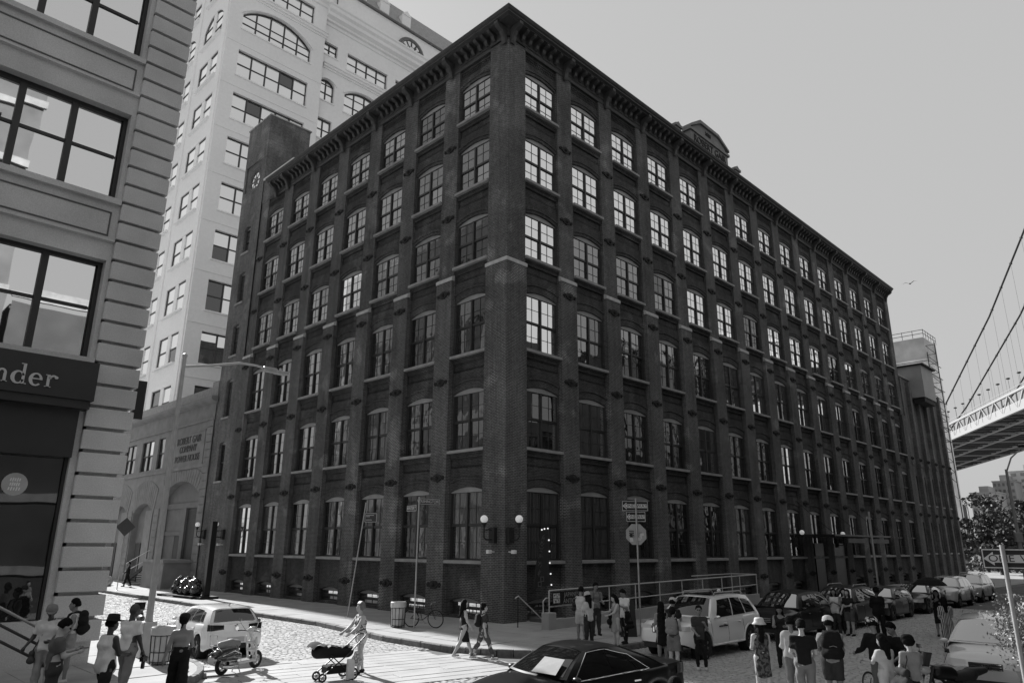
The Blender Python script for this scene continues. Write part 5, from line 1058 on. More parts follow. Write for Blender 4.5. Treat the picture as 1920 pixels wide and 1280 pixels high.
p = person('L6', 'woman in black backless jumpsuit and cap walking past the wire bin', (-15.6, -6.2), 62, 1.68, 't', ('halter', .015), ('wide', .012), hat=('cap', .02), hair=('tail', 'b'), armL=(-14, 14, 12, 0), armR=(12, 10, 70, 20), legL=(14, 4), legR=(-12, 6), look=(-10, 6))
FLO = print_mat('floral_print', .6, .04, 22)
p = person('C1', 'woman in flowered sleeveless top and shorts pushing the pram across the crossing', (-10.35, -5.0), 172, 1.76, 'p', ('tank', FLO), ('hot', .6), hair=('curly', 'g'), armL=(38, 6, 22, 6), armR=(38, 6, 22, 6), legL=(8, 4), legR=(-8, 4), look=(-5, 0), lean=5, bust=1, build=1.08, z=RZ)
p = person('C2', 'woman with long dark hair in short black dress walking towards the corner', (-6.3, -4.6), -25, 1.66, 'p', ('dress', .015), None, hair=('long', 'b'), armL=(-8, 6, 15, 0), armR=(12, 6, 20, 0), legL=(24, 6), legR=(-18, 14), bust=1, shoe='l', z=RZ)
p = person('C3', 'woman in dark top and grey trousers with backpack beside the long-haired woman', (-6.3, -5.5), -28, 1.6, 'p', ('tee', .04), ('slim', .09), hair=('bun', 'b'), armL=(14, 6, 15, 0), armR=(-10, 8, 20, 0), legL=(-20, 14), legR=(24, 6), bust=1, shoe='l', z=RZ); backpack(p, 'black backpack on the woman in grey trousers at the crossing', .015, .9)
# group by the ramp
STR = print_mat('tee_band', .55, .5, 2)
p = person('R1', 'man in pale t-shirt with dark sleeve at the left of the group by the ramp', (-1.9, -5.7), 20, 1.72, 't', ('loose', .55), ('shorts', .4), armL=(25, 6, 70, 20), armR=(25, 6, 80, 30), look=(0, 20)); shoulder_bag(p, 'dark bag slung high on the man at the left of the ramp group', .03, 1, .12)
p = person('R2', 'girl in bucket hat and open pale shirt in the group by the ramp', (-2.6, -6.6), 75, 1.6, 'p', ('shirt', .5), ('pants', .03), hat=('bucket', .4), hair=('long', 'b'), armL=(25, 6, 75, 20), armR=(25, 6, 75, 20), look=(0, 20), bust=1)
p = person('R3', 'tall dark-haired man at the back of the ramp group', (-.2, -5.0), -120, 1.78, 't', ('tee', .2), ('pants', .05), armL=(20, 6, 60, 10), armR=(20, 6, 60, 10), look=(0, 20)); backpack(p, 'grey backpack on the tall man at the back of the ramp group', .12)
p = person('R4', 'person in long grey dress with dark hair beside the ramp', (-2.2, -7.4), 150, 1.58, 'p', ('dress', .27), None, hair=('long', 'b'), armL=(30, 6, 40, 10), armR=(30, 6, 60, 10), look=(0, 25)); shoulder_bag(p, 'black tote hanging from the person in the grey dress', .012, -1, .2, size=1.5)
p = person('R5', 'man in white short-sleeved shirt and black trousers checking his phone near the sign post', (-1.3, -7.1), 170, 1.7, 't', ('shirt', .75), ('slim', .015), armL=(25, 8, 85, 15), armR=(25, 8, 85, 25), legL=(6, 2), legR=(-6, 2), look=(0, 30)); shoulder_bag(p, 'black messenger bag on the man in the white shirt', .012, 1, .36, 'cross')
held('phone', 'phone in the hands of the man in the white shirt', 'phone', p, 'R', phone_mb(), DK, (.02, .05, .04))
# by the white off-roader
p = person('S1', 'woman in sleeveless top and shorts with grey backpack facing the white off-roader', (-3.85, -10.6), 20, 1.62, 'p', ('tank', .06), ('shorts', .16), hair=('tail', 'b'), armL=(22, 6, 75, 15), armR=(20, 6, 70, 15), look=(-5, 15), shoe='l', legL=(6, 3), legR=(-6, 4), bust=1, z=RZ); backpack(p, 'grey striped backpack on the woman facing the white off-roader', .2, 1.0, .35)
p = person('S2', 'person in long black coat with their back turned at the white off-roader', (-2.9, -9.6), 60, 1.66, 't', ('dress', .01), None, hair=('long', 'b'), armL=(10, 6, 60, 10), armR=(10, 6, 60, 10), z=RZ)
p = person('S3', 'man in pale cap leaning over the bonnet of the white off-roader', (-2.1, -9.5), 20, 1.72, 't', ('tee', .03), ('pants', .03), hat=('cap', .5), armL=(25, 6, 70, 10), armR=(25, 6, 70, 10), look=(0, 15), z=RZ)
p = person('S4', 'man in dark shirt and sunglasses standing before the white off-roader', (-3.1, -11.0), -150, 1.64, 't', ('shirt', .045), ('slim', .015), hair=('short', 'b'), glasses=True, armL=(20, 8, 110, 10), armR=(12, 8, 45, 35), shoe='l', look=(0, 0), z=RZ)
# crowd at lower right
DRS = print_mat('dress_print', .02, .1, 14)
p = person('K1', 'woman in pale sun hat and dark printed dress with long dark hair', (-5.7, -14.1), 40, 1.66, 'p', ('dress', DRS), None, hair=('long', 'b'), hat=('bucket', .6), armL=(12, 8, 70, 20), armR=(12, 8, 60, 20), bust=1, legL=(4, 2), legR=(-5, 2), z=RZ)
p = person('K2', 'man in white shirt and pale trousers with one black strap behind the sun hat', (-5.2, -14.6), 35, 1.72, 't', ('long', .55), ('pants', .2), armL=(15, 8, 60, 20), armR=(15, 8, 60, 20), look=(0, 12), z=RZ); shoulder_bag(p, 'black strap bag on the man in white shirt behind the sun hat', .015, -1, .3, 'cross')
p = person('K3', 'broad man in black t-shirt and jeans seen from behind', (-6.1, -15.25), 30, 1.76, 'p', ('tee', .012), ('pants', .17), armL=(10, 10, 55, 30), armR=(8, 10, 50, 30), look=(0, 10), build=1.15, z=RZ)
p = person('K4', 'man in grey t-shirt and cap with large black backpack in the crowd', (-5.5, -15.6), 30, 1.8, 't', ('tee', .3), ('shorts', .05), hat=('cap', .6), armL=(15, 8, 70, 20), armR=(12, 10, 60, 10), look=(0, 10), z=RZ, build=1.1); backpack(p, 'large black backpack on the man in the grey t-shirt', .012, 1.2)
p = person('K5', 'woman in black dungarees between the parked cars', (-1.0, -12.4), 200, 1.66, 't', ('tank', .02), ('pants', .02), hair=('long', 'b'), armL=(25, 6, 70, 10), armR=(25, 6, 70, 10), look=(0, 30), z=RZ)
p = person('K6', 'woman in white vest with arms folded beside the dark parked cars', (8.4, -10.3), 190, 1.65, 't', ('loose', .65), ('pants', .05), hair=('long', 'b'), armL=(20, 10, 100, 45), armR=(20, 10, 100, 45), z=RZ)
p = person('K7', 'woman in grey top talking beside the dark parked cars', (8.9, -10.5), 200, 1.65, 'p', ('crop', .3), ('pants', .04), hair=('long', 'b'), armL=(15, 8, 60, 20), armR=(15, 8, 60, 20), z=RZ)
p = person('K8', 'woman in dark top and shorts pointing beside the dark parked cars', (8.2, -10.9), 170, 1.66, 'p', ('tee', .02), ('shorts', .1), hair=('long', 'w'), armL=(35, 8, 50, 20), armR=(10, 8, 20, 0), z=RZ)
p = person('K9', 'tall man in black standing between two dark cars', (7.6, -12.2), 40, 1.82, 'd', ('long', .012), ('pants', .012), hair=('short', 'b'), armL=(15, 8, 80, 20), armR=(15, 8, 80, 20), z=RZ)
HEL = print_mat('helmet_print', .012, .7, 16)
p = person('K10', 'cyclist in black top and patterned helmet standing over a bicycle', (-4.7, -16.3), 55, 1.78, 't', ('long', .012), ('pants', .14), hat=('helmet', HEL), armL=(30, 14, 40, 10), armR=(30, 14, 40, 10), look=(-20, 25), build=1.1, lean=8, z=RZ)
p = person('K11', 'man in black shirt bending beside the cyclist', (-4.2, -16.6), 150, 1.72, 't', ('tee', .012), ('pants', .02), armL=(20, 8, 50, 10), armR=(20, 8, 50, 10), look=(0, 30), lean=14, build=1.1, z=RZ)
p = person('K12', 'girl in spotted white top and shorts beside the cyclist', (-5.7, -16.75), 60, 1.56, 'p', ('tee', .5), ('hot', .5), hair=('long', 'b'), armL=(35, 8, 60, 10), armR=(25, 10, 70, 10), look=(20, 15), bust=1, z=RZ)
p = person('K13', 'woman with black bob, grey top and black skirt beside the motorcycle', (-5.9, -17.3), 45, 1.6, 'p', ('tee', .25), ('skirt', .012), hair=('curly', 'b'), armL=(15, 8, 50, 10), armR=(15, 8, 50, 10), look=(10, 15), bust=1, z=RZ); shoulder_bag(p, 'dark slouchy bag on the back of the woman with the black bob', .03, 1, .18, size=1.5)
SV = stripe_mat('vertical_stripes', .02, .5, 6.5, 'Y')
p = person('K14', 'woman in vertically striped jumpsuit behind the silver car', (6.6, -14.7), 30, 1.64, 'p', ('shirt', SV), ('wide', SV), hair=('long', 'b'), armL=(10, 8, 60, 20), armR=(10, 8, 60, 20), z=RZ)
p = person('K15', 'person in black dress under the dark umbrella among the parked cars', (10.6, -13.4), 190, 1.66, 't', ('dress', .012), None, hair=('long', 'b'), armL=(20, 8, 100, 10), armR=(25, 8, 110, 10), z=RZ)
t_, i_ = p; um = thing('umbrella', 'open dark umbrella above the row of parked cars', 'umbrella', tuple(world_of(t_, i_['J']['hdR'])), 0)
b = MB(); b.cyl((0,0,-.1),(0,0,.85),.01,n=6); b.obj('shaft', BLACK, um); b = MB(); b.lathe([(.001,.88),(.2,.86),(.4,.78),(.56,.64),(.6,.58)], 16); b.obj('canopy', cloth(.012), um)
for k in range(8): a = k*PI/4; b = MB(); b.tube([(0,0,.84),(.3*math.cos(a),.3*math.sin(a),.8),(.6*math.cos(a),.6*math.sin(a),.57)], .005, 4); b.obj('rib', BLACK, um)
p = person('K16', 'person in dark top and pale trousers cut off by the right edge', (-2.9, -18.75), 190, 1.7, 't', ('tee', .02), ('wide', .45), hair=('short', 'b'), hat=('bucket', .5), armL=(10, 8, 60, 20), armR=(10, 8, 60, 20), z=RZ)
p = person('K17', 'person with pale headband in the street at the bottom edge, only the head showing', (-13.2, -16.6), 60, 1.58, 'p', ('tee', .3), ('pants', .05), hair=('short', 'b'), hat=None, z=RZ)
p = person('K18', 'man in dark clothes walking far up the side street by the steel stair', (-2.6, 37.4), 170, 1.75, 't', ('long', .02), ('pants', .015), armL=(20, 12, 30, 0), armR=(-15, 12, 30, 0), legL=(15, 5), legR=(-15, 12))
# ================================================================ vehicles
def lerp_tab(tab, x):
    if x <= tab[0][0]: return tab[0][1]
    for (a, p), (b, q) in zip(tab, tab[1:]):
        if x <= b:
            t = (x-a)/(b-a); t = t*t*(3-2*t)*.5+t*.5; return p+(q-p)*t
    return tab[-1][1]
CGL = glass_mat('car_glass', .07, .008, wav=.0, ws=1); CGLB = glass_mat('car_glass_bright', .42, .008, wav=.0, ws=1)
TYRE = mat('tyre', .012, .85, var=.15, vs=20); RIM = mat('alloy', .42, .3, metal=.8, var=0); RIMD = mat('alloy_dark', .06, .3, metal=.7, var=0); CHROME = mat('chrome', .75, .1, metal=1, var=0)
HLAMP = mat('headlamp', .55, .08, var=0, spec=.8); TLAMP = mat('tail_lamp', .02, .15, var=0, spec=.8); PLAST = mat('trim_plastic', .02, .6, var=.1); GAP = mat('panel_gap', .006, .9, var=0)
PW = mat('paint_white', .82, .25, var=.02, coat=1); PB = mat('paint_black', .008, .3, var=.05, coat=.3, spec=.3); PS = mat('paint_silver', .55, .35, metal=.2, var=.03, coat=1); PG_ = mat('paint_grey', .04, .3, metal=.2, var=.03, coat=.4, spec=.3); PD_ = mat('paint_dark', .012, .3, var=.03, coat=.3, spec=.3)
def wheel(par, x, y, r, w, rimm, spokes=5):
    s = 1 if y > 0 else -1; o = put('wheel', None, par, (x, y, r)); o.empty_display_size = .1
    b = MB(); b.lathe([(r*.62, -w/2), (r*.93, -w/2), (r, -w*.36), (r, w*.36), (r*.93, w/2), (r*.62, w/2)], 28, axis='y'); b.obj('tyre', TYRE, o, smooth=50)
    b = MB(); b.lathe([(r*.64, -w/2), (r*.64, w/2), (r*.58, w/2), (r*.54, s*w*.2), (.001, s*w*.1)], 28, axis='y', m=1); b.lathe([(r*.655, s*w*.44), (r*.6, s*w*.46), (r*.57, s*w*.4)], 28, axis='y'); b.lathe([(r*.16, s*w*.1), (r*.16, s*w*.36), (.001, s*w*.38)], 14, axis='y')
    for k in range(spokes):
        a = 2*PI*k/spokes
        for da in (-.12, .12): b.obox((r*.37*math.cos(a+da*.5), s*w*.31, r*.37*math.sin(a+da*.5)), (r*.5, w*.14, r*.09), Matrix.Rotation(-a-da, 3, 'Y'))
    b.obj('rim', [rimm, PLAST], o, smooth=35); return o
def car(name, label, loc, heading, P, paint, group=None, cglass=None, rimm=None):
    """x forward. P: L, W, H, zb (belt table), hood/deck top table, cabin points, wheel positions"""
    cg = cglass or CGL; t = thing(name, label, P.get('cat', 'car'), (loc[0], loc[1], loc[2] if len(loc) > 2 else RZ), R(heading), group)
    L, W = P['L'], P['W']; hw = W/2; r = P['r']; xf, xr = P['xf'], P['xr']; ar = r*1.17; zs = P.get('sill', .24)
    top, plan, shl = P['top'], P['plan'], P['sh']
    xs = set(np.linspace(-L/2, L/2, 44)); [xs.update(xw+ar*math.cos(a) for a in np.linspace(0, PI, 15)) for xw in (xf, xr)]; xs.update([-L/2+.03, -L/2+.08, -L/2+.16, L/2-.03, L/2-.08, L/2-.16]); xs = sorted(xs)
    def low(x):
        z = zs+.12*max(0, abs(x)/(L/2)-.86)/.14
        for xw in (xf, xr):
            if abs(x-xw) < ar: z = max(z, r*.98+math.sqrt(ar*ar-(x-xw)**2))
        return z
    prof_ = [(.0, .955), (.1, .985), (.3, 1.0), (.52, .992), (.62, .985), (.78, .972), (.9, .955), (1.0, .915)]
    def sect(x):
        w = hw*lerp_tab(plan, x); z0, z1, z2 = low(x), lerp_tab(shl, x), lerp_tab(top, x); z0 = min(z0, z1-.08); pts = [(w*k, z0+(z1-z0)*f) for f, k in prof_]
        pts += [(w*.8, z1+(z2-z1)*.55), (w*.55, z1+(z2-z1)*.85), (0, z2)]; return pts
    b = MB(); rows = [sect(x) for x in xs]; n = len(rows[0]); vs = []
    for x, rw in zip(xs, rows): vs += [(x, y, z) for y, z in rw]+[(x, -y, z) for y, z in rw[-2::-1]]
    m = 2*n-1; fs = [(i*m+j, i*m+j+1, (i+1)*m+j+1, (i+1)*m+j) for i in range(len(xs)-1) for j in range(m-1)]; fs += [tuple(range(m)), tuple((len(xs)-1)*m+j for j in range(m-1, -1, -1))]
    b.add(vs, fs); b.obj('body', paint, t, smooth=38, recalc=True)
    def side(x, f, off=.0):
        rw = sect(x); z0, z1 = rw[0][1], rw[7][1]; z = z0+(z1-z0)*f
        for (f0, k0), (f1, k1) in zip(prof_, prof_[1:]):
            if f0 <= f <= f1: k = k0+(k1-k0)*(f-f0)/(f1-f0); break
        return (x, hw*lerp_tab(plan, x)*k+off, z)
    b = MB(); b.box(-L/2+.25,-hw*.8,zs+.02,L/2-.25,hw*.8,.6); b.obj('underbody', PLAST, t)
    # cabin
    A0, A1, C1, C0 = P['cab']   # base of screen, roof front, roof rear, base of rear window: (x, z)
    rw_ = P['roofw']/2; bw_ = hw*.90
    def zt(x): return P['H']-P.get('crown', .06)*((x-(A1[0]+C1[0])/2)/((A1[0]-C1[0])/2))**2
    def rail(u): x = A1[0]+(C1[0]-A1[0])*u; return Vector((x, rw_*(1-.04*abs(2*u-1)**2), zt(x)-.05))
    def belt(u): x = A0[0]+(C0[0]-A0[0])*u; w = hw*lerp_tab(plan, x)*.925; return Vector((x, w, lerp_tab(shl, x)-.015+(A0[1]-lerp_tab(shl, A0[0]))*max(0, 1-u*3)*.0))
    def sidep(u, v, off=0):
        p = belt(u).lerp(rail(u), v); p.y += .03*math.sin(PI*v)+off; return p
    b = MB()
    for q in (1, -1):
        b.grid(lambda u, v, q=q: (lambda p: (p.x, q*p.y, p.z))(sidep(u, v)), 24, 8)
    def screen(u, v, a0, a1, bulge, off=0):
        y = (2*u-1); p0 = Vector((a0[0]-abs(y)**2*bulge*1.0, y*hw*lerp_tab(plan, a0[0])*.925, a0[1])); rl = rail(0 if bulge > 0 else 1); p1 = Vector((a1[0]-abs(y)**2*bulge*.3, y*rl.y, zt(a1[0])-.05*abs(y)**3)); p = p0.lerp(p1, v); nrm = Vector((1 if bulge > 0 else -1, 0, .8)).normalized(); return p+nrm*(.03*math.sin(PI*v)+off)
    b.grid(lambda u, v: screen(u, v, A0, A1, .16), 16, 8); b.grid(lambda u, v: screen(1-u, v, C0, C1, RZ), 16, 8)
    b.grid(lambda u, v: (A1[0]+(C1[0]-A1[0])*u, (2*v-1)*rail(u).y, zt(A1[0]+(C1[0]-A1[0])*u)-.05*abs(2*v-1)**4), 14, 12)
    b.obj('cabin', paint, t, smooth=38, recalc=True)
    fi = P.get('frame', .05); b = MB(); b.grid(lambda u, v: screen(.05+.9*u, .06+.88*v, A0, A1, .16, .008), 14, 6); b.obj('windscreen', cg, t, smooth=60)
    b = MB(); b.grid(lambda u, v: screen(1-(.07+.86*u), P.get('rw0', .1)+(.92-P.get('rw0', .1))*v, C0, C1, -.12, .008), 14, 6); b.obj('rear_window', cg, t, smooth=60)
    for q in (1, -1):
        for (u0, u1, v0, v1) in P['win']:
            b = MB(); b.grid(lambda u, v, q=q: (lambda p: (p.x, q*p.y, p.z))(sidep(u0+(u1-u0)*u+(.0), v0+(v1-v0)*v*(1-P.get('taper', 0)*max(0, u0+(u1-u0)*u-.55)), .006)), 8, 6); b.obj('side_window', cg, t, smooth=60, recalc=True)
        if P.get('chrome'):
            w0, w1 = P['win'][0], P['win'][-1]; pts = []
            for k in range(25): u = w0[0]-.015+(w1[1]+.02-w0[0])*k/24; p = sidep(u, w0[3]*(1-P.get('taper', 0)*max(0, u-.55))+.03, .014); pts.append((p.x, q*p.y, p.z))
            for k in range(24, -1, -1): u = w0[0]-.015+(w1[1]+.02-w0[0])*k/24; p = sidep(u, w0[2]-.03, .014); pts.append((p.x, q*p.y, p.z))
            b = MB(); b.tube(pts+[pts[0]], .011, 6); b.obj('window_trim', CHROME, t, smooth=60)
        # seams, handles, sill trim, mirrors
        for x in P['seams']:
            b = MB(); b.tube([(lambda p: (p[0], q*p[1], p[2]))(side(x-(.04 if f > .8 else 0), f, .001)) for f in (.06, .2, .4, .6, .8, .98)], .006, 5); b.obj('door_seam', GAP, t)
        for x in P['handles']:
            p = side(x, .8, .015); b = MB(); b.bbox(x-.09, q*p[1]-.018, p[2]-.014, x+.09, q*p[1]+.018, p[2]+.014, .008); b.obj('door_handle', P.get('hm', paint), t)
        b = MB(); n_ = 20; pts = [side(xr+ar*1.02+(xf-xr-2*ar*1.02)*k/n_, .03, .012) for k in range(n_+1)]; b.tube([(p[0], q*p[1], p[2]) for p in pts], .04, 6); b.obj('sill_trim', P.get('sm', PLAST), t, smooth=60)
        for xw in (xf, xr):
            if P.get('flare'):
                b = MB(); b.tube([(xw+ar*1.03*math.cos(a), q*(hw*lerp_tab(plan, xw)*.985), r*.98+ar*1.03*math.sin(a)) for a in np.linspace(-.05, PI+.05, 20)], .038, 6); b.obj('arch_trim', P['flare'], t, smooth=60)
            wheel(t, xw, q*(hw-.12), r, .21, rimm or RIM, P.get('spokes', 5))
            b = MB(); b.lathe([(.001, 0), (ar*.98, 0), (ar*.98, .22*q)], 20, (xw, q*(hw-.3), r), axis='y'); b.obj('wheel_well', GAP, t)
        p = sidep(.085, .06); b = MB(); b.ball((p.x-.02, q*(p.y+.12), p.z+.05), .085, 12, 8, sc=(.75, 1.15, .65)); b.tube([(p.x-.01, q*p.y, p.z+.01), (p.x-.02, q*(p.y+.09), p.z+.03)], .025, 6); mo = b.obj('mirror', P.get('mm', paint), t, smooth=60)
        b = MB(); b.ball((p.x-.045, q*(p.y+.125), p.z+.05), .072, 12, 8, sc=(.6, 1.1, .65)); b.obj('mirror_glass', CHROME, mo, smooth=60)
    if P.get('rails'):
        for q in (1, -1): b = MB(); b.tube([(A1[0]-.25, q*rw_*.86, P['H']-.04), (A1[0]-.35, q*rw_*.86, P['H']+.035), (C1[0]+.3, q*rw_*.86, P['H']+.035), (C1[0]+.15, q*rw_*.86, P['H']-.04)], .022, 6); b.obj('roof_rail', P['rails'], t, smooth=60)
    # lamps, grille, plates
    for q in (1, -1):
        for nm, sx, mt, zc, hh, ww in (('headlamp', 1, HLAMP, P['hl'], P.get('hlh', .09), P.get('hlw', .26)), ('tail_lamp', -1, TLAMP, P['tl'], P.get('tlh', .1), P.get('tlw', .2))):
            b = MB(); 
            def lp(u, v, q=q, sx=sx, zc=zc, hh=hh, ww=ww):
                y = hw*(.42+.5*u) if ww > .22 else hw*(.56+.36*u); x = sx*L/2; k = 0
                for _ in range(60):
                    rw = sect(max(-L/2+.001, min(L/2-.001, x))); wz = max(p[0] for p in rw if abs(p[1]-zc) < .3) if any(abs(p[1]-zc) < .3 for p in rw) else 0
                    if wz >= y and rw[-1][1] > zc+hh*(v-.5): break
                    x -= sx*.012
                return (x+sx*.012, q*y, zc+hh*2*(v-.5)*(1-.35*(1-u)))
            b.grid(lp, 10, 4); b.obj(nm, mt, t, smooth=60, recalc=True)
    fz = P['gz']; xg = L/2+.004; b = MB(); b.box(xg-.06,-hw*.36,fz-P['gh'],xg,hw*.36,fz+P['gh']); gr = b.obj('grille', PLAST, t)
    for k in range(P.get('slats', 4)):
        if P.get('vert'): y = -hw*.3+hw*.6*k/(P['slats']-1); b = MB(); b.box(xg,y-.025,fz-P['gh']*.8,xg+.012,y+.025,fz+P['gh']*.8)
        else: z = fz-P['gh']*.8+P['gh']*1.6*k/(P.get('slats', 4)-1); b = MB(); b.box(xg,-hw*.34,z-.01,xg+.012,hw*.34,z+.01)
        b.obj('grille_bar', P.get('gm', CHROME), gr)
    b = MB(); b.box(L/2-.05,-hw*.7,.3,L/2+.002,hw*.7,.43); b.obj('air_dam', PLAST, t); b = MB(); b.box(-L/2-.012,-.26,P['pz']-.07,-L/2+.05,.26,P['pz']+.07); b.obj('plate', mat('plate', .5, .5, var=0), t)
    b = MB(); b.box(-L/2-.006,-hw*.72,.3,-L/2+.05,hw*.72,.44); b.obj('rear_valance', PLAST, t)
    return t
def tab(L, *p): return [(x*L/2, v) for x, v in p]
HL_ = 4.25
HATCH = dict(L=HL_, W=1.79, H=1.46, r=.32, xf=1.3, xr=-1.32, plan=tab(HL_, (-1, .74), (-.985, .85), (-.95, .92), (-.8, .98), (0, 1), (.7, .98), (.9, .9), (.97, .78), (1, .62)),
    sh=tab(HL_, (-1, .78), (-.97, .95), (-.9, .985), (-.4, .96), (.3, .93), (.55, .88), (.85, .8), (.97, .68), (1, .58)), top=tab(HL_, (-1, .80), (-.97, .97), (-.85, 1.02), (.3, 1.0), (.5, .98), (.8, .88), (.95, .76), (1, .62)),
    cab=((1.0, .98), (.3, 1.44), (-1.62, 1.40), (-2.02, .98)), roofw=1.22, win=[(.13, .47, .1, .86), (.49, .74, .1, .86), (.755, .84, .14, .8)], taper=.15, seams=(.95, -.12, -1.0), handles=(.1, -.85), hl=.68, tl=.9, tlh=.09, tlw=.3, gz=.62, gh=.06, pz=.55, rw0=.14)
SD = 4.85
SEDAN = dict(L=SD, W=1.86, H=1.47, r=.34, xf=1.42, xr=-1.42, plan=tab(SD, (-1, .68), (-.985, .8), (-.94, .9), (-.7, .98), (0, 1), (.7, .98), (.9, .88), (.97, .76), (1, .6)),
    sh=tab(SD, (-1, .84), (-.97, 1.0), (-.85, 1.02), (-.4, .97), (.3, .92), (.6, .87), (.88, .76), (.98, .64), (1, .56)), top=tab(SD, (-1, .86), (-.97, 1.04), (-.8, 1.08), (-.4, 1.05), (.3, 1.0), (.5, .98), (.82, .85), (.96, .72), (1, .6)),
    cab=((1.08, .98), (.3, 1.45), (-.75, 1.43), (-1.78, 1.06)), roofw=1.2, crown=.05, win=[(.12, .46, .08, .9), (.475, .72, .08, .9), (.735, .82, .1, .78)], taper=.9, chrome=1, seams=(1.05, -.1, -1.05), handles=(.12, -.85), hm=CHROME, hl=.66, tl=.92, tlw=.3, gz=.58, gh=.09, pz=.7, rw0=.08)
SV_ = 4.82
SUV = dict(L=SV_, W=1.94, H=1.81, r=.385, xf=1.5, xr=-1.42, sill=.34, plan=tab(SV_, (-1, .78), (-.985, .88), (-.95, .94), (-.8, .99), (0, 1), (.75, .99), (.92, .93), (.98, .84), (1, .72)),
    sh=tab(SV_, (-1, .95), (-.97, 1.12), (-.9, 1.15), (-.4, 1.12), (.3, 1.09), (.55, 1.06), (.86, 1.0), (.97, .9), (1, .78)), top=tab(SV_, (-1, .97), (-.97, 1.14), (-.85, 1.18), (.3, 1.16), (.5, 1.15), (.86, 1.07), (.96, .98), (1, .82)),
    cab=((1.12, 1.14), (.45, 1.77), (-1.85, 1.75), (-2.28, 1.14)), roofw=1.32, crown=.07, win=[(.12, .43, .08, .86), (.45, .7, .08, .86), (.72, .92, .1, .82)], taper=.12, seams=(1.06, .05, -.98), handles=(.22, -.72), hl=.9, hlh=.07, tl=1.0, gz=.86, gh=.13, slats=7, vert=1, gm=PLAST, pz=.8, rails=STEEL, spokes=7)
XO = 4.5
XOV = dict(SUV, L=XO, W=1.83, H=1.67, r=.34, xf=1.38, xr=-1.3, sill=.3, plan=tab(XO, (-1, .78), (-.985, .88), (-.95, .94), (-.8, .99), (0, 1), (.75, .99), (.92, .92), (.98, .8), (1, .66)), sh=tab(XO, (-1, .9), (-.97, 1.04), (-.9, 1.07), (-.4, 1.05), (.3, 1.02), (.55, .98), (.86, .9), (.97, .78), (1, .66)), top=tab(XO, (-1, .92), (-.97, 1.06), (-.85, 1.1), (.3, 1.1), (.5, 1.08), (.86, .97), (.96, .84), (1, .7)),
    cab=((1.15, 1.08), (.42, 1.62), (-1.65, 1.6), (-2.1, 1.08)), roofw=1.26, hl=.76, hlw=.3, hlh=.1, tl=.95, gz=.72, gh=.07, slats=3, vert=0, gm=CHROME, pz=.75, rails=None, spokes=5)
v1 = car('hatchback_car', 'white hatchback parked with its tail towards the crossing', (-11.5, 1.75), 86, HATCH, PW, 'parked vehicles')
b = MB(); b.lathe([(.06, 0), (.05, -.02), (.001, -.025)], 16, (-2.06, 0, .93), axis='x'); b.lathe([(.055, 0), (.055, -.02), (.001, -.02)], 16, (-2.135, 0, .86), axis='x'); b.obj('badge', CHROME, v1); b = MB(); b.tube([(-1.3,0,1.44),(-1.36,0,1.5),(-1.42,0,1.51)], .014, 6); b.obj('aerial', BLACK, v1)
v3 = car('sedan_car', 'black fastback sedan turning through the foreground', (-10.5, -12.55), 172, SEDAN, PB, None, CGL)
b = MB(); b.add([(1.09,.05,1.045),(1.02,.66,1.045),(.72,.58,1.275),(.76,.05,1.275)], [(0,1,2,3)]); b.obj('dashboard_sheet', mat('paper', .3, .8, var=.1, vs=8), v3)
JE = dict(SUV, flare=PW, sm=PW, mm=CHROME, hm=CHROME, gm=CHROME)
v4 = car('off_roader', 'white off-roader parked at the kerb in front of the crowd', (.2, -9.15), 180, JE, PW, 'parked vehicles')
b = MB(); b.grid(lambda u, v: (.3-1.5*u, -.5+v, 1.818-.0*u), 4, 4); b.obj('sunroof', CGL, v4); b = MB(); b.box(.1,.955,.86,.62,.972,.9); b.obj('nameplate', PLAST, v4); b = MB(); b.ball((-1.2,0,1.84),.08,10,6,sc=(1.4,.5,.7)); b.obj('aerial_fin', PW, v4)
rowv = [('black', PB, XOV, 6.4, -9.3, 'black crossover first behind the white off-roader'), ('dark', PD_, dict(XOV, rails=STEEL), 11.9, -9.3, 'dark crossover with bright roof rails beside the talking women'), ('grey', PG_, dict(HATCH), 17.1, -9.2, 'dark grey hatchback third along the row of parked cars'), ('black', PD_, SEDAN, 22.6, -9.2, 'black sedan just left of the umbrella'), ('silver', PS, XOV, 28.6, -9.2, 'grey crossover right of the umbrella'), ('silver', PS, dict(XOV, rails=STEEL), 34.4, -9.1, 'pale crossover near the far end of the parked row')]
for nm, pt, PP, x, y, lab in rowv: car('parked_car', lab, (x, y), 180, PP, pt, 'parked vehicles', CGLB, RIM)
car('delivery_van', 'white pickup partly hidden behind the one way sign at the far right', (46.5, -13.4), 180, dict(SUV), PW, 'parked vehicles', CGLB)
v11 = car('crossover_car', 'silver crossover with sunlit bonnet parked at the lower right', (.1, -17.4), 187, XOV, PS, 'parked vehicles', CGLB)
b = MB(); b.box(2.262,-.07,.69,2.275,-.045,.76); b.box(2.262,.045,.69,2.275,.07,.76); b.box(2.262,-.045,.715,2.275,.045,.732); b.obj('badge', CHROME, v11)
v12 = car('parked_car', 'grey sedan behind the silver crossover at the right edge', (5.3, -17.6), 183, SEDAN, PS, 'parked vehicles', CGLB)

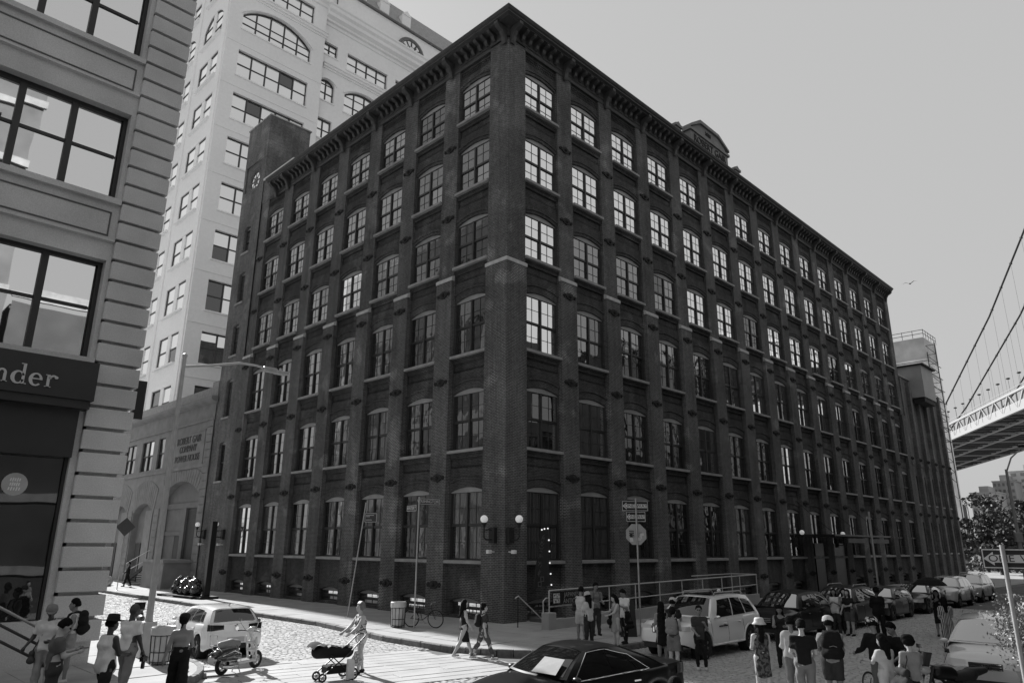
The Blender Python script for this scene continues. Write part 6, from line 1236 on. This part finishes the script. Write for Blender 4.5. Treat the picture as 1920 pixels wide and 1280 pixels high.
# ---------------------------------------------------------------- two wheelers
def spoked(par, x, r, w, hub=.04, name='wheel', sp=18, y=0.0, tr=.02, z=None):
    o = put(name, None, par, (x, y, r if z is None else z)); b = MB(); pts = [(r-tr, 0)]; b.lathe([(r-tr+tr*math.cos(a), w/2*math.sin(a)) for a in np.linspace(0, 2*PI, 11)], 30, axis='y'); b.obj('tyre', TYRE, o, smooth=60)
    b = MB(); b.lathe([(r-2*tr, -w*.3), (r-2*tr-.012, 0), (r-2*tr, w*.3)], 30, axis='y'); b.cyl((0,-w*.6,0), (0,w*.6,0), hub, n=10)
    for k in range(sp): a = 2*PI*k/sp; b.cyl((0, (.4 if k%2 else -.4)*w, 0), ((r-2*tr)*math.cos(a), 0, (r-2*tr)*math.sin(a)), .0022 if sp > 12 else .012, n=4)
    b.obj('rim', STEEL, o); return o
def bicycle(label, loc, rz, lean=0):
    t = thing('bicycle', label, 'bicycle', loc, rz, 'bicycles'); t.rotation_euler.x = lean; r = .34
    spoked(t, -.52, r, .035); spoked(t, .52, r, .035); A, Bk, H1, H2, Sd = (-.52,0,r), (-.05,0,.28), (.36,0,.72), (.4,0,.6), (-.17,0,.78)
    b = MB(); [b.tube(q, .016, 8) for q in ([Bk, Sd], [Sd, H1], [Bk, H2], [H1, (.34,0,.86)], [H2, H1])]; [b.tube([(A[0], s_*.06, A[2]), (Bk[0], s_*.03, Bk[2])], .009, 6) for s_ in (1, -1)]; [b.tube([(A[0], s_*.06, A[2]), (Sd[0], s_*.02, Sd[2]-.05)], .008, 6) for s_ in (1, -1)]; [b.tube([(H2[0]+.01, s_*.045, H2[2]-.03), (.52, s_*.05, r)], .01, 6) for s_ in (1, -1)]; b.obj('frame', BLACK, t, smooth=60)
    b = MB(); b.tube([(.4,.24,.9),(.44,.2,.93),(.36,.06,.93),(.35,0,.92),(.36,-.06,.93),(.44,-.2,.93),(.4,-.24,.9)], .013, 8); b.tube([(.34,0,.86),(.35,0,.92)], .014, 6); b.obj('handlebar', STEEL, t, smooth=60)
    b = MB(); b.ball((-.22,0,.9), .1, 12, 8, sc=(1.3,.75,.35)); b.tube([Sd, (-.2,0,.88)], .013, 6); b.obj('saddle', PLAST, t, smooth=60)
    b = MB(); b.lathe([(.08,-.02),(.09,-.02),(.09,-.01),(.08,-.01)], 18, (-.05,-.03,.28), axis='y'); [b.tube([(-.05, s_*.06, .28), (-.05+s_*.1, s_*.07, .28-s_*.13)], .009, 6) for s_ in (1, -1)]; [b.box(-.09+s_*.1, s_*.07-.0+(.0 if s_ > 0 else -.08), .27-s_*.13, -.01+s_*.1, s_*.07+(.08 if s_ > 0 else 0), .29-s_*.13) for s_ in (1, -1)]; b.obj('crankset', STEEL, t)
    return t
bicycle('dark bicycle locked to the street name post', (-3.3, 1.15, 0), R(-62), R(6)); bicycle('bicycle straddled by the helmeted cyclist', (-4.75, -16.4, RZ), R(52), R(-4))
def scooter():
    t = thing('scooter', 'classic scooter with dark side panels and pale leg shield parked by the crossing', 'scooter', (-12.55, -2.55, RZ), R(22)); CRM = mat('scooter_cream', .55, .25, var=.03, coat=1); DKP = mat('scooter_dark', .045, .2, var=.05, coat=1)
    spoked(t, .66, .235, .1, tr=.05, sp=5); spoked(t, -.58, .235, .1, tr=.05, sp=5)
    V, F = surface([((.5,.14,.28),(.42,.17,.82),.03,.035),((.5,-.14,.28),(.42,-.17,.82),.03,.035),((.53,0,.28),(.44,0,.86),.05,.045),((.5,.1,.3),(.5,-.1,.3),.035,.035),((.44,.12,.7),(.44,-.12,.7),.04,.04),((.44,.1,.5),(.44,-.1,.5),.04,.04)], .018, .05); put('leg_shield', vf_mesh('leg_shield', V, F, CRM), t)
    V, F = surface([((.7,0,.42),(.52,0,.52),.075,.085),((.8,0,.36),(.62,0,.46),.06,.07),((.66,0,.4),(.5,0,.36),.06,.05)], .018, .05, [lambda X, Y, Z: .265-np.sqrt((X-.66)**2+(Z-.235)**2)]); put('mudguard', vf_mesh('mudguard', V, F, CRM), t)
    b = MB(); b.bbox(-.16,-.17,.22,.5,.17,.285,.02); b.obj('floorboard', CRM, t)
    V, F = surface([((-.2,0,.36),(-.2,0,.6),.13,.12),((-.3,0,.6),(-.75,0,.58),.13,.1),((-.3,0,.45),(-.85,0,.5),.14,.09),((-.9,0,.52),(-.98,0,.44),.07,.03)], .018, .06, [lambda X, Y, Z: .29-np.sqrt((X+.58)**2+(Z-.235)**2)]); put('tail', vf_mesh('tail', V, F, DKP), t)
    for q in (1, -1):
        V, F = surface([((-.28,q*.15,.42),(-.7,q*.17,.46),.1,.11),((-.5,q*.17,.5),(-.88,q*.13,.44),.1,.05)], .018, .06); put('side_panel', vf_mesh('side_panel', V, F, DKP), t)
        b = MB(); b.tube([(-.14,q*.2,.3),(-.2,q*.25,.5),(-.5,q*.29,.6),(-.85,q*.25,.5)], .012, 6); b.obj('crash_bar', CHROME, t, smooth=60); b = MB(); b.tube([(.36,q*.16,.98),(.28,q*.3,1.18),(.27,q*.32,1.25)], .007, 5); b.lathe([(.001,0),(.055,.0),(.055,.012),(.001,.02)], 12, (.27,q*.33,1.28), axis='x'); b.obj('mirror', CHROME, t)
    V, F = surface([((-.12,0,.72),(-.35,0,.73),.1,.12),((-.35,0,.74),(-.72,0,.74),.12,.09)], .018, .05, [lambda X, Y, Z: .66-Z]); put('seat', vf_mesh('seat', V, F, mat('seat_grey', .2, .6, var=.1)), t)
    V, F = surface([((.42,0,.84),(.36,0,1.02),.05,.06),((.4,0,1.02),(.44,0,1.03),.085,.08),((.36,.1,1.0),(.36,-.1,1.0),.045,.045)], .018, .04); put('headset', vf_mesh('headset', V, F, CRM), t); b = MB(); b.lathe([(.075,0),(.06,.025),(.001,.035)], 14, (.5,0,1.03), axis='x'); b.obj('headlamp', HLAMP, t, smooth=60)
    b = MB(); b.tube([(.36,.1,1.0),(.33,.3,1.0),(.28,.38,.99)], .018, 8); b.tube([(.36,-.1,1.0),(.33,-.3,1.0),(.28,-.38,.99)], .018, 8); b.obj('handlebar', PLAST, t, smooth=60)
    b = MB(); b.tube([(-.78,.13,.6),(-.95,.13,.75),(-.95,-.13,.75),(-.78,-.13,.6)], .012, 6); b.tube([(-.95,.12,.75),(-.98,.12,1.0),(-.98,-.12,1.0),(-.95,-.12,.75)], .01, 6); b.obj('rear_rack', CHROME, t, smooth=60); b = MB(); b.tube([(-.1,.05,.25),(-.05,.14,.0)], .014, 6); b.tube([(-.1,-.05,.25),(-.05,-.14,.0)], .014, 6); b.obj('stand', STEEL, t)
    b = MB(); b.ball((-1.0,0,.56),.05,10,6,sc=(.5,1,.8)); b.obj('tail_lamp', TLAMP, t); b = MB(); b.box(-1.0,-.1,.36,-.99,.1,.48); b.obj('plate', MATS['plate'], t)
    b = MB(); b.tube([(-.2,-.16,.2),(-.5,-.2,.2),(-.8,-.2,.24)], [.03,.05,.04], 8); b.obj('exhaust', CHROME, t, smooth=60)
scooter()
def motorcycle(label, loc, rz, cover=False):
    t = thing('motorcycle', label, 'motorcycle', loc, rz, 'motorcycles'); spoked(t, .72, .31, .11, tr=.06, sp=10); spoked(t, -.68, .31, .14, tr=.065, sp=10); MB_ = mat('motorcycle_black', .01, .35, var=.1, coat=.2, spec=.3)
    V, F = surface([((.28,0,.86),(-.08,0,.82),.14,.12),((.2,0,.9),(-.02,0,.88),.11,.1)], .02, .05); put('tank', vf_mesh('tank', V, F, MB_), t)
    V, F = surface([((-.15,0,.76),(-.55,0,.78),.1,.13),((-.55,0,.82),(-.95,0,.86),.11,.06)], .02, .05, [lambda X, Y, Z: .68-Z]); put('seat', vf_mesh('seat', V, F, PLAST), t)
    V, F = surface([((.15,0,.4),(-.2,0,.4),.15,.16),((.1,0,.55),(-.05,0,.6),.12,.1),((.2,.12,.3),(-.2,.14,.32),.06,.07),((.2,-.12,.3),(-.2,-.14,.32),.06,.07)], .02, .03, (), lambda X, Y, Z: .008*np.sin(Z*120)); put('engine', vf_mesh('engine', V, F, mat('engine_metal', .12, .35, metal=.7)), t)
    b = MB(); [b.tube([(.72, s_*.09, .31), (.5, s_*.1, .86), (.44, s_*.1, 1.0)], .026, 8) for s_ in (1, -1)]; b.obj('fork', RIMD, t, smooth=60); b = MB(); b.tube([(.44,0,.9),(.1,0,.66),(-.3,0,.66),(-.68,0,.4)], .03, 8); b.tube([(.44,0,.88),(.3,0,.3),(-.25,0,.25),(-.68,.1,.31)], .026, 8); b.obj('frame', PLAST, t, smooth=60)
    b = MB(); b.tube([(.24,.4,1.04),(.34,.34,1.08),(.42,.12,1.0),(.42,-.12,1.0),(.34,-.34,1.08),(.24,-.4,1.04)], .015, 8); b.obj('handlebar', STEEL, t, smooth=60)
    for q in (1, -1): b = MB(); b.tube([(.34,q*.28,1.08),(.3,q*.36,1.28)], .007, 5); b.bbox(.285,q*.36-.07,1.28,.305,q*.36+.07,1.36,.01); b.obj('mirror', CHROME, t); 
    V, F = surface([((.55,0,.92),(.6,0,.92),.1,.09)], .02, .03); put('headlamp', vf_mesh('headlamp', V, F, HLAMP), t); b = MB(); b.grid(lambda u, v: (.62-.12*v+.05*math.cos((u-.5)*PI), (u-.5)*.36, 1.0+.26*v), 8, 4); b.obj('screen', mat('tinted_screen', .02, .1, var=0), t, smooth=60)
    b = MB(); b.tube([(.15,-.18,.3),(-.2,-.22,.24),(-.9,-.24,.34)], [.03,.045,.05], 8); b.obj('exhaust', CHROME, t, smooth=60)
    b = MB(); b.lathe([(.34+.0,-.07),(.35,0),(.34,.07)], 12, (.72,0,.33), axis='y'); b.v = [v if v[2] > .36 else (v[0], v[1], .36) for v in b.v]; b.obj('mudguard', MB_, t)
    b = MB(); b.tube([(-.15,.08,.25),(-.1,.28,0)], .014, 6); b.obj('stand', STEEL, t)
motorcycle('black motorcycle parked in front of the silver crossover', (-4.55, -17.55, RZ), R(150)); motorcycle('dark motorcycle half hidden behind the white hatchback', (-12.4, 5.6, RZ), R(75))
# pram
PR = thing('pram', 'black pram with carrycot and hanging bags pushed over the crossing', 'pram', (-11.3, -5.35, RZ), R(172))
V, F = surface([((.5,0,.7),(-.3,0,.66),.17,.16),((.45,.1,.72),(-.25,.1,.68),.12,.12),((.45,-.1,.72),(-.25,-.1,.68),.12,.12)], .02, .05, [lambda X, Y, Z: Z-.8-.05*np.sin(X*6)]); put('carrycot', vf_mesh('carrycot', V, F, cloth(.015)), PR)
b = MB(); b.grid(lambda u, v: (.35+.42*math.cos(PI*.15+u*.9), (v-.5)*.5, .78+.12*math.sin(u*PI*.8)+.04*math.cos((v-.5)*PI)), 8, 8); b.obj('hood', cloth(.03), PR, smooth=60); b = MB(); b.grid(lambda u, v: (-.28+.6*u, (v-.5)*.4, .8+.05*math.sin(u*9+v*7)), 10, 6); b.obj('blanket', cloth(.5), PR, smooth=60)
for q in (1, -1):
    b = MB(); b.tube([(-.68,q*.22,1.02),(-.2,q*.25,.6),(.4,q*.24,.18)], .016, 8); b.tube([(.25,q*.25,.62),(-.3,q*.25,.16)], .014, 8); b.obj('frame_tube', BLACK, PR, smooth=60)
    spoked(PR, -.35, .15, .05, tr=.02, sp=6, y=q*.28); spoked(PR, .42, .11, .05, tr=.02, sp=6, y=q*.2)
b = MB(); b.tube([(-.68,.22,1.02),(-.72,.1,1.04),(-.72,-.1,1.04),(-.68,-.22,1.02)], .018, 8); b.obj('handle', PLAST, PR, smooth=60); b = MB(); b.bbox(-.3,-.2,.18,.3,.2,.36,.03); b.obj('basket', cloth(.02), PR); b = MB(); b.tube([(-.35,.28,.15),(-.35,-.28,.15)], .012, 6); b.obj('axle', BLACK, PR)
ZIG = print_mat('bag_print', .55, .2, 26)
V, F = surface([((-.42,.28,.62),(-.42,.28,.4),.06,.09),((-.36,.3,.5),(-.5,.3,.45),.07,.07)], .018, .04); o = put('tote_bag', vf_mesh('tote_bag', V, F, ZIG), None, PR.location, R(172)); tag(o, 'patterned bag hanging from the pram handle', 'bag', 'bags people carry')
b = MB(); b.bbox(-.36,.24,.05,-.18,.36,.5,.015); o = b.obj('paper_bag', cloth(.65), None, PR.location, R(172)); tag(o, 'tall white paper bag hanging at the side of the pram', 'bag', 'bags people carry')
# ================================================================ street furniture
GALV = mat('lamp_aluminium', .42, .4, metal=.4, var=.12, vs=5)
LP = thing('street_lamp', 'tall grey street lamp with long curved arm standing by the left kerb', 'street lamp', (-13.85, .65, 0))
b = MB(); b.bbox(-.19,-.19,0,.19,.19,.95,.03); b.obj('pedestal', GALV, LP); b = MB(); b.lathe([(.115,.95),(.1,1.1),(.095,3),(.06,8.85),(.075,8.86),(.075,8.95),(.001,9.0)], 8); b.obj('pole', GALV, LP, smooth=25)
b = MB(); b.tube([(0,0,8.55),(.9,0,8.75),(1.8,0,9.0),(2.4,0,9.02),(2.75,0,8.98)], [.045,.042,.038,.036,.034], 8); b.obj('arm', GALV, LP, smooth=60)
b = MB(); b.bbox(2.65,-.12,8.88,3.15,.12,9.03,.03); b.bbox(3.1,-.16,8.87,3.55,.16,8.97,.03); hd_ = b.obj('lamp_head', GALV, LP); b = MB(); b.cyl((3.3,0,8.97),(3.3,0,9.08),.04,n=10); b.obj('photocell', GALV, hd_)
def post(name, label, loc, h, tilt=(0, 0), r=.03, cat='sign post'):
    t = thing(name, label, cat, loc); b = MB(); b.cyl((0,0,-.05),(tilt[0],tilt[1],h), r, n=8); b.obj('pole', GALV, t, smooth=60); b = MB(); b.lathe([(.09,0),(.09,.015),(.04,.03)], 12); b.obj('base_plate', GALV, t); return t
SGR = mat('sign_green', .045, .5, var=.05); SWH = mat('sign_face_white', .6, .5, var=.03); SBK = mat('sign_face_black', .012, .5, var=.03); SBACK = mat('sign_back', .4, .5, metal=.3, var=.12, vs=4)
def plate(par, w, h, c, rz, face, name='sign_plate', border=None, th=.008):
    o = put(name, None, par, c, rz); b = MB(); b.box(-w/2,-th/2,-h/2,w/2,th/2,h/2); b.obj('plate', face, o)
    if border:
        e = border; b = MB(); 
        for x0, z0, x1, z1 in ((-w/2+.01,h/2-.01-e,w/2-.01,h/2-.01),(-w/2+.01,-h/2+.01,w/2-.01,-h/2+.01+e),(-w/2+.01,-h/2+.01+e,-w/2+.01+e,h/2-.01-e),(w/2-.01-e,-h/2+.01+e,w/2-.01,h/2-.01-e)): b.box(x0,-th/2-.003,z0,x1,-th/2-.0005,z1)
        b.obj('border', SWH, o)
    return o
sp_ = post('street_name_post', 'straight grey post with WATER ST and WASHINGTON ST name blades', (-3.81, 1.09, 0), 5.0)
o = plate(sp_, .95, .24, (.5, -.06, 4.82), R(-8), SGR, border=.014); text('lettering', 'WASHINGTON', .17, SWH, o, loc=(-.08,-.006,0), rot=(PI/2,0,0), ext=.002, sx=.86); text('lettering', 'ST', .085, SWH, o, loc=(.38,-.006,.03), rot=(PI/2,0,0), ext=.002)
o = plate(sp_, .75, .24, (-.05, .4, 4.55), R(-96), SGR, border=.014); text('lettering', 'WATER', .17, SWH, o, loc=(-.08,-.006,0), rot=(PI/2,0,0), ext=.002); text('lettering', 'ST', .085, SWH, o, loc=(.28,-.006,.03), rot=(PI/2,0,0), ext=.002)
tp = post('parking_sign_post', 'grey post leaning to the right with a small rectangular parking sign', (-3.16, 6.76, 0), 5.0, (.35, -.42)); o = plate(tp, .56, .42, (.6, -.5, 4.32), R(-35), SGR, border=.018)
for z, l in ((.11, .36), (.05, .22), (-.1, .3)): b = MB(); [b.box(-.22+k*.045,-.009,z-.014,-.22+k*.045+.034,-.005,z+.014) for k in range(int(l/.045))]; b.obj('print_line', SWH, o)
ARW = [(-.44,0),(-.3,.105),(-.3,.06),(.42,.06),(.42,-.06),(-.3,-.06),(-.3,-.105)]
def oneway(par, w, h, c, rz, mirror=False):
    o = plate(par, w, h, c, rz, SBK, border=.016); k = w/.92; b = MB(); b.prism([(x*k, z*h/.31*1.0) for x, z in ARW], lambda u, v, w_: (u, -.0085+w_*.003, v)); b.obj('arrow', SWH, o, recalc=True); text('lettering', 'ONE', .145*h/.31, SBK, o, loc=(-.2*k,-.0105,0), rot=(PI/2,0,0), ext=.001, sx=1.15*k/(h/.31)); text('lettering', 'WAY', .145*h/.31, SBK, o, loc=(.24*k,-.0105,0), rot=(PI/2,0,0), ext=.001, sx=1.15*k/(h/.31)); return o
ow = post('one_way_post', 'grey post with two ONE WAY arrows and the back of an octagonal sign', (1.04, -6.09, 0), 4.88, r=.033); oneway(ow, 1.02, .38, (.03, .06, 4.6), R(-40)); oneway(ow, .74, .38, (.06, .06, 4.2), R(-45))
oc_ = put('octagonal_sign', None, ow, (.03, .06, 3.55), R(-48)); b = MB(); q = [(.38/math.cos(PI/8)*math.cos(PI/8+k*PI/4), .38/math.cos(PI/8)*math.sin(PI/8+k*PI/4)) for k in range(8)]; b.prism(q, lambda u, v, w: (u, -.004+w*.008, v)); b.obj('plate', SBACK, oc_, recalc=True)
for k in range(12):
    b = MB(); w_, h_ = random.uniform(.05,.16), random.uniform(.05,.15); b.obox((random.uniform(-.22,.22), -.007-k*.0012, random.uniform(-.26,.18)), (w_, .002, h_), Matrix.Rotation(random.uniform(-.2,.2), 3, 'Y')); b.obj('sticker', random.choice((SWH, SBK, STONE, SWH)), oc_)
for z in (.12, .04, -.04):
    b = MB(); [b.box(-.26+j*.045,-.024,z-.025,-.26+j*.045+.03,-.022,z+.025) for j in range(4)]; b.obj('sticker_print', SBK, oc_)
for q in (.9, 2.9): b = MB(); b.lathe([(.04,q),(.042,q+.02),(.04,q+.04)], 10); b.obj('band', GALV, ow)
bo = post('one_way_post', 'near post at the right edge carrying a large ONE WAY sign', (-8.38, -19.63, RZ), 3.35, (.01, .0), r=.035); oneway(bo, .92, .31, (.1, -.15, 3.14), R(-80)); b = MB(); b.bbox(-.11,-.052,2.98,.11,-.045,3.05,.004); 
# leafy shrub at that post
SHL = mat('shrub_leaves', .2, .6, var=.4, vs=6, fine=.2, fs=30); sb = thing('street_shrub', 'pale leafy shrub growing round the near one way post', 'shrub', (-6.35, -19.5, RZ)); rg = np.random.default_rng(3); V = []; F = []
for k in range(5200):
    c = np.array([rg.normal(0,.26), rg.normal(0,.27), 1.95+rg.normal(0,.26)]); c[2] = min(c[2], 2.5); a = rg.normal(size=3); a /= np.linalg.norm(a); e = np.cross(a, rg.normal(size=3)); e /= np.linalg.norm(e); s_ = rg.uniform(.018,.04); o_ = len(V); V += [tuple(c-a*s_), tuple(c+e*s_*.5), tuple(c+a*s_), tuple(c-e*s_*.5)]; F.append((o_,o_+1,o_+2,o_+3))
b = MB(); b.add(V, F); b.obj('foliage', SHL, sb); b = MB(); [b.tube([(random.uniform(-.1,.1), random.uniform(-.1,.1), 0), (rg.normal(0,.1), rg.normal(0,.1), 1.2), (rg.normal(0,.25), rg.normal(0,.25), 2.0)], [.025,.015,.006], 6) for k in range(7)]; b.obj('stem', BARK, sb)
dm = post('diamond_sign_post', 'diamond warning sign on a dark post beyond the stone pier', (-4.6, 33.0, 0), 4.3, cat='sign post'); o = plate(dm, .9, .9, (-.05, -.06, 4.2), R(-35), mat('diamond_back', .05, .5, var=.1)); o.rotation_euler.y = R(45); b = MB(); b.lathe([(.22,-.01),(.27,-.012),(.27,-.006)], 20, axis='y'); b.obj('ring', SGR, o)
# bins
def bin_(label, loc):
    t = thing('litter_bin', label, 'litter bin', loc, 0, 'wire litter bins'); b = MB(); b.lathe([(.2,.03),(.24,.05),(.27,.74),(.3,.74),(.31,.78),(.31,.93),(.29,.95),(.25,.93),(.23,.1),(.001,.06)], 20); b.obj('liner', mat('bin_liner', .5, .5, var=.15, vs=4), t, smooth=40)
    b = MB(); [b.lathe([(r_+.012,z),(r_+.02,z+.012),(r_+.012,z+.024)], 20) for r_, z in ((.25,.06),(.265,.3),(.285,.72))]; b.obj('hoop', BLACK, t, smooth=60)
    for k in range(12): a = k*PI/6; b = MB(); b.tube([(.262*math.cos(a),.262*math.sin(a),0),(.3*math.cos(a),.3*math.sin(a),.74)], .011, 5); b.obj('bar', BLACK, t)
bin_('pale litter bin in a black wire basket beside the locked bicycle', (-3.95, 1.95, 0)); bin_('pale litter bin in a black wire basket behind the woman in the jumpsuit', (-14.0, -.95, 0))
# heap of refuse sacks on a pallet, pale sacks further up
BAG = mat('black_polythene', .012, .22, var=.2, vs=8, bump=.6, bs=9, spec=.7); PAL = thing('pallet', 'dark timber pallet under the heap of black sacks', 'pallet', (-3.6, 24.0, 0), R(95))
for k in range(5): b = MB(); b.box(-2.2,-.6+k*.27,.1,2.2,-.42+k*.27,.14); b.obj('board', mat('old_timber', .05, .9, var=.3), PAL)
for k in range(3): b = MB(); b.box(-2.1+k*2.05,-.6,0,-1.95+k*2.05,.66,.1); b.obj('bearer', MATS['old_timber'], PAL)
rg = np.random.default_rng(11)
pos = ['at the near end of the heap', 'second from the near end of the heap', 'in the middle of the heap on the pallet', 'fourth along the heap', 'at the far end of the heap', 'on top near the post end of the heap', 'on top in the middle of the heap', 'on top at the far end of the heap']
for k in range(8):
    x, y, z = (-3.5+rg.uniform(-.15,.15), 22.4+k*.75, .4) if k < 5 else (-3.55, 22.9+(k-5)*1.05, .78); ph0 = rg.uniform(0, 6)
    V, F = surface([((0,0,0),(.1,.12,.05),.3,.28),((-.1,-.1,-.02),(0,.2,0),.25,.24),((0,0,.25),(.02,.02,.36),.1,.03)], .03, .1, [lambda X, Y, Z: -.27-Z], lambda X, Y, Z: .03*np.sin(X*17+ph0)*np.sin(Y*15+Z*12+ph0)+.02*np.sin(Z*27+X*21)); o = put('refuse_sack', vf_mesh('refuse_sack', V, F, BAG), None, (x, y, z), rg.uniform(0, 6)); tag(o, 'shiny black refuse sack '+pos[k], 'sack', 'black refuse sacks on the pallet')
LB = mat('clear_polythene', .5, .35, var=.3, vs=7, bump=.5, bs=8)
for k, (x, y, lab) in enumerate(((-3.7, 39.0, 'pale refuse sack nearest the diamond sign'), (-3.2, 40.0, 'pale refuse sack leaning behind another one up the side street'))):
    V, F = surface([((0,0,.25),(.1,.12,.3),.42,.38),((0,0,.6),(.02,.02,.75),.12,.04)], .035, .1, [lambda X, Y, Z: -.02-Z], lambda X, Y, Z: .035*np.sin(X*13)*np.sin(Y*12+Z*9)); o = put('refuse_sack', vf_mesh('refuse_sack', V, F, LB), None, (x, y, 0)); tag(o, lab, 'sack', 'pale refuse sacks')
CL = thing('steel_column', 'dark square steel column on a heavy base plate in front of the side door', 'column', (-3.3, 21.6, 0)); b = MB(); b.box(-.16,-.16,.12,.16,.16,4.4); b.obj('shaft', BLACK, CL); b = MB(); b.bbox(-.55,-.55,0,.55,.55,.14,.02); b.obj('base_plate', BLACK, CL)
# folding boards by the kerb
for x, y, a, lab, v in ((.45, -5.9, -40, 'black folding sandwich board by the one way post', .012), (2.1, -4.3, -30, 'grey board standing behind the one way post', .06)):
    t = thing('sandwich_board', lab, 'sandwich board', (x, y, 0), R(a)); 
    for q in (1, -1): b = MB(); b.obox((0, q*.14, .6), (.6, .02, 1.25), Matrix.Rotation(q*.2, 3, 'X')); b.obj('panel', mat('board_%d' % int(v*1000), v, .6), t)
# far street lamps
def far_lamp(loc, h, lab, arm=2.6, rz=0, v=.5):
    t = thing('street_lamp', lab, 'street lamp', loc, rz, 'street lamps down the street'); m = mat('far_lamp_%d' % int(v*100), v, .5, var=.1); b = MB(); b.lathe([(.2,0),(.16,1),(.1,h)], 8); b.obj('pole', m, t, smooth=40); b = MB(); b.tube([(0,0,h-.2),(-.5,0,h+.9),(-1.4,0,h+1.7),(-arm,0,h+1.9)], .06, 6); b.obj('arm', m, t, smooth=60); b = MB(); b.ball((-arm-.3,0,h+1.85), .3, 8, 6, sc=(1.5,.6,.35)); b.obj('lamp_head', IRON, t); b = MB(); b.bbox(-.25,-.2,3.6,.25,.2,4.3,.03); b.obj('box', m, t); return t
far_lamp((104, 6.1, 0), 9.0, 'pale street lamp with curved arm right of the far brick wing', rz=R(-65)); far_lamp((46.8, -9.95, 0), 9.2, 'tall lamp pole near the right edge above the one way sign', 1.2, R(120), .3)
cl_ = post('canopy_post', 'thin dark pole standing in front of the entrance canopy', (24.5, -6.6, 0), 5.2, r=.06)
# gull
GU = thing('gull', 'small dark gull flying between the bridge cables', 'bird', (150, 20.5, 61)); V, F = surface([((0,0,0),(.7,0,.1),.16,.06),((-.2,0,.02),(-.05,0,0),.1,.14)], .05, .06); put('body', vf_mesh('body', V, F, cloth(.05)), GU)
for q in (1, -1): b = MB(); b.add([(-.1,q*.1,.05),(.25,q*.1,.05),(.2,q*.9,.5),(-.05,q*.85,.5),(.1,q*1.7,.25)], [(0,1,2,3),(3,2,4)]); b.obj('wing', MATS['cloth_050'], GU)
